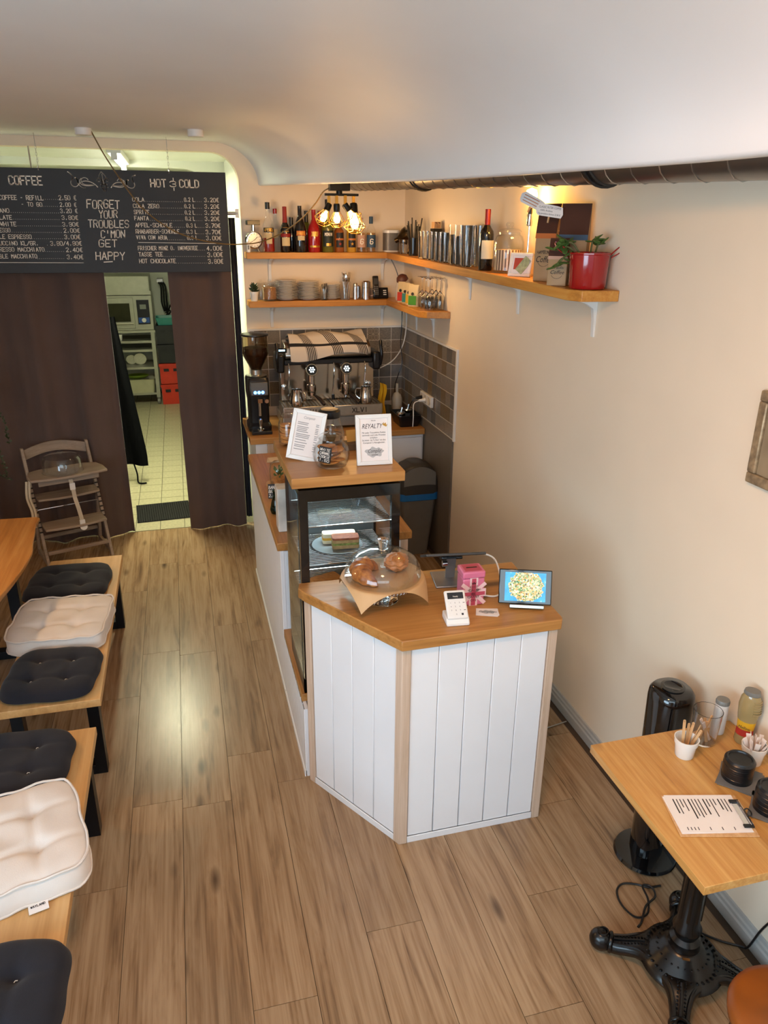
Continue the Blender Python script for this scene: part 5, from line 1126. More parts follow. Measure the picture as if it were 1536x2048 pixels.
tumbler('tall glass full of forks and knives beside the plates', (1.262, 5.955, SZ2+0.001), 0.037, 0.043, 0.135, 'cutlery glasses'); cutlery('in the tall cutlery glass', 1.262, 5.955, SZ2+0.001, 6, 0.036, 0.205, 'fork bunch', 8)
for x, r, h, l in ((1.345, 0.019, 0.125, 'slim steel shaker beside the cutlery glass'), (1.432, 0.034, 0.14, 'wide steel cocoa shaker with handle beside the telephone'), (1.385, 0.022, 0.10, 'short steel shaker between the slim and the wide one')):
    t = thing('steel_shaker', l, 'shaker', (x, 5.955 if r != 0.022 else 6.04, SZ2+0.001), group='steel shakers')
    MB().lathe([(0.0, 0.0), (r, 0.0), (r, h*0.62), (r*0.94, h*0.63), (r*0.94, h*0.65), (r, h*0.66), (r, h*0.93), (r*0.7, h), (0.0, h)], 20).build('body', chrome, t)
    if r > 0.03: MB().tube(spline([(r, 0, h*0.55), (r+0.03, 0, h*0.5), (r+0.028, 0, h*0.25), (r, 0, h*0.18)], 4), 0.004, 6).build('handle', chrome, t)
ph = thing('cordless_telephone', 'black cordless telephone standing in its charger on the lower shelf', 'telephone', (1.545, 5.965, SZ2+0.001))
MB(TR((0.015, 0.02, 0.0), (R(-18), 0, 0))).box(-0.06, 0.062, -0.012, 0.02, 0.002, 0.085).build('charger', black_pl, ph, bevel=0.004)
T = TR((-0.03, -0.012, 0.012), (R(-14), 0, 0)); hs = MB(T).box(-0.023, 0.023, -0.012, 0.012, 0, 0.165).build('handset', black_pl, ph, bevel=0.006)
MB(T).box(-0.017, 0.017, -0.0135, -0.0125, 0.10, 0.145).build('screen', mat('phone_screen', '4a4a48', 0.2), hs)
mb = MB(T)
for i in range(3):
    for j in range(5): mb.box(-0.016+0.012*i, -0.008+0.012*i, -0.0138, -0.0125, 0.02+0.014*j, 0.028+0.014*j)
mb.build('keys', greyp, hs)
mb = MB(TR((0.015, 0.02, 0.0), (R(-18), 0, 0)))
for j in range(3): mb.box(0.02, 0.045, -0.0135, -0.0122, 0.025+0.016*j, 0.032+0.016*j)
mb.build('charger_keys', chalk, ph)

# ================================================================== LOWER RIGHT SHELF
ds = thing('cup_dispenser', 'white rounded dispenser with brown lid in the corner of the lower shelf', 'dispenser', (1.69, 5.80, SZ2+0.001), R(35))
MB(TR((0, 0, 0), (0, 0, 0))).lathe([(0.0, 0.0), (0.055, 0.0), (0.062, 0.02), (0.06, 0.10), (0.045, 0.16), (0.02, 0.185), (0.0, 0.19)], 24).build('body', mat('milk_white', 'cfc5bb', 0.4), ds)
MB(TR((-0.008, 0, 0.15), (0, R(-25), 0))).lathe([(0.045, 0.0), (0.047, 0.004), (0.04, 0.03), (0.02, 0.045), (0.0, 0.048)], 20).build('lid', mat('brown_lid', '5c3427', 0.5), ds)
for x, y, w, c, l in ((1.645, 5.67, 0.065, 'b83222', 'kraft tea bag with red label, leftmost of the tea bags'), (1.65, 5.565, 0.06, '2f8078', 'kraft tea bag with teal label, second of the tea bags'), (1.65, 5.47, 0.06, 'c99a20', 'kraft tea bag with yellow label, third of the tea bags'), (1.645, 5.355, 0.085, '3f8a2a', 'kraft tea bag with green label nearest the wine glasses')):
    t = thing('tea_bag_pouch', l, 'tea bag', (x, y, SZ2+0.001), R(-48), group='tea pouches on the lower shelf')
    kr = mat('kraft_pouch', 'cdb88e', 0.5, bmp=0.3)
    loft(MB(), [(rrect(w, 0.05, 0.012, 3), 0), (rrect(w, 0.054, 0.015, 3), 0.05), (rrect(w, 0.03, 0.01, 3), 0.115), (rrect(w, 0.006, 0.002, 3), 0.15)]).build('pouch', kr, t)
    lm = mat('pouch_label_'+c, c, 0.6)
    MB(TR((0, -0.0285, 0.047), (R(-3), 0, 0))).box(-w*0.38, w*0.38, -0.0006, 0.0006, -0.035, 0.028).build('label_print', lm, t)
    MB(TR((0, -0.0262, 0.082), (R(-10), 0, 0))).lathe([(0.0, -0.001), (0.011, -0.001), (0.011, 0.001), (0.0, 0.001)], 12, T=TR((0, -0.0255, 0.088), (R(78), 0, 0))).build('round_sticker', lab_blk, t)
wgp = [(0.0, 0.0), (0.033, 0.0), (0.034, 0.002), (0.01, 0.006), (0.004, 0.012), (0.0035, 0.085), (0.01, 0.095), (0.032, 0.125), (0.037, 0.16), (0.034, 0.20), (0.031, 0.215), (0.0298, 0.215), (0.0325, 0.20), (0.0355, 0.16), (0.0305, 0.126), (0.009, 0.0985), (0.0, 0.096)]
wme = MB(TR((0, 0, 0.215), (PI, 0, 0))).lathe(wgp, 20).mesh('wine_glass', solid_glass)
nms = ['first', 'second', 'third', 'fourth', 'fifth', 'sixth']
for k, (x, y) in enumerate(((1.665, 5.235), (1.745, 5.255), (1.665, 5.15), (1.745, 5.165), (1.668, 5.065), (1.745, 5.078))):
    o = bpy.data.objects.new('wine_glass', wme); C.objects.link(o); o.location = (x, y, SZ2+0.0012)
    tag(o, f'upturned wine glass in the {["far", "middle", "near"][k//2]} pair, {["aisle", "wall"][k % 2]} side, on the lower shelf', 'wine glass', 'wine glasses')

# ================================================================== UPPER RIGHT SHELF
ld_ = thing('bronze_desk_lamp', 'dark bronze bell-shaped lamp head lying in the shelf corner', 'lamp', (1.69, 5.845, sz(5.845)+0.001))
br = mat('bronze_dark', '4c3c26', 0.25, 0.9)
MB(TR((0, 0, 0.11), (0, R(-115), R(-25)))).lathe([(0.062, -0.05), (0.064, -0.05), (0.058, -0.02), (0.035, 0.02), (0.02, 0.035), (0.018, 0.06), (0.0, 0.062), (0.0, 0.058), (0.016, 0.057), (0.018, 0.034), (0.033, 0.018), (0.056, -0.021)], 24).build('shade', br, ld_)
MB().tube(spline([(0.03, 0.0, 0.13), (0.05, 0.0, 0.17), (0.06, 0.0, 0.08), (0.05, 0, 0.008)], 5), 0.006, 8).build('arm', br, ld_)
MB().lathe([(0.0, 0.0), (0.05, 0.0), (0.05, 0.008), (0.0, 0.012)], 20, (0.03, 0, 0)).build('base', br, ld_)
tumbler('small glass standing beside the bronze lamp head', (1.66, 5.70, sz(5.70)+0.001), 0.03, 0.036, 0.10, 'small shelf glasses'); tumbler('small glass behind the black straw holder', (1.715, 5.62, sz(5.62)+0.001), 0.03, 0.036, 0.10, 'small shelf glasses')
sh = thing('straw_holder', 'tall glass packed with thick black straws on the upper shelf', 'straws', (1.665, 5.46, sz(5.46)+0.001))
MB().lathe([(0.0, 0.0), (0.034, 0.0), (0.042, 0.12), (0.040, 0.12), (0.032, 0.006), (0.0, 0.006)], 18).build('holder', mat('smoked_holder', '18181a', 0.15), sh)
rg = random.Random(2)
for k in range(11):
    a = 2*PI*k/11; b = Vector((0.018*math.cos(a), 0.018*math.sin(a), 0.01)); tt = Vector((0.05*math.cos(a)+rg.uniform(-.01, .01), 0.055*math.sin(a), 0.225+rg.uniform(-.03, .03)))
    MB().tube([b, tt], 0.0045, 7).build('straw', black_pl, sh)
sb = thing('stirrer_box', 'black box of pale wooden stirrers behind the glasses', 'stirrers', (1.735, 5.17, sz(5.17)+0.001))
MB().box(-0.03, 0.03, -0.04, 0.04, 0, 0.19).build('box', black_pl, sb, bevel=0.002)
for k in range(7): MB().box(-0.024+0.007*k, -0.019+0.007*k, -0.03, 0.03, 0.191, 0.232-(k % 3)*0.006).build('stirrer', pale_wood, sb)
gi = 0
for row, (x, r, h, ys, nm) in enumerate(((1.635, 0.037, 0.175, (5.14, 5.05, 4.96, 4.87, 4.78, 4.69), 'front row'), (1.725, 0.037, 0.175, (4.95, 4.86, 4.77, 4.68), 'wall row'))):
    for k, y in enumerate(ys):
        tumbler(f'straight clear drinking glass, {nms[k]} from the corner in the {nm} of the upper shelf', (x, y, sz(y)+0.001), r*0.86, r, h, 'drinking glasses')
for k, (x, y) in enumerate(((1.636, 4.50), (1.728, 4.52), (1.636, 4.405), (1.728, 4.425), (1.636, 4.31), (1.728, 4.33))):
    tumbler(f'tall latte glass beside the wine bottle, {["far", "middle", "near"][k//2]} pair, {["front", "wall"][k % 2]} side', (x, y, sz(y)+0.001), 0.033, 0.043, 0.225, 'latte glasses')
t = bottle('wine_bottle', 'dark red wine bottle with cream label and red foil neck', 1.642, 4.03, std(0.0385, 0.185, 0.235, 0.0145, 0.30), darkgl, z=sz(4.03), cap=([(0.0, 0.235), (0.0155, 0.232), (0.0155, 0.30), (0.016, 0.312), (0.0, 0.313)], mat('red_foil', '8a1c12', 0.35, 0.3)), labels=((0.06, 0.155, mat('wine_label', 'd8cdb8', 0.7), 2.2),), grp='wine')
cj = jar('large glass cookie jar with striped biscuits on the upper shelf', (1.70, 3.86, sz(3.86)+0.001), 0.078, 0.25, None)
st_m = _new('striped_contents')
m, nt, bs = st_m; tc = nt.nodes.new('ShaderNodeTexCoord'); sp = nt.nodes.new('ShaderNodeSeparateXYZ'); nt.links.new(tc.outputs['Object'], sp.inputs[0])
at = nt.nodes.new('ShaderNodeMath'); at.operation = 'ARCTAN2'; nt.links.new(sp.outputs[1], at.inputs[0]); nt.links.new(sp.outputs[0], at.inputs[1])
ml = nt.nodes.new('ShaderNodeMath'); ml.operation = 'MULTIPLY'; ml.inputs[1].default_value = 16/(2*PI)*1.6; nt.links.new(at.outputs[0], ml.inputs[0])
fr_ = nt.nodes.new('ShaderNodeMath'); fr_.operation = 'FRACT'; nt.links.new(ml.outputs[0], fr_.inputs[0])
nt.links.new(ramp(nt, fr_.outputs[0], [(0.35, '5a3520'), (0.42, 'd8bfa0')]), bs.inputs['Base Color'])
MB().lathe([(0.0, 0.012), (0.0715, 0.014), (0.0715, 0.115), (0.0, 0.12)], 28).build('contents', m, cj)
pf_ = thing('framed_postcard', 'small white leaning frame with a red postcard and leaf card', 'picture frame', (1.645, 3.60, sz(3.60)+0.002), R(-50), rot=(R(-14), 0, R(-50)))
mb = MB(); mb.box(-0.06, 0.06, 0, 0.014, 0, 0.015); mb.box(-0.06, 0.06, 0, 0.014, 0.10, 0.115); mb.box(-0.06, -0.045, 0, 0.014, 0.015, 0.10); mb.box(0.045, 0.06, 0, 0.014, 0.015, 0.10); mb.build('frame', white_pl, pf_, bevel=0.002)
MB().box(-0.0449, 0.0449, 0.006, 0.012, 0.015, 0.10).build('backing', paper, pf_); MB().box(-0.035, 0.02, 0.004, 0.0055, 0.035, 0.09).build('red_print', mat('print_red', 'b5442e', 0.6), pf_)
MB(TR((0.018, 0.001, 0.055), (0, R(35), 0))).box(-0.022, 0.022, -0.001, 0.001, -0.04, 0.04).build('leaf_card', mat('leaf_card', '9aa882', 0.6, var=0.3, scale=60), pf_)
# small lamp with naked bulb
bl = thing('shelf_lamp', 'slim chrome lamp with glowing amber bulb behind the coffee bags', 'lamp', (1.715, 3.66, sz(3.66)+0.001))
MB().lathe([(0.0, 0.0), (0.04, 0.0), (0.04, 0.008), (0.008, 0.014), (0.0, 0.014)], 20).build('base', chrome, bl)
MB().tube([(0, 0, 0.014), (0, 0, 0.235)], 0.0045, 8).build('stem', chrome, bl)
MB().lathe([(0.0, 0.235), (0.013, 0.235), (0.015, 0.245), (0.015, 0.29), (0.0, 0.29)], 14).build('socket', chrome, bl)
MB().lathe([(0.0, 0.2905), (0.011, 0.2905), (0.011, 0.32), (0.0, 0.325)], 14).build('holder', black_pl, bl)
MB().lathe([(0.0, 0.326), (0.01, 0.327), (0.013, 0.335), (0.026, 0.36), (0.03, 0.378), (0.024, 0.40), (0.0, 0.41)], 16).build('bulb', emit('shelf_bulb', (1.0, 0.55, 0.12), 45), bl)
l = point('shelf_bulb_light', (0, 0, 0.372), 15.0, (1.0, 0.48, 0.07), 0.04); l.parent = bl
# coffee bags
def coffee_bag(label, loc, rz, w, d, h, band, logo='Coffee'):
    t = thing('coffee_bag', label, 'coffee bag', loc, rz, group='coffee bags'); kr = mat('kraft_bag', 'a88860', 0.55, bmp=0.3)
    loft(MB(), [(rrect(w, d, 0.006, 2), 0), (rrect(w*1.01, d*1.02, 0.006, 2), h*0.5), (rrect(w, 0.012, 0.002, 2), h)]).build('bag', kr, t)
    brown = mat('bag_brown_label', '4a2614', 0.85)
    def slope(z): return -d/2*1.03 if z < h*0.5 else -(d/2*1.02+(0.006-d/2*1.02)*(z-h*0.5)/(h*0.5))-0.0015
    z0, z1 = h*0.62, h*1.004
    mb = MB(); mb.add([(-w*0.505, slope(z0)-0.001, z0), (w*0.505, slope(z0)-0.001, z0), (w*0.505, slope(z1), z1), (-w*0.505, slope(z1), z1), (-w*0.5, slope(z0)+0.002, z0), (w*0.5, slope(z0)+0.002, z0), (w*0.5, 0.0085, z1), (-w*0.5, 0.0085, z1)], [(0, 1, 2, 3), (4, 0, 3, 7), (1, 5, 6, 2), (3, 2, 6, 7), (4, 5, 1, 0)]); o = mb.build('top_label', brown, t, smooth=False)
    zb = h*0.56; mb = MB(); mb.add([(-w*0.506, slope(zb)-0.0015, zb), (w*0.506, slope(zb)-0.0015, zb), (w*0.506, slope(z0)-0.0015, z0+0.002), (-w*0.506, slope(z0)-0.0015, z0+0.002)], [(0, 1, 2, 3)]); mb.build('colour_band', band, t, smooth=False)
    T = TR((0, -d/2*1.03-0.0008, 0)) @ FRONT; mb = MB(); text_mesh(mb, logo, 0, h*0.25, h*0.085, T, shear=0.3, maxw=w*0.8); text_mesh(mb, 'HAMBURG', 0, h*0.36, h*0.045, T, maxw=w*0.7)
    ribbon(mb, [(w*0.32*math.cos(a), h*0.31+w*0.32*math.sin(a)) for a in [R(30+12*i) for i in range(11)]], 0.0012, T); ribbon(mb, [(w*0.32*math.cos(a), h*0.29-w*0.32*math.sin(a)) for a in [R(30+12*i) for i in range(11)]], 0.0012, T)
    mb.build('logo_print', ink, t, smooth=False)
    return t
coffee_bag('tall kraft coffee bag with orange band beside the shelf lamp', (1.675, 3.36, sz(3.36)+0.001), R(-52), 0.10, 0.065, 0.335, lab_or)
coffee_bag('tall kraft coffee bag with blue band behind the red pot', (1.705, 3.17, sz(3.17)+0.001), R(-38), 0.125, 0.075, 0.335, lab_blue)
coffee_bag('short kraft coffee bag in front of the tall ones', (1.625, 3.14, sz(3.14)+0.001), R(-40), 0.085, 0.05, 0.195, lab_pink)
for k, (dx, dy, dz, rot, l) in enumerate(((1.60, 3.40, 2.505, 0.42, 'torn paper tag glowing orange before the bulb'), (1.60, 3.22, 2.463, 0.12, 'torn white paper price tag on the tall coffee bags'))):
    t = thing('price_tag', l, 'price tag', (dx, dy, dz), group='torn price tags', rot=(0, 0, R(-42)))
    poly = [(-0.06, -0.014), (-0.05, -0.024), (0.055, -0.026), (0.062, -0.01), (0.056, 0.018), (0.03, 0.022), (-0.045, 0.026), (-0.062, 0.01)]
    MB(FRONT @ TR((0, 0, 0), (0, 0, -rot))).prism(poly, -0.0005, 0.0005).build('paper', paper, t, smooth=False)
    mb = MB(FRONT @ TR((0, 0, 0.0009), (0, 0, -rot)))
    if k: text_mesh(mb, 'CLASSIC FILTER COFFEE', 0, 0.008, 0.0085, None, maxw=0.10); text_mesh(mb, '100% Arabica', -0.015, -0.005, 0.0075, None, maxw=0.06); text_mesh(mb, '1kg gemahlene Bohnen 23,90 €', 0, -0.018, 0.0075, None, maxw=0.10)
    else:
        for q in range(3): ribbon(mb, [(-0.045, 0.012-0.012*q), (0.03, 0.012-0.012*q)], 0.003, None)
    mb.build('print', ink if k else lab_or, t, smooth=False)
    MB(FRONT @ TR((0, 0, 0), (0, 0, -rot))).box(-0.003, 0.003, -0.05, -0.02, -0.012, -0.001).build('clip', pale_wood, t)
# red pot with succulent
rp = thing('red_planter', 'glossy red enamel pot with a trailing jade plant at the shelf end', 'plant pot', (1.688, 2.99, sz(2.99)+0.001))
MB().lathe([(0.0, 0.0), (0.074, 0.0), (0.076, 0.004), (0.083, 0.135), (0.086, 0.138), (0.086, 0.144), (0.082, 0.146), (0.080, 0.138), (0.0, 0.12)], 36).build('pot', red_en, rp)
MB().lathe([(0.0, 0.121), (0.0785, 0.124), (0.0785, 0.128), (0.0, 0.13)], 24).build('soil', soil, rp)
for s in (-1, 1): MB().tube(spline([(s*0.084*0.7, -0.05*s, 0.13), (s*0.095, -0.06*s, 0.165), (s*0.125, -0.075*s, 0.185), (s*0.12, -0.07*s, 0.16), (s*0.088*0.75, -0.06*s, 0.125)], 4), 0.0025, 6).build('handle', red_en, rp)
rg = random.Random(11)
def jade(base, tip, nl, L):
    sp = spline([base, tuple((Vector(base)+Vector(tip))/2+Vector((0, 0, 0.025))), tip], 6); MB().tube(sp, 0.004, 6).build('stem', mat('jade_stem', '5a5a30', 0.6), rp)
    for k in range(nl):
        p = sp[-1-(k//3)*2]; a = rg.uniform(0, 6.28); el = rg.uniform(-0.6, 0.9); d = Vector((math.cos(a)*math.cos(el), math.sin(a)*math.cos(el), math.sin(el)))
        T = Matrix.Translation(p+d*L*0.5) @ d.to_track_quat('X', 'Z').to_matrix().to_4x4()
        MB(T).ball((0, 0, 0), L/2, 8, 6, sc=(1, 0.48, 0.18)).build('leaf', leaf_m, rp)
jade((-0.04, 0.03, 0.13), (-0.11, 0.085, 0.15), 9, 0.055); jade((-0.03, 0.02, 0.13), (-0.10, 0.06, 0.18), 9, 0.055); jade((-0.05, 0.02, 0.13), (-0.13, 0.05, 0.085), 8, 0.05); jade((0.0, 0.0, 0.13), (0.005, -0.01, 0.195), 10, 0.045); jade((0.02, 0.0, 0.13), (0.03, -0.03, 0.18), 7, 0.042)
# ================================================================== OAK SLAB ITEMS (z 1.45)
ZS = 1.4505
def frame_box(name, label, loc, rot, w, h, bw, grp):
    t = thing(name, label, 'picture frame', loc, rot=rot, group=grp)
    mb = MB()
    def bar(pts): mb.prism(pts, 0, 0.016, FRONT @ TR((0, 0, -0.016)))
    for poly in ([(-w/2, 0), (w/2, 0), (w/2-bw, bw), (-w/2+bw, bw)], [(-w/2, h), (w/2, h), (w/2-bw, h-bw), (-w/2+bw, h-bw)], [(-w/2, 0), (-w/2+bw, bw), (-w/2+bw, h-bw), (-w/2, h)], [(w/2, 0), (w/2-bw, bw), (w/2-bw, h-bw), (w/2, h)]): bar(poly)
    mb.build('frame', white_pl, t, bevel=0.0015)
    MB().box(-w/2+bw-0.001, w/2-bw+0.001, 0.006, 0.015, bw-0.001, h-bw+0.001).build('sheet', paper, t)
    MB().add([(-0.02, 0.017, h*0.8), (0.02, 0.017, h*0.8), (0.03, 0.075, 0.02), (-0.03, 0.075, 0.02), (-0.02, 0.02, h*0.8), (0.02, 0.02, h*0.8), (0.03, 0.078, 0.02), (-0.03, 0.078, 0.02)], [(0, 1, 2, 3), (7, 6, 5, 4), (0, 3, 7, 4), (1, 5, 6, 2), (0, 4, 5, 1), (3, 2, 6, 7)]).build('easel', black_pl, t, smooth=False)
    return t, TR((0, 0.0052, 0)) @ FRONT
t, T = frame_box('framed_price_list', 'white framed price list leaning aslant beside the biscuit jar', (0.452, 3.06, ZS+0.002), (R(-13), R(9), R(-22)), 0.145, 0.215, 0.018, 'white table frames')
mb = MB(); text_mesh(mb, 'Comptoir', 0, 0.178, 0.012, T, maxw=0.05, shear=0.3)
rg = random.Random(4)
for k, z in enumerate((0.160, 0.153, 0.142, 0.135, 0.128, 0.121, 0.110, 0.103, 0.096, 0.085, 0.074, 0.063, 0.056, 0.045)):
    ln = rg.uniform(0.04, 0.06); ribbon(mb, [(-0.045, z), (-0.045+ln, z)], 0.0028, T); ribbon(mb, [(0.035, z), (0.046, z)], 0.0028, T)
mb.build('print', greyink, t, smooth=False)
t, T = frame_box('framed_poster', 'upright white frame with a poster headed royalty', (0.742, 2.925, ZS+0.002), (R(-12), 0, R(-3)), 0.152, 0.212, 0.017, 'white table frames')
mb = MB(); text_mesh(mb, 'Werde', 0, 0.184, 0.005, T); text_mesh(mb, 'REYALTY', -0.008, 0.154, 0.020, T, shear=0.35, maxw=0.09)
for k, s_ in enumerate(('Mit jeder Transaktion Punkte', 'sammeln und tolle Prämien', 'erhalten.', 'Sei immer „Up To Date“ mit allen', 'Comptoir´s Neuigkeiten.')): text_mesh(mb, s_, 0, 0.133-0.0105*k, 0.0068, T, maxw=0.10)
text_mesh(mb, "Compliz'", 0, 0.052, 0.016, T @ TR((0, 0, 0.0006)), shear=0.4, maxw=0.06); ribbon(mb, [(-0.012, 0.042), (0.014, 0.042)], 0.002, T @ TR((0, 0, 0.0006)))
mb.build('print', ink, t, smooth=False)
mb = MB(); bl_ = [(0.038*math.cos(a)*(1+0.15*math.sin(5*a)), 0.054+0.02*math.sin(a)*(1+0.2*math.cos(7*a)), 0) for a in [2*PI*k/36 for k in range(36)]]; mb.add([(x, y, 0.0003) for x, y, _ in bl_], [tuple(range(36))], T); mb.build('logo_blot', mat('blot_grey', 'b4b2b0', 0.8), t, smooth=False)
mb = MB(T @ TR((0.049, 0.168, 0.0005), (0, 0, R(-28)))); mb.add([(-0.009, -0.006, 0), (0.009, -0.006, 0), (0.01, 0.007, 0), (0.005, 0.001, 0), (0.0, 0.009, 0), (-0.005, 0.001, 0), (-0.01, 0.007, 0)], [(0, 1, 2, 3, 4, 5, 6)]); mb.build('crown_print', lab_gold, t, smooth=False)
# biscuit jar with chalk label
bj = thing('biscuit_jar', 'round glass jar of biscuits with black chalk label on the oak slab', 'jar', (0.562, 2.965, ZS))
prj = [(0.0, 0.0), (0.055, 0.0), (0.062, 0.004), (0.074, 0.03), (0.078, 0.055), (0.072, 0.085), (0.055, 0.105), (0.050, 0.112), (0.050, 0.120), (0.047, 0.120), (0.047, 0.110), (0.052, 0.103), (0.069, 0.083), (0.0748, 0.055), (0.071, 0.031), (0.060, 0.009), (0.0, 0.007)]
def ribbed(prof, n, amp, k):
    mb = MB(); vs = []; fs = []; q = len(prof)
    for i in range(n):
        a = 2*PI*i/n
        for r, z in prof: rr = r*(1+amp*math.cos(k*a)*(1 if 0.02 < z < 0.1 else 0)); vs.append((rr*math.cos(a), rr*math.sin(a), z))
    for i in range(n):
        j = (i+1) % n
        for p in range(q-1): fs.append((i*q+p, j*q+p, j*q+p+1, i*q+p+1))
    return mb.add(vs, fs)
ribbed(prj, 72, 0.012, 18).build('body', clear, bj, ang=60)
MB().lathe([(0.0, 0.1205), (0.056, 0.1205), (0.057, 0.127), (0.04, 0.138), (0.014, 0.144), (0.011, 0.150), (0.02, 0.158), (0.022, 0.166), (0.014, 0.175), (0.0, 0.177)], 28).build('lid', clear, bj)
bis = mat('biscuit', 'b97a3c', 0.8, var=0.2, scale=60, bmp=0.4)
rg = random.Random(8)
for k in range(12):
    a = rg.uniform(0, 6.28); r = 0.022; MB(TR((r*math.cos(a), r*math.sin(a), 0.014+0.0068*k), (R(rg.uniform(-9, 9)), R(rg.uniform(-9, 9)), 0))).lathe([(0.0, -0.003), (0.034, -0.003), (0.037, 0.0), (0.034, 0.003), (0.0, 0.004)], 16).build('biscuit', bis, bj)
T = TR((-0.040, -0.075, 0.072), (R(8), R(10), R(-28))); o = MB(T).box(-0.026, 0.026, -0.0025, 0.0025, -0.036, 0.036).build('chalk_label', slate, bj, bevel=0.002)
mb = MB(T @ TR((0, -0.0029, 0)) @ FRONT)
for k, s_ in enumerate(('WHITE', 'CARAMEL', 'COOKIE', '1,50')): strokes(mb, s_, -0.022, 0.018-0.016*k, 0.044, 0.011, None, 0.0016, 0.15, 0.06)
mb.build('chalk_lettering', chalk, o, smooth=False)
t = jar('tall glass biscuit jar behind the leaning price list', (0.437, 3.33, ZS), 0.048, 0.165, None)
for k in range(9): MB(TR((rg.uniform(-.004, .004), rg.uniform(-.004, .004), 0.016+0.0095*k), (R(rg.uniform(-6, 6)), 0, 0))).lathe([(0.0, -0.004), (0.04, -0.004), (0.042, 0.0), (0.04, 0.004), (0.0, 0.005)], 16).build('biscuit', bis, t)
bj2 = thing('storage_jar', 'glass canister with wide black lid behind the biscuit jar', 'jar', (0.625, 3.325, ZS))
MB().lathe([(0.0, 0.0), (0.066, 0.0), (0.07, 0.006), (0.068, 0.05), (0.052, 0.10), (0.046, 0.12), (0.043, 0.12), (0.05, 0.098), (0.065, 0.05), (0.066, 0.008), (0.0, 0.006)], 26).build('body', clear, bj2)
MB().lathe([(0.0, 0.1205), (0.05, 0.1205), (0.052, 0.128), (0.050, 0.15), (0.04, 0.158), (0.0, 0.156)], 24).build('lid', black_pl, bj2)
MB().lathe([(0.0, 0.009), (0.06, 0.01), (0.058, 0.04), (0.0, 0.045)], 20).build('contents', mat('dark_coffee', '4a3018', 0.8, var=0.4, scale=150), bj2)
# napkin/tip holder behind the royalty frame
nb = thing('kraft_card_holder', 'open kraft cardboard holder behind the royalty frame', 'holder', (0.715, 3.20, ZS))
mb = MB(); mb.box(-0.05, 0.05, -0.035, 0.035, 0, 0.03); mb.build('tray', mat('brown_tray', '5a4630', 0.7), nb, bevel=0.002)
MB(TR((0, 0.0, 0.03), (R(-20), 0, R(10)))).box(-0.035, 0.035, -0.002, 0.002, 0.002, 0.055).build('card', mat('kraft_card', 'b98a3e', 0.7), nb)

# ================================================================== IN THE FRIDGE
def plate_f(label, x, y, z, r):
    o = MB().lathe([(0.0, 0.002), (r*0.55, 0.0), (r*0.6, 0.003), (r*0.97, 0.012), (r, 0.015), (r*0.97, 0.0155), (r*0.6, 0.006), (0.0, 0.005)], 32).build('fridge_plate', mat('grey_plate', '7d878c', 0.25), loc=(x, y, z)); return tag(o, label, 'plate')
plate_f('grey-blue plate with sandwiches on the upper fridge rack', 0.60, 3.06, 1.0325, 0.115)
bread = mat('white_bread', 'd9cdb0', 0.85, var=0.08, scale=60, bmp=0.3); filling = mat('lettuce_filling', '6a7a3a', 0.7, var=0.5, scale=80); crust = mat('egg_yellow', 'd8a028', 0.6, var=0.1); ham = mat('ham_filling', '8a4a30', 0.6, var=0.3, scale=60)
def sandwich(label, loc, rz, w, d, hh, layers):
    t = thing('sandwich', label, 'sandwich', loc, rz, group='sandwiches in the fridge'); z = 0.0
    for nm, th, m in layers:
        loft(MB(), [(rrect(w, d, 0.012, 3), z), (rrect(w*1.02, d*1.02, 0.012, 3), z+th*0.5), (rrect(w, d, 0.012, 3), z+th)]).build(nm, m, t); z += th+0.0005
    return t
sandwich('white bread sandwich at the back of the fridge plate', (0.615, 3.10, 1.0415), R(-5), 0.15, 0.05, 0, (('bread_slice', 0.016, bread), ('filling', 0.012, crust), ('bread_slice', 0.018, bread)))
sandwich('brown bread sandwich with lettuce at the front of the fridge plate', (0.63, 3.025, 1.0475), R(-5), 0.12, 0.06, 0, (('bread_slice', 0.016, mat('brown_bread', '9a8058', 0.85, var=0.2, scale=50)), ('filling', 0.010, filling), ('bread_slice', 0.014, mat('brown_bread', '9a8058')), ('filling', 0.010, ham)))
sandwich('bread roll with salad on the lower fridge rack', (0.535, 3.0, 0.8525), R(20), 0.13, 0.08, 0, (('bread_slice', 0.022, bis), ('filling', 0.012, filling), ('bread_slice', 0.026, bis)))

# ================================================================== SALES COUNTER ITEMS (z .98)
ZK = 0.9805
CX, CY = 0.695, 2.61
cs = thing('cake_stand', 'clear glass footed cake stand with beaded rim on the sales counter', 'cake stand', (CX, CY, ZK))
MB().lathe([(0.0, 0.0), (0.058, 0.0), (0.064, 0.003), (0.058, 0.007), (0.028, 0.016), (0.014, 0.034), (0.012, 0.06), (0.018, 0.08), (0.03, 0.088)], 40).build('foot', solid_glass, cs)
MB().lathe([(0.0, 0.090), (0.14, 0.094), (0.160, 0.099), (0.164, 0.105), (0.158, 0.107), (0.14, 0.101), (0.0, 0.097)], 56).build('plate', clear, cs)
mb = MB()
for k in range(72): a = 2*PI*k/72; mb.ball((0.162*math.cos(a), 0.162*math.sin(a), 0.100), 0.0045, 6, 4)
o = mb.build('beaded_rim', solid_glass, cs); o['kind'] = 'stuff'
dm = thing('cake_stand_dome', 'clear glass dome with crystal knob over the croissant', 'cake dome', (CX, CY, ZK+0.1105))
do = [(0.153, 0.0), (0.1535, 0.012), (0.149, 0.040), (0.131, 0.070), (0.098, 0.093), (0.055, 0.106), (0.0, 0.110)]; di = [(0.0, 0.1075), (0.055, 0.1035), (0.0965, 0.091), (0.1288, 0.0688), (0.1467, 0.0395), (0.151, 0.012), (0.1505, 0.0)]
MB().lathe(do+di, 56).build('dome', clear, dm, ang=60)
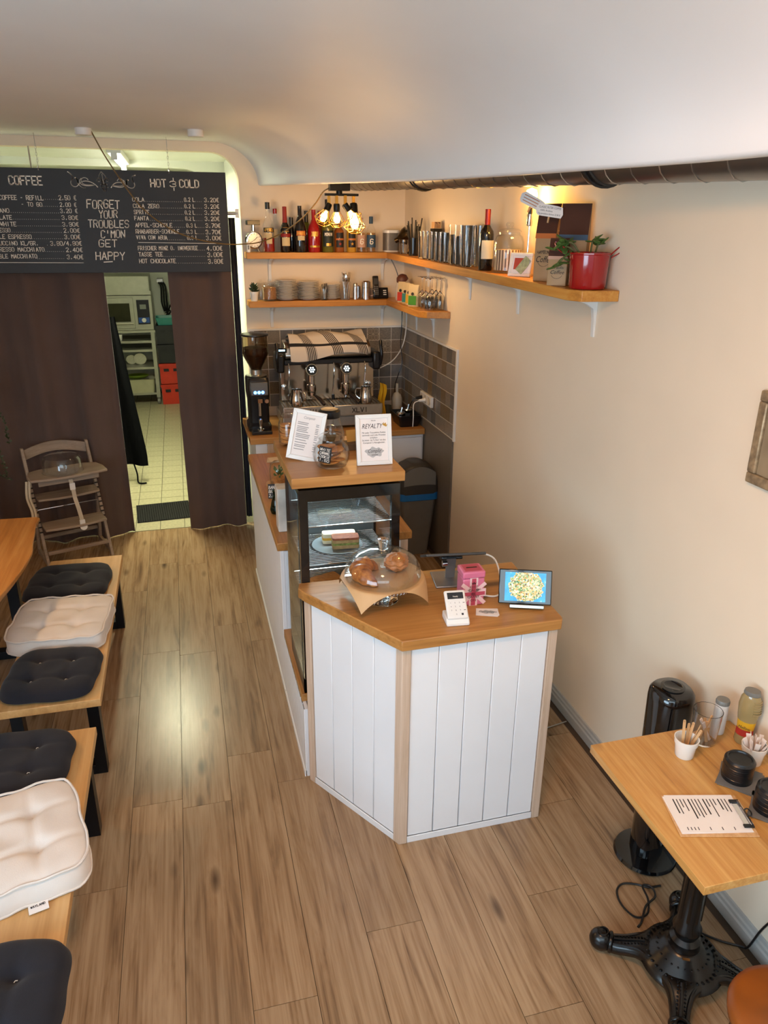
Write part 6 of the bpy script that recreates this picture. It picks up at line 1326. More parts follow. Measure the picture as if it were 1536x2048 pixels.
MB().lathe([(0.0, 0.1105), (0.014, 0.1105), (0.013, 0.117), (0.018, 0.140), (0.023, 0.154), (0.021, 0.158), (0.0, 0.156)], 10).build('knob', solid_glass, dm, ang=15)
pap = mat('baking_paper', 'c9a070', 0.6, var=0.06, bmp=0.15)
mb = MB(); N = 49; S2 = 0.166
def papf(u, v):
    a, b = (2*u-1)*S2, (2*v-1)*S2; c, s = math.cos(R(6)), math.sin(R(6)); x, y = a*c-b*s, a*s+b*c; r = math.hypot(x, y)
    z = 0.1085; r0 = 0.167
    if r > r0: e = r-r0; f = (r0+e*0.45)/r; z -= e*1.15; x *= f; y *= f
    return (x, y, z)
mb.grid(papf, N, N); mb.grid(lambda u, v: tuple(Vector(papf(1-u, v))-Vector((0, 0, 0.001))), N, N)
o = mb.build('baking_paper', pap, loc=(CX, CY, ZK), ang=70); tag(o, 'square brown baking paper with drooping corners on the cake stand', 'paper')
def croissant(label, loc, rz):
    t = thing('croissant', label, 'pastry', loc, rz); mb = MB(); N, Mq = 60, 16; vs = []
    for i in range(N):
        u = i/(N-1); a = R(-95+190*u); cx, cy = 0.055*math.sin(a)*1.15, 0.055*(math.cos(a))-0.03
        k = math.sin(PI*u)**0.55; seg = (u*7) % 1; rr = 0.034*k*(0.84+0.20*(1-abs(2*seg-1))**0.7)+0.003
        tx, ty = math.cos(a)*1.15, -math.sin(a); l = math.hypot(tx, ty); nx, ny = -ty/l, tx/l
        for j in range(Mq):
            b = 2*PI*j/Mq; vs.append((cx+nx*rr*math.cos(b), cy+ny*rr*math.cos(b), 0.030*k+rr*math.sin(b)*0.92))
    fs = [(i*Mq+j, i*Mq+(j+1) % Mq, (i+1)*Mq+(j+1) % Mq, (i+1)*Mq+j) for i in range(N-1) for j in range(Mq)]+[tuple(range(Mq-1, -1, -1)), tuple((N-1)*Mq+j for j in range(Mq))]
    mb.add(vs, fs); m, nt, bs = _new('croissant_crust'); v = _coords(nt, (1, 1, 1)); f = noise(nt, v, 55, 4); nt.links.new(ramp(nt, f, [(0.3, '7a3f14'), (0.5, 'a8622a'), (0.7, 'c98a4a')]), bs.inputs['Base Color']); bs.inputs['Roughness'].default_value = 0.35; bump(nt, bs, f, 0.4, 0.003)
    o = mb.build('body', m, t, ang=80); t.scale = (1.2, 1.2, 1.15); return t
croissant('golden brown croissant under the glass dome', (CX-0.062, CY-0.005, ZK+0.1105), R(75))
pb = thing('cinnamon_bun', 'round folded pastry bun under the glass dome beside the croissant', 'pastry', (CX+0.066, CY+0.035, ZK+0.1105))
mb = MB(); mb.grid(lambda u, v: ((0.05+0.004*math.sin(14*v*PI+3*u))*math.sin(PI*v)**0.8*math.cos(2*PI*u)*(1+0.06*math.sin(4*PI*u)), (0.046+0.004*math.sin(12*v*PI))*math.sin(PI*v)**0.8*math.sin(2*PI*u), 0.036-0.036*math.cos(PI*v)*(1+0.05*math.sin(6*PI*u))+0.004*math.sin(16*PI*u+9*v)*math.sin(PI*v)), 40, 24, cu=True)
mb.build('body', mat('bun_crust', 'b57440', 0.45, var=0.3, scale=40, bmp=0.4), pb, ang=80)
# charity tin
tin = thing('money_tin', 'pink union flag money tin reading keep calm and carry on', 'money tin', (1.035, 2.515, ZK), R(-3))
pk = mat('pink_tin', 'd0708f', 0.3, var=0.04); pk2 = mat('dark_pink_tin', 'b8485f', 0.3, var=0.04); pw = mat('pale_pink_tin', 'e6c3c6', 0.35)
MB().box(-0.045, 0.045, -0.04, 0.04, 0, 0.118).build('body', pk, tin, bevel=0.006)
ld2 = MB().box(-0.047, 0.047, -0.042, 0.042, 0.119, 0.148).build('lid', pk, tin, bevel=0.006)
MB().box(-0.034, 0.034, -0.03, 0.03, 0.1484, 0.1495).build('lid_print', pk2, ld2); MB().box(-0.022, 0.022, -0.004, 0.004, 0.1498, 0.1504).build('coin_slot', black_pl, ld2)
T = TR((0, -0.0405, 0)) @ FRONT; mb = MB(); ribbon(mb, [(-0.044, 0.092), (-0.012, 0.066)], 0.016, T); ribbon(mb, [(0.044, 0.092), (0.012, 0.066)], 0.016, T); ribbon(mb, [(-0.044, 0.012), (-0.012, 0.045)], 0.016, T); ribbon(mb, [(0.044, 0.012), (0.012, 0.045)], 0.016, T); ribbon(mb, [(-0.038, 0.056), (0.038, 0.056)], 0.034, T); ribbon(mb, [(0, 0.01), (0, 0.108)], 0.034, T); mb.build('flag_white', pw, tin, smooth=False)
mb = MB(); T = TR((0, -0.041, 0)) @ FRONT; ribbon(mb, [(-0.041, 0.052), (0.041, 0.052)], 0.016, T); ribbon(mb, [(0, 0.008), (0, 0.112)], 0.018, T); mb.build('flag_red', pk2, tin, smooth=False)
mb = MB(); T = TR((0, -0.0414, 0)) @ FRONT
text_mesh(mb, 'KEEP', 0, 0.078, 0.0115, T, maxw=0.05); text_mesh(mb, 'CALM', 0, 0.063, 0.0115, T, maxw=0.05); text_mesh(mb, 'AND', 0, 0.0505, 0.006, T); text_mesh(mb, 'CARRY', 0, 0.034, 0.0115, T, maxw=0.055); text_mesh(mb, 'ON', 0, 0.019, 0.0115, T)
mb.add([(-0.008, 0.094, 0), (0.008, 0.094, 0), (0.01, 0.104, 0), (0.005, 0.099, 0), (0, 0.106, 0), (-0.005, 0.099, 0), (-0.01, 0.104, 0)], [(0, 1, 2, 3, 4, 5, 6)], T); mb.build('slogan', mat('maroon_ink', '5a1828', 0.5), tin, smooth=False)
# register stand (seen from behind) and its foot
pos = thing('register_screen', 'dark point of sale screen on a grey metal stand behind the money tin', 'register', (1.02, 2.70, ZK), R(-8))
MB().box(-0.075, 0.06, -0.06, 0.09, 0, 0.008).build('foot_plate', mat('stand_grey', '8f9092', 0.35, 0.7), pos, bevel=0.003)
MB(TR((0, 0.03, 0.008), (R(12), 0, 0))).box(-0.02, 0.02, -0.006, 0.006, 0, 0.10).build('post', mat('stand_grey', '8f9092'), pos)
MB(TR((0.0, -0.01, 0.13), (R(65), 0, 0))).box(-0.125, 0.125, -0.006, 0.006, -0.08, 0.08).build('screen', mat('register_dark', '3a3632', 0.3), pos, bevel=0.003)
MB(TR((0.0, -0.01, 0.13), (R(65), 0, 0))).box(-0.04, 0.05, -0.02, -0.0065, -0.085, -0.03).build('rear_housing', black_pl, pos, bevel=0.004)
MB().cyl((-0.04, 0.0, 0.085), (-0.02, 0.0, 0.085), 0.014).build('hinge', chrome, pos)
cable('register_cable', 'white cable looping from the register to the tablet', [(1.155, 2.70, 1.10), (1.20, 2.66, 1.08), (1.21, 2.60, 1.0), (1.20, 2.56, 0.985), (1.15, 2.52, 0.985), (1.10, 2.54, 0.985)], 0.004, white_pl)
cable('register_cable', 'black cable lying behind the money tin', [(0.93, 2.47, 0.985), (0.94, 2.53, 0.985), (0.98, 2.57, 1.0), (0.965, 2.50, 0.985), (0.985, 2.455, 0.985)], 0.003, black_pl)
# tablet
tb = thing('tablet', 'black tablet showing a colourful food photo at the counter corner', 'tablet', (1.222, 2.40, ZK+0.0145), rot=(R(-20), 0, R(-20)))
MB().box(-0.104, 0.104, 0, 0.009, 0.004, 0.142).build('body', black_gl, tb, bevel=0.004)
def screen_mat():
    m, nt, bs = _new('food_photo'); v = _coords(nt, (1, 1, 1)); bs.inputs['Base Color'].default_value = (0, 0, 0, 1); bs.inputs['Roughness'].default_value = 0.1
    vo = nt.nodes.new('ShaderNodeTexVoronoi'); vo.inputs['Scale'].default_value = 190; nt.links.new(v, vo.inputs['Vector'])
    sr = nt.nodes.new('ShaderNodeSeparateColor'); nt.links.new(vo.outputs['Color'], sr.inputs[0])
    food = ramp(nt, sr.outputs[0], [(0.0, '5a2a1a'), (0.14, 'e8c060'), (0.35, 'f4ecd8'), (0.5, '6aa83a'), (0.62, 'f0a830'), (0.8, 'f6e6b0'), (0.95, '3a7a2a')])
    rr_ = nt.nodes.new('ShaderNodeValToRGB'); 
    sp = nt.nodes.new('ShaderNodeSeparateXYZ'); nt.links.new(v, sp.inputs[0])
    def M(op, a, bv=None, b=None):
        n = nt.nodes.new('ShaderNodeMath'); n.operation = op
        nt.links.new(a, n.inputs[0])
        if b is not None: nt.links.new(b, n.inputs[1])
        elif bv is not None: n.inputs[1].default_value = bv
        return n.outputs[0]
    dx = M('MULTIPLY', M('SUBTRACT', sp.outputs[0], 0.004), 1/0.068); dz = M('MULTIPLY', M('SUBTRACT', sp.outputs[2], 0.076), 1/0.060)
    d = M('ADD', M('MULTIPLY', dx, None, dx), None, M('MULTIPLY', dz, None, dz)); d = M('ADD', d, None, M('MULTIPLY', M('SUBTRACT', noise(nt, v, 40, 3), 0.5), 1.3))
    inside = M('LESS_THAN', d, 1.0)
    bg = ramp(nt, noise(nt, v, 28, 3), [(0.4, '1b9fe0'), (0.62, '38b8f0'), (0.72, 'bfe4ee')])
    mx = nt.nodes.new('ShaderNodeMix'); mx.data_type = 'RGBA'; nt.links.new(inside, mx.inputs['Factor']); nt.links.new(bg, mx.inputs['A']); nt.links.new(food, mx.inputs['B'])
    nt.links.new(mx.outputs['Result'], bs.inputs['Emission Color']); bs.inputs['Emission Strength'].default_value = 0.95; return m
MB().box(-0.080, 0.080, -0.0012, -0.0004, 0.016, 0.130).build('screen', screen_mat(), tb, smooth=False)
mb = MB(); mb.box(-0.06, 0.075, -0.012, 0.010, -0.0105, 0.0035); mb.build('stand_foot', steel, tb, bevel=0.002)
MB().add([(-0.03, 0.0095, 0.12), (0.03, 0.0095, 0.12), (0.03, 0.06, 0.012), (-0.03, 0.06, 0.012), (-0.03, 0.0125, 0.12), (0.03, 0.0125, 0.12), (0.03, 0.063, 0.012), (-0.03, 0.063, 0.012)], [(0, 1, 2, 3), (7, 6, 5, 4), (0, 3, 7, 4), (1, 5, 6, 2)]).build('stand_leg', steel, tb, smooth=False)
# card reader
rd = thing('card_reader', 'white card reader on its charging cradle on the counter', 'card reader', (0.925, 2.385, ZK), R(-6))
T = Matrix(((0, 0, 1, 0), (1, 0, 0, 0), (0, 1, 0, 0), (0, 0, 0, 1)))
MB(T).prism([(-0.055, 0), (0.03, 0), (0.028, 0.03), (-0.04, 0.03), (-0.055, 0.012)], -0.045, 0.045).build('cradle', white_pl, rd, bevel=0.005)
T = TR((0, -0.042, 0.022), (R(42), 0, 0)); o = MB(T).box(-0.041, 0.041, 0, 0.115, 0.0, 0.016).build('terminal', white_pl, rd, bevel=0.007, seg=3)
sc = MB(T).box(-0.031, 0.031, 0.078, 0.104, 0.0162, 0.0172).build('screen', black_gl, o); mb = MB(T @ TR((0, 0, 0.0176))); text_mesh(mb, 'Ready', 0, 0.085, 0.006, None); 
mb.build('screen_text', emit('reader_text', 'ffffff', 0.8), sc, smooth=False) if False else mb.build('screen_lettering', chalk, o, smooth=False)
mb = MB(T @ TR((0, 0, 0.0163)))
for j, row in enumerate(('123', '456', '789')):
    for i, c in enumerate(row): text_mesh(mb, c, -0.022+0.017*i, 0.060-0.015*j, 0.0055, None)
text_mesh(mb, '0', -0.005, 0.014, 0.0055, None)
for j in range(2): ribbon(mb, [(0.026, 0.062-0.03*j), (0.032, 0.062-0.03*j)], 0.002, None)
mb.add([(0.014, 0.012, 0), (0.022, 0.012, 0), (0.022, 0.02, 0), (0.014, 0.02, 0)], [(0, 1, 2, 3)]); mb.build('keypad_print', ink, o, smooth=False)
# business cards: fanned stack
for k, (dx, dy, a) in enumerate(((0.0, 0.0, -22), (0.004, 0.003, -14), (0.002, 0.0, -18))):
    t = thing('business_card', f'white business card, {["lowest", "middle", "top"][k]} of the fanned stack beside the tablet', 'card', (1.065+dx, 2.405+dy, ZK+0.0011*k), R(a), group='business cards')
    MB().box(-0.043, 0.043, -0.027, 0.027, 0, 0.0009).build('card', paper, t, smooth=False)
    if k == 2:
        mb = MB(); bl2 = [(0.03*math.cos(q)*(1+0.15*math.sin(5*q)), 0.014*math.sin(q)*(1+0.2*math.cos(7*q)), 0.00105) for q in [2*PI*i/30 for i in range(30)]]; mb.add(bl2, [tuple(range(30))]); mb.build('logo_blot', mat('blot_grey', 'b4b2b0'), t, smooth=False)
        mb = MB(); text_mesh(mb, 'Complizen', 0, -0.005, 0.016, TR((0, 0, 0.0012)), shear=0.4, maxw=0.07); mb.build('print', ink, t, smooth=False)
# ================================================================== SERVICE COUNTER ITEMS (z .90)
ZL = 0.9005
for k in range(4):
    o = MB().box(-0.05, 0.05, -0.05, 0.05, 0, 0.003).build('napkin', mat('kraft_napkin', 'd0b898', 0.8), loc=(0.535+0.004*k, 4.89-0.006*k, ZL+0.0034*k), rz=R(-8+5*k), smooth=False); tag(o, f'folded pale napkin, {["lowest", "third from top", "second from top", "topmost"][k]} of the stack at the far counter end', 'napkin', 'napkin stack')
gj = thing('bell_jar', 'small glass bell jar with greenery on a wooden disc on the service counter', 'bell jar', (0.498, 4.36, ZL))
MB().lathe([(0.0, 0.0), (0.078, 0.0), (0.08, 0.006), (0.078, 0.018), (0.0, 0.018)], 24).build('wooden_disc', pale_wood, gj)
MB().lathe([(0.056, 0.0185), (0.057, 0.10), (0.05, 0.135), (0.03, 0.155), (0.0, 0.162), (0.0, 0.159), (0.029, 0.152), (0.048, 0.133), (0.0545, 0.10), (0.0535, 0.0185)], 26).build('dome', clear, gj)
mb = MB()
for k in range(14):
    a = k*2.4; mb.tube([(0, 0, 0.03+0.005*k), (0.03*math.cos(a), 0.03*math.sin(a), 0.055+0.006*k)], [0.003, 0.006], 5)
mb.build('greenery', leaf_m, gj)
MB().lathe([(0.0, 0.0185), (0.035, 0.019), (0.04, 0.05), (0.0, 0.075)], 16).build('loaf', bis, gj)
tg = thing('chalk_sign', 'small black chalk sign leaning before the bell jar', 'sign', (0.432, 4.13, ZL+0.0005), rot=(R(-14), 0, R(-10)))
MB().box(-0.027, 0.027, 0, 0.006, 0, 0.085).build('slate', slate, tg, bevel=0.002)
mb = MB(TR((0, -0.0004, 0)) @ FRONT); strokes(mb, 'BANA', -0.023, 0.058, 0.046, 0.016, None, 0.0026, 0.15, 0.05); strokes(mb, 'BR0T', -0.023, 0.034, 0.046, 0.016, None, 0.0026, 0.15, 0.05); strokes(mb, '2,50', -0.022, 0.01, 0.046, 0.016, None, 0.0026, 0.1, 0.05); mb.build('chalk_lettering', chalk, tg, smooth=False)
wbk = thing('wooden_block', 'tall weathered white wooden block standing beside the fridge', 'block', (0.432, 3.66, ZL)); MB().box(-0.032, 0.032, -0.05, 0.05, 0, 0.235).build('block', mat('weathered_white', 'd2ccc2', 0.8, var=0.25, scale=9, bmp=0.5, bscale=40), wbk, bevel=0.004)
gb = thing('ribbon_vase', 'small teal glass vase between chalk sign and wooden block', 'vase', (0.425, 3.90, ZL)); MB().lathe([(0.0, 0.0), (0.03, 0.0), (0.036, 0.02), (0.028, 0.06), (0.016, 0.10), (0.02, 0.13), (0.017, 0.13), (0.013, 0.10), (0.025, 0.06), (0.033, 0.02), (0.0, 0.005)], 18).build('body', thin('teal_glass', '8fb0b0'), gb); MB().tube([(0, 0, 0.08), (0.01, 0, 0.17)], 0.012, 8).build('kraft_bow', pale_wood, gb)

# ================================================================== BISTRO TABLE ON THE RIGHT
bt = thing('bistro_table', 'oak bistro table with ornate black cast iron base against the right wall', 'table', (1.505, 1.535, 0), 0)
MB().box(-0.277, 0.276, -0.302, 0.305, 0.72, 0.75).build('top', bistro_m, bt, bevel=0.002)
ca = -0.035
MB().lathe([(0.0, 0.045), (0.13, 0.045), (0.138, 0.06), (0.128, 0.082), (0.10, 0.094), (0.094, 0.106), (0.074, 0.114), (0.066, 0.13), (0.052, 0.136), (0.048, 0.155), (0.05, 0.165), (0.036, 0.178), (0.044, 0.20), (0.047, 0.215), (0.036, 0.235), (0.034, 0.58), (0.045, 0.60), (0.05, 0.66), (0.0, 0.66)], 36, (ca, -0.02, 0)).build('column', iron_m, bt, ang=50)
MB().box(ca-0.13, ca+0.13, -0.03, -0.01, 0.66, 0.719).build('spider', iron_m, bt)
mb = MB()
for k in range(8): a = PI/4*k; mb.tube([(ca+0.034*math.cos(a), -0.02+0.034*math.sin(a), 0.26), (ca+0.034*math.cos(a), -0.02+0.034*math.sin(a), 0.58)], 0.006, 6)
mb.build('fluting', iron_m, bt)
for k in range(4):
    a = R(55+90*k); T = TR((ca, -0.02, 0), (0, 0, a))
    prof = [(0.06, 0.088, 0.098), (0.10, 0.092, 0.078), (0.135, 0.088, 0.048), (0.17, 0.074, 0.036), (0.205, 0.062, 0.031), (0.232, 0.058, 0.028)]
    mb = MB(T); vs = []; sp_ = spline(prof, 5); n8 = 12
    for p in sp_:
        x, z, w = p.x, p.y, p.z; hgt = 0.05
        for q in range(n8):
            b_a = 2*PI*q/n8; cx_ = math.cos(b_a); sy_ = math.sin(b_a)
            vs.append((x, w*math.copysign(abs(cx_)**0.7, cx_), z-hgt/2+hgt/2*math.copysign(abs(sy_)**0.7, sy_)))
    fs = [(i*n8+j, i*n8+(j+1) % n8, (i+1)*n8+(j+1) % n8, (i+1)*n8+j) for i in range(len(sp_)-1) for j in range(n8)]+[tuple(range(n8-1, -1, -1)), tuple((len(sp_)-1)*n8+j for j in range(n8))]
    mb.add(vs, fs); lg = mb.build('leg', iron_m, bt, ang=60)
    mb = MB(T); mb.ball((0.262, 0, 0.041), 0.041, 18, 12, sc=(1.0, 0.92, 1.0)); mb.tube([(0.222, 0, 0.04), (0.226, 0, 0.04), (0.234, 0, 0.04), (0.238, 0, 0.04)], [0.030, 0.036, 0.036, 0.030], 16)
    mb.tube([(0.262+0.02*math.cos(t_), -0.0, 0.078+0.0) if False else (0.258+0.017*math.cos(t_), 0.017*math.sin(t_), 0.079-0.002*math.cos(t_)) for t_ in [2*PI*i/18 for i in range(18)]], 0.004, 6, closed=True); mb.build('ball_foot', iron_m, lg, ang=60)
    mb = MB(T)
    for s_ in (-1, 1):
        mb.tube(spline([(0.10, s_*0.052, 0.082), (0.14, s_*0.032, 0.082), (0.18, s_*0.022, 0.068), (0.22, s_*0.018, 0.058)], 5), 0.005, 6)
        for q in range(10): x = 0.12+0.0105*q; mb.ball((x, s_*0.012, 0.0905-0.0008*q-max(0, x-0.135)*0.36), 0.004, 6, 4)
    mb.tube(spline([(0.12, 0, 0.092), (0.15, 0, 0.083), (0.19, 0, 0.068), (0.222, 0, 0.06)], 5), 0.005, 6); b_ = mb.build('bead_ornament', iron_m, lg); b_['kind'] = 'stuff'
mb = MB()
for k in range(36): a = 2*PI*k/36; mb.ball((ca+0.115*math.cos(a), -0.02+0.115*math.sin(a), 0.089), 0.0055, 6, 4)
for k in range(24): a = 2*PI*k/24; mb.ball((ca+0.084*math.cos(a), -0.02+0.084*math.sin(a), 0.110), 0.004, 6, 4)
b_ = mb.build('bead_ring', iron_m, bt); b_['kind'] = 'stuff'
MB(TR((ca-0.03, -0.075, 0.134), (R(25), 0, R(-25)))).box(-0.012, 0.012, -0.004, 0.004, -0.001, 0.001).build('maker_plate', chrome, bt)
# tower fan
tf = thing('tower_fan', 'glossy black tower fan with round base behind the bistro table', 'fan', (1.655, 2.005, 0))
MB().lathe([(0.0, 0.0), (0.118, 0.0), (0.124, 0.006), (0.118, 0.018), (0.06, 0.03), (0.0, 0.03)], 36).build('base', black_gl, tf)
loft(MB(), [(rrect(0.12, 0.12, 0.05, 6), 0.03), (rrect(0.12, 0.12, 0.05, 6), 0.5), (rrect(0.15, 0.15, 0.06, 6), 0.56), (rrect(0.155, 0.155, 0.06, 6), 0.755), (rrect(0.15, 0.15, 0.06, 6), 0.785), (rrect(0.13, 0.13, 0.055, 6), 0.80)]).build('body', black_gl, tf, ang=60)
MB().lathe([(0.0, 0.8005), (0.042, 0.8005), (0.044, 0.806), (0.034, 0.808), (0.028, 0.803), (0.0, 0.8015)], 28).build('control_ring', black_gl, tf)
# floor cables
cable('floor_cable', 'black cable tangled on the floor between fan and table base', [(1.62, 1.84, 0.006), (1.57, 1.845, 0.006), (1.53, 1.87, 0.006), (1.48, 1.885, 0.006), (1.44, 1.86, 0.006), (1.425, 1.80, 0.006), (1.445, 1.74, 0.006), (1.49, 1.735, 0.014), (1.53, 1.79, 0.014), (1.545, 1.85, 0.014), (1.575, 1.84, 0.014), (1.56, 1.79, 0.022), (1.50, 1.76, 0.022), (1.455, 1.715, 0.006), (1.43, 1.70, 0.006)], 0.004, black_pl)
cable('floor_cable', 'black cable running up the wall under the bistro table', [(1.60, 1.66, 0.006), (1.68, 1.58, 0.006), (1.74, 1.54, 0.006), (1.755, 1.52, 0.02), (1.772, 1.50, 0.12), (1.772, 1.45, 0.25), (1.77, 1.38, 0.42)], 0.004, black_pl)
cable('floor_cable', 'thin pale cable along the baseboard behind the sales counter', [(1.34, 2.75, 0.004), (1.45, 2.80, 0.004), (1.60, 2.84, 0.004), (1.755, 2.87, 0.006)], 0.003, mat('pale_cable', 'a8a298', 0.5))
# stool
st = thing('stool', 'round stool with brown leather seat at the lower right corner', 'stool', (1.41, 1.045, 0))
MB().lathe([(0.0, 0.40), (0.145, 0.40), (0.152, 0.408), (0.155, 0.43), (0.148, 0.448), (0.13, 0.455), (0.0, 0.458)], 40).build('seat', mat('tan_leather', '8a4a18', 0.35, var=0.2, scale=9, bmp=0.2), st, ang=60)
for k in range(4): a = PI/4+PI/2*k; MB().tube([(0.11*math.cos(a), 0.11*math.sin(a), 0.40), (0.16*math.cos(a), 0.16*math.sin(a), 0.0)], [0.014, 0.011], 10).build('leg', wood('dark_leg', [(0.3, '3a2414'), (0.7, '5a3a22')], 'z', 1, 0.4), st)
MB().tube([(0.125*math.cos(a), 0.125*math.sin(a), 0.16) for a in [2*PI*i/32 for i in range(32)]], 0.008, 8, closed=True).build('ring', wood('dark_leg', []), st)
# table items
ZT = 0.7506
def pot(label, x, y):
    t = thing('ceramic_pot', label, 'pot', (x, y, ZT), group='white ceramic pots'); MB().lathe([(0.0, 0.0), (0.028, 0.0), (0.030, 0.003), (0.035, 0.05), (0.038, 0.051), (0.040, 0.07), (0.037, 0.07), (0.034, 0.05), (0.027, 0.006), (0.0, 0.005)], 26).build('body', white_cer, t); return t
pot('white ceramic pot holding wooden stirrers on the bistro table', 1.505, 1.715); pot('white ceramic pot stuffed with paper sugar sachets', 1.70, 1.63)
rg = random.Random(9)
for k, (a, tl, L) in enumerate(((2.6, 4, 0.125), (0.2, 26, 0.10), (0.6, 22, 0.10), (0.9, 16, 0.095), (-0.3, 20, 0.095))):
    t = thing('wooden_stirrer', f'wooden stirrer in the white pot, {["tallest upright one", "first leaning one", "second leaning one", "third leaning one", "last leaning one"][k]}', 'stirrer', group='stirrers in the pot'); t.matrix_world = TR((1.505+0.006*math.cos(a), 1.715+0.006*math.sin(a), ZT+0.009)) @ Euler((0, R(tl), a), 'XYZ').to_matrix().to_4x4()
    t.matrix_world = TR((1.505+0.008*math.cos(a), 1.715+0.008*math.sin(a), ZT+0.009)) @ Matrix.Rotation(a, 4, 'Z') @ Matrix.Rotation(R(tl), 4, 'Y') @ Matrix.Rotation(0.7*k, 4, 'Z')
    MB().box(-0.0045, 0.0045, -0.001, 0.001, 0, L).build('stick', pale_wood, t, smooth=False); MB().lathe([(0.0, -0.001), (0.0045, -0.001), (0.0045, 0.001), (0.0, 0.001)], 10, T=TR((0, 0, L), (R(90), 0, 0))).build('tip', pale_wood, t)
for k in range(13):
    a = 2.4*k; rr = 0.006+0.0016*k; tl = 6+1.7*k
    t = thing('sugar_sachet', f'paper sugar sachet in the white pot, {["first", "second", "third", "fourth", "fifth", "sixth", "seventh", "eighth", "ninth", "tenth", "eleventh", "twelfth", "thirteenth"][k]} counted outward from the middle', 'sachet', group='sugar sachets'); t.matrix_world = TR((1.70+rr*0.4*math.cos(a), 1.63+rr*0.4*math.sin(a), ZT+0.02)) @ Matrix.Rotation(a, 4, 'Z') @ Matrix.Rotation(R(tl), 4, 'Y') @ Matrix.Rotation(1.1*k, 4, 'Z')
    loft(MB(), [(rrect(0.016, 0.001, 0.0004, 1), 0), (rrect(0.016, 0.006, 0.002, 1), 0.01), (rrect(0.016, 0.006, 0.002, 1), 0.065), (rrect(0.016, 0.001, 0.0004, 1), 0.078)]).build('paper_tube', mat('sachet_paper', 'e2cdbf', 0.7, var=0.06), t)
tumbler('tall clear tumbler holding stirrers and sugar sticks on the bistro table', (1.615, 1.765, ZT), 0.040, 0.048, 0.125, 'bistro table glasses', th=0.0025)
for k, (a, tl, L, m) in enumerate(((0.3, 32, 0.10, 'pale'), (2.6, 28, 0.09, 'white'), (1.4, 24, 0.085, 'pale'), (3.6, 30, 0.09, 'white'), (5.0, 20, 0.08, 'pale'))):
    bx = 0.020; t = thing('sugar_stick', f'{"wooden stirrer" if m == "pale" else "paper sugar stick"} lying in the clear tumbler, {["first", "first", "second", "second", "third"][k]} of its kind', 'stick', group='sticks in the tumbler'); t.matrix_world = TR((1.615-bx*math.cos(a), 1.765-bx*math.sin(a), ZT+0.014)) @ Matrix.Rotation(a, 4, 'Z') @ Matrix.Rotation(R(tl), 4, 'Y') @ Matrix.Rotation(1.0*k, 4, 'Z')
    MB().box(-0.006, 0.006, -0.002, 0.002, 0, L*0.92).build('stick', pale_wood if m == 'pale' else mat('sachet_paper', 'e2cdbf'), t, bevel=0.001)
shk = thing('sugar_shaker', 'slim white cylinder shaker with grey lid beside the tumbler', 'shaker', (1.695, 1.795, ZT)); MB().lathe([(0.0, 0.0), (0.021, 0.0), (0.0225, 0.004), (0.0225, 0.118), (0.0, 0.118)], 22).build('body', white_pl, shk); MB().lathe([(0.0, 0.1185), (0.023, 0.1185), (0.0235, 0.128), (0.021, 0.134), (0.0, 0.135)], 22).build('lid', greyp, shk)
hb = thing('honey_bottle', 'clear squeeze bottle of agave syrup with yellow and red label', 'bottle', (1.742, 1.725, ZT), R(-55))
def ell(w, d): return [(w/2*math.cos(a), d/2*math.sin(a)) for a in [2*PI*i/20 for i in range(20)]]
loft(MB(), [(ell(0.052, 0.04), 0.0), (ell(0.06, 0.045), 0.01), (ell(0.052, 0.04), 0.07), (ell(0.066, 0.05), 0.11), (ell(0.072, 0.052), 0.15), (ell(0.064, 0.048), 0.18), (ell(0.05, 0.04), 0.192)]).build('body', mat('syrup_clear', '9a8458', 0.12, coat=0.4), hb, ang=60)
loft(MB(), [(ell(0.05, 0.04), 0.1925), (ell(0.055, 0.044), 0.196), (ell(0.05, 0.042), 0.208)]).build('cap', greyp, hb)
mb = MB()
for k in range(6): mb.tube([(0.075/2*math.cos(a)*(1-0.02*k), 0.056/2*math.sin(a)*(1-0.02*k), 0.13+0.009*k) for a in [R(-60+12*i) for i in range(11)]], 0.002, 5)
mb.build('grip_ribs', mat('syrup_clear', '9a8458'), hb)
lb = loft(MB(), [([(x*1.03, y*1.03) for x, y in ell(0.055, 0.042)], 0.035), ([(x*1.03, y*1.03) for x, y in ell(0.053, 0.041)], 0.06)], cap=False).build('red_label', mat('label_bright_red', 'b02a1c', 0.5), hb)
loft(MB(), [([(x*1.03, y*1.03) for x, y in ell(0.053, 0.041)], 0.0605), ([(x*1.04, y*1.04) for x, y in ell(0.058, 0.044)], 0.095)], cap=False).build('yellow_label', mat('label_bright_yellow', 'd8a01c', 0.5), hb)
mb = MB(TR((0, -0.0235, 0.066), (R(-6), 0, 0)) @ FRONT); text_mesh(mb, 'Mellow', 0, 0.0, 0.011, None, shear=0.3, maxw=0.04); mb.build('print', ink, hb, smooth=False)
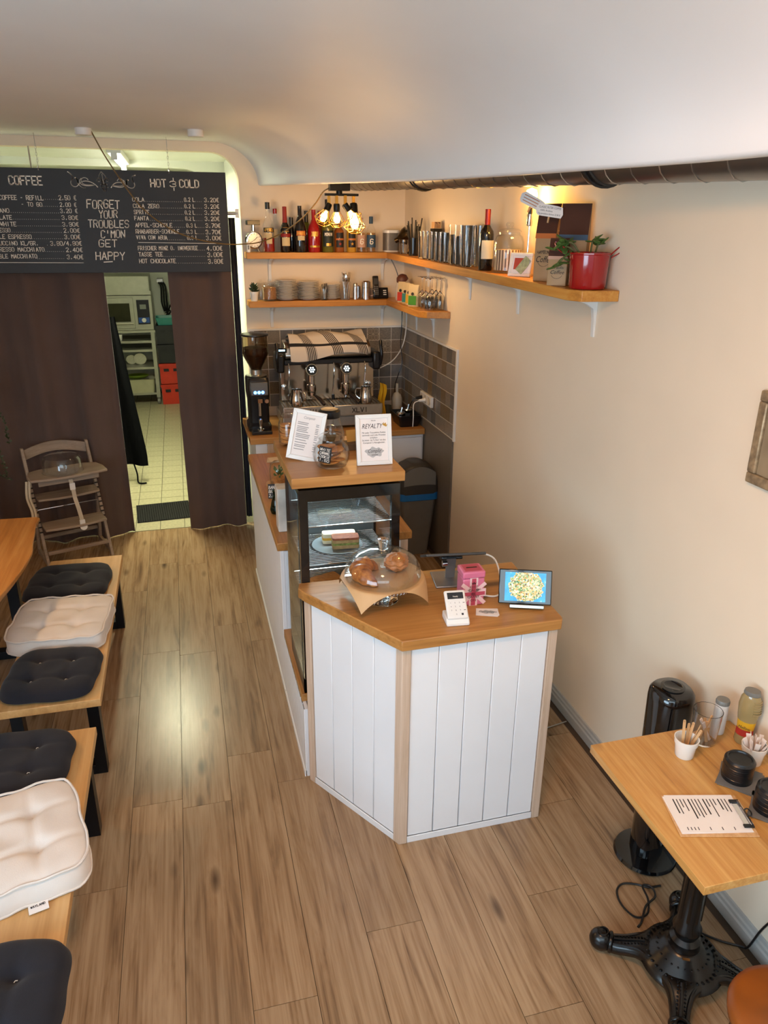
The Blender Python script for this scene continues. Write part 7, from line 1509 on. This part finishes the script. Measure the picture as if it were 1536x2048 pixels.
# lids on napkins
ndk = mat('charcoal_napkin', '6d6a67', 0.85)
lidp = [(0.0, 0.0085), (0.0335, 0.009), (0.0355, 0.0135), (0.0395, 0.0135), (0.0425, 0.009), (0.045, 0.006), (0.045, 0.0), (0.0468, 0.0), (0.0468, 0.007), (0.0433, 0.0103), (0.0403, 0.0148), (0.0355, 0.0148), (0.0332, 0.0103), (0.0, 0.0098)]
lme = MB().lathe(lidp, 28).mesh('cup_cover', black_pl)
for nm, x, y, n in (('far', 1.598, 1.575, 9), ('near', 1.60, 1.432, 10)):
    for j in range(2):
        o = MB().box(-0.062, 0.062, -0.062, 0.062, 0, 0.002).build('paper_napkin', ndk, loc=(x+0.008, y-0.008, ZT+0.0024*j), rz=R(40+6*j), smooth=False); tag(o, f'{"upper" if j else "lower"} grey paper napkin under the {nm} stack of black lids', 'napkin', f'napkins under the {nm} lids')
    for k in range(n):
        o = bpy.data.objects.new('cup_cover', lme); C.objects.link(o); o.location = (x+random.uniform(-.001, .001), y, ZT+0.005+0.0072*k if False else ZT+0.005+0.0076*k); o.rotation_euler.z = random.uniform(0, 6)
        i = n-1-k; tag(o, f'black cup lid, {"topmost" if i == 0 else ORD[i]+" from the top"} of the {nm} lid stack', 'cup lid', f'{nm} lid stack')
cp = thing('tall_cup', 'clear tall cup at the right border of the bistro table', 'glass', (1.52, 1.29, ZT)); MB().lathe([(0.0, 0.0), (0.028, 0.0), (0.03, 0.003), (0.038, 0.12), (0.036, 0.12), (0.028, 0.005), (0.0, 0.004)], 24).build('body', solid_glass, cp)
# clipboard
cbd = thing('clipboard_menu', 'wooden clipboard with printed menu sheets on the bistro table', 'clipboard', (1.405, 1.455, ZT), R(-14.5)); 
MB().box(-0.115, 0.115, -0.083, 0.083, 0, 0.004).build('board', pale_wood, cbd, bevel=0.001)
for k in range(2): MB(TR((-0.006+0.004*k, 0.003+0.002*k, 0.0045+0.0012*k), (0, 0, R(2-1.5*k)))).box(-0.105, 0.105, -0.076, 0.076, 0, 0.0009).build('sheet', paper, cbd, smooth=False)
mb = MB(); T = TR((0, 0, 0.0071), (0, 0, R(0.5)))
rg = random.Random(12)
for k in range(15):
    x = -0.085+0.0105*k+0.004*(k//4); ln = rg.uniform(0.025, 0.075)
    y = 0.062
    while y > 0.062-ln: w_ = rg.uniform(0.004, 0.009); ribbon(mb, [(x, y), (x, y-w_)], 0.003 if k % 4 else 0.004, T); y -= w_+0.0022
    if k % 3 == 0 or k < 4: ribbon(mb, [(x, -0.052), (x, -0.062)], 0.0025, T)
mb.build('print', ink, cbd, smooth=False)
mb = MB(); mb.box(0.088, 0.104, -0.045, 0.045, 0.0078, 0.0095); mb.tube([(0.108, -0.05, 0.012), (0.108, 0.05, 0.012)], 0.004, 8); cl2 = mb.build('clip', chrome, cbd)
for s in (-1, 1): MB().box(0.082, 0.112, s*0.05-0.006, s*0.05+0.006, 0.0078, 0.013).build('clip_end', black_pl, cl2, bevel=0.001)
MB().tube(spline([(0.11, -0.012, 0.012), (0.12, -0.014, 0.016), (0.124, 0.0, 0.017), (0.12, 0.014, 0.016), (0.11, 0.012, 0.012)], 4), 0.002, 6).build('clip_lever', black_pl, cl2)

# picture on the right wall
pc = thing('wall_picture', 'picture in worn silver frame on the right wall at the border', 'picture', (XW-0.001, 1.80, 1.615))
fm = mat('worn_silver', 'a48e70', 0.45, 0.5, var=0.35, scale=40, bmp=0.3)
for (a, b, c, d) in ((-0.166, 0.166, 0, 0.035), (-0.166, 0.166, 0.27, 0.305), (-0.166, -0.131, 0.035, 0.27), (0.131, 0.166, 0.035, 0.27)): MB().box(-0.022, 0, a, b, c, d).build('frame_bar', fm, pc, bevel=0.005)
MB().box(-0.012, -0.001, -0.130, 0.130, 0.036, 0.269).build('picture_sheet', mat('picture_tan', '8f7c62', 0.4, var=0.2, scale=8), pc)

# ================================================================== KITCHEN
tl_ = thing('fluorescent_lamp', 'bare fluorescent batten lamp on the kitchen ceiling', 'lamp', (-0.37, 6.95, 2.919))
MB().box(-0.05, 0.05, -0.62, 0.62, -0.045, 0).build('batten', white_pl, tl_, bevel=0.004)
lab(MB().tube([(0, -0.6, -0.068), (0, 0.6, -0.068)], 0.016, 12).build('tube', emit('tube_glow', (1.0, 1.0, 0.86), 14), tl_), 'glowing white tube')
for s in (-1, 1): MB().box(-0.022, 0.022, s*0.61-0.012, s*0.61+0.012, -0.09, -0.045).build('end_cap', white_pl, tl_)
dl = struct(MB().box(-0.70, -0.66, 6.24, 7.55, 0.0, 2.30).build('door_1', mat('door_white', 'd8d8cc', 0.35, var=0.05)))
MB().box(-0.6595, -0.654, 7.30, 7.40, 1.02, 1.16).build('door_handle', steel, dl)
ap = thing('apron', 'long dark navy apron hanging behind the left curtain in the kitchen', 'apron', (-0.56, 7.35, 0))
mb = MB()
def apf(u, v, o=0.0):
    w = 0.05+0.15*min(1, max(0, (1-v))*1.1); x = -0.07+(w)*u
    return (x, 0.02*math.sin(7*u+2*v)+o+0.02*(1-v), 0.20+1.40*v-0.03*u*(1-v))
mb.grid(lambda u, v: apf(u, v), 14, 16); mb.grid(lambda u, v: apf(1-u, v, 0.012), 14, 16); mb.build('cloth', mat('navy_apron', '090a0e', 0.95, spec=0.1), ap, ang=80)
MB().tube(spline([(0.0, 0.01, 0.2), (0.02, 0.0, 0.10), (0.02, 0.0, 0.02), (0.05, -0.03, 0.012), (0.10, -0.03, 0.012)], 4), 0.008, 6).build('tie', mat('navy_apron', ''), ap)
MB().tube([(-0.06, 0.0, 1.60), (-0.085, 0.0, 1.70), (-0.092, 0.0, 1.70)], 0.006, 6).build('neck_loop', mat('navy_apron', ''), ap)
dmt = thing('door_mat', 'black rubber door mat on the kitchen threshold', 'mat', (-0.285, 6.50, 0.001), R(4))
MB().box(-0.235, 0.225, -0.22, 0.22, 0, 0.006).build('sheet', mat('rubber_black', '070707', 0.8), dmt)
mb = MB()
for i in range(24):
    for j in range(22): mb.box(-0.23+0.019*i, -0.23+0.019*i+0.012, -0.215+0.0195*j, -0.215+0.0195*j+0.010, 0.006, 0.010)
o = mb.build('stud_pattern', mat('rubber_black2', '0c0c0c', 0.75), dmt, smooth=False); o['kind'] = 'stuff'
cart = thing('oven_stand', 'steel oven stand with shelves and castors at the kitchen back', 'stand', (-0.72, 11.2, 0))
stl = mat('kitchen_steel', 'a9a99a', 0.4, 0.6)
for x in (-0.38, 0.33):
    for y in (-0.28, 0.28): MB().box(x-0.025, x+0.025, y-0.025, y+0.025, 0.10, 1.0).build('post', stl, cart); MB().lathe([(0.0, -0.02), (0.05, -0.02), (0.05, 0.02), (0.0, 0.02)], 16, T=TR((x, y, 0.05), (0, R(90), 0))).build('castor', greyp, cart)
for z in (0.14, 0.50, 0.74, 0.86): MB().box(-0.354, 0.304, -0.30, 0.30, z, z+0.03).build('shelf', stl, cart)
MB().box(-0.42, 0.37, -0.32, 0.32, 1.0, 1.03).build('top', stl, cart)
ov = thing('combi_oven', 'steel kitchen oven with blue control dial on the stand', 'oven', (-0.70, 11.2, 1.031))
MB().box(-0.38, 0.34, -0.30, 0.30, 0, 0.46).build('body', stl, ov, bevel=0.006)
dr = MB().box(-0.37, 0.10, -0.325, -0.301, 0.03, 0.43).build('door', stl, ov, bevel=0.004); MB().box(-0.32, 0.05, -0.33, -0.3255, 0.12, 0.36).build('door_pane', mat('oven_glass', '3a3a2c', 0.1), dr); MB().tube([(-0.35, -0.36, 0.10), (0.08, -0.36, 0.10)], 0.012, 8).build('door_bar', steel, dr)
pn = MB().box(0.14, 0.30, -0.312, -0.301, 0.08, 0.40).build('control_panel', black_pl, ov); MB().box(0.18, 0.26, -0.316, -0.3125, 0.28, 0.34).build('panel_display', mat('lcd_grey', '8a8f86', 0.3), pn); MB().box(0.15, 0.29, -0.316, -0.3125, 0.10, 0.17).build('blue_strip', mat('oven_blue', '1f4fa0', 0.4), pn); MB(TR((0.22, -0.317, 0.135), (R(90), 0, 0))).lathe([(0.0, 0.0), (0.03, 0.0), (0.028, 0.02), (0.0, 0.022)], 16).build('dial', white_pl, pn)
hd = thing('extractor_hood', 'steel extractor hood box above the kitchen oven', 'hood', (-0.70, 11.2, 1.50)); MB().box(-0.42, 0.33, -0.34, 0.34, 0, 0.24).build('housing', stl, hd, bevel=0.006); MB().box(-0.42, 0.34, -0.345, -0.341, -0.0, 0.05).build('lip', stl, hd)
kw = struct(MB().box(-1.3, -0.45, 11.74, 11.799, 1.95, 2.6).build('window_2', white_pl)); MB().box(-1.22, -0.55, 11.73, 11.739, 2.02, 2.52).build('pane', mat('green_glass', '2c5a3c', 0.2), kw)
for k, (z, m, l) in enumerate(((0.0, 'c8321c', 'lower red plastic crate beside the oven stand'), (0.29, 'c8321c', 'upper red plastic crate beside the oven stand'), (0.58, '1c1c1e', 'black plastic crate on top of the red ones'), (0.84, '1c1c1e', 'topmost black plastic crate below the teal box'))):
    t = thing('crate', l, 'crate', (-0.09, 11.05, z+0.0005), group='kitchen crates'); cm_ = mat('crate_'+m, m, 0.45)
    h = 0.28 if k < 2 else 0.25
    c = MB(); c.box(-0.25, 0.30, -0.18, -0.165, 0, h); c.box(-0.25, 0.30, 0.165, 0.18, 0, h); c.box(-0.25, -0.235, -0.165, 0.165, 0, h); c.box(0.285, 0.30, -0.165, 0.165, 0, h); c.box(-0.235, 0.285, -0.165, 0.165, 0, 0.015); c.box(-0.26, 0.31, -0.19, -0.1801, h-0.04, h); c.build('shell', cm_, t, smooth=False)
    g = MB()
    for i in range(4): g.box(-0.20+0.13*i, -0.13+0.13*i, -0.1905, -0.1902, h*0.62, h*0.76)
    o_ = g.build('hand_holes', black_pl, t, smooth=False); o_['kind'] = 'stuff'
tbx = thing('teal_box', 'shallow teal plastic box on top of the crates', 'box', (-0.09, 11.05, 1.0915)); loft(MB(), [(rrect(0.44, 0.3, 0.03), 0), (rrect(0.5, 0.34, 0.03), 0.10), (rrect(0.48, 0.32, 0.03), 0.10), (rrect(0.42, 0.28, 0.03), 0.01)]).build('tub', mat('teal_plastic', '3a8a86', 0.4), tbx)
gnp = thing('gastro_pan', 'deep cream gastronorm pan on the lowest stand shelf', 'pan', (-0.64, 11.03, 0.1705)); loft(MB(), [(rrect(0.40, 0.26, 0.03), 0), (rrect(0.44, 0.30, 0.03), 0.19), (rrect(0.47, 0.33, 0.03), 0.195), (rrect(0.43, 0.29, 0.03), 0.195), (rrect(0.39, 0.25, 0.03), 0.01)]).build('pan', mat('pan_cream', 'b9b89c', 0.35, 0.3), gnp)
gd = thing('green_bowl', 'light green bowl rim resting on the gastronorm pan', 'bowl', (-0.66, 11.03, 0.367)); MB().lathe([(0.0, 0.0), (0.12, 0.0), (0.16, 0.03), (0.155, 0.03), (0.115, 0.006), (0.0, 0.006)], 24).build('bowl', mat('lime_plastic', '8aa83a', 0.4), gd)
for k, (x, r) in enumerate(((-0.60, 0.085), (-0.72, 0.07))):
    t = thing('pan_cover', f'{"large" if k == 0 else "small"} round steel pan lid standing on the stand shelf', 'lid', (x, 11.12+0.05*k, 0.5305), rot=(R(-75), 0, 0), group='pan lids'); MB(TR((0, 0, 0))).lathe([(0.0, 0.0), (r, 0.0), (r*1.02, 0.006), (r*0.9, 0.014), (0.0, 0.02)], 24, (0, -r, 0)).build('disc', steel, t); MB().lathe([(0.0, 0.0), (0.012, 0.0), (0.016, 0.018), (0.0, 0.02)], 10, (0, -r, 0.02)).build('knob', black_pl, t)
wc = thing('white_container', 'white plastic container on the top shelf of the oven stand', 'container', (-0.86, 11.0, 0.8905)); loft(MB(), [(rrect(0.12, 0.1, 0.02), 0), (rrect(0.14, 0.12, 0.02), 0.085), (rrect(0.13, 0.11, 0.02), 0.085), (rrect(0.11, 0.09, 0.02), 0.01)]).build('tub', white_pl, wc)
hs_ = thing('hanging_hoses', 'bundle of black hoses hanging to the right of the oven', 'hose', (-0.26, 11.45, 0))
for k in range(3): MB().tube(spline([(0.0+0.03*k, 0, 1.62), (0.03+0.03*k, 0, 1.55), (0.02+0.035*k, 0, 1.35), (0.05+0.02*k, 0, 1.22)], 5), 0.013, 8).build('hose', black_pl, hs_)
for pts in ([(0.06, 0, 1.14), (0.16, -0.1, 1.35), (0.30, -0.15, 1.52)], [(0.06, 0, 1.14), (0.2, -0.1, 1.28), (0.34, -0.15, 1.34)], [(0.06, 0, 1.20), (0.12, -0.1, 1.24), (0.2, -0.1, 1.14)]): MB().tube(spline(pts, 5), 0.010, 8).build('hose', black_pl, hs_)
MB().box(-0.02, 0.06, 0.0, 0.345, 1.62, 1.66).build('wall_hook', steel, hs_)
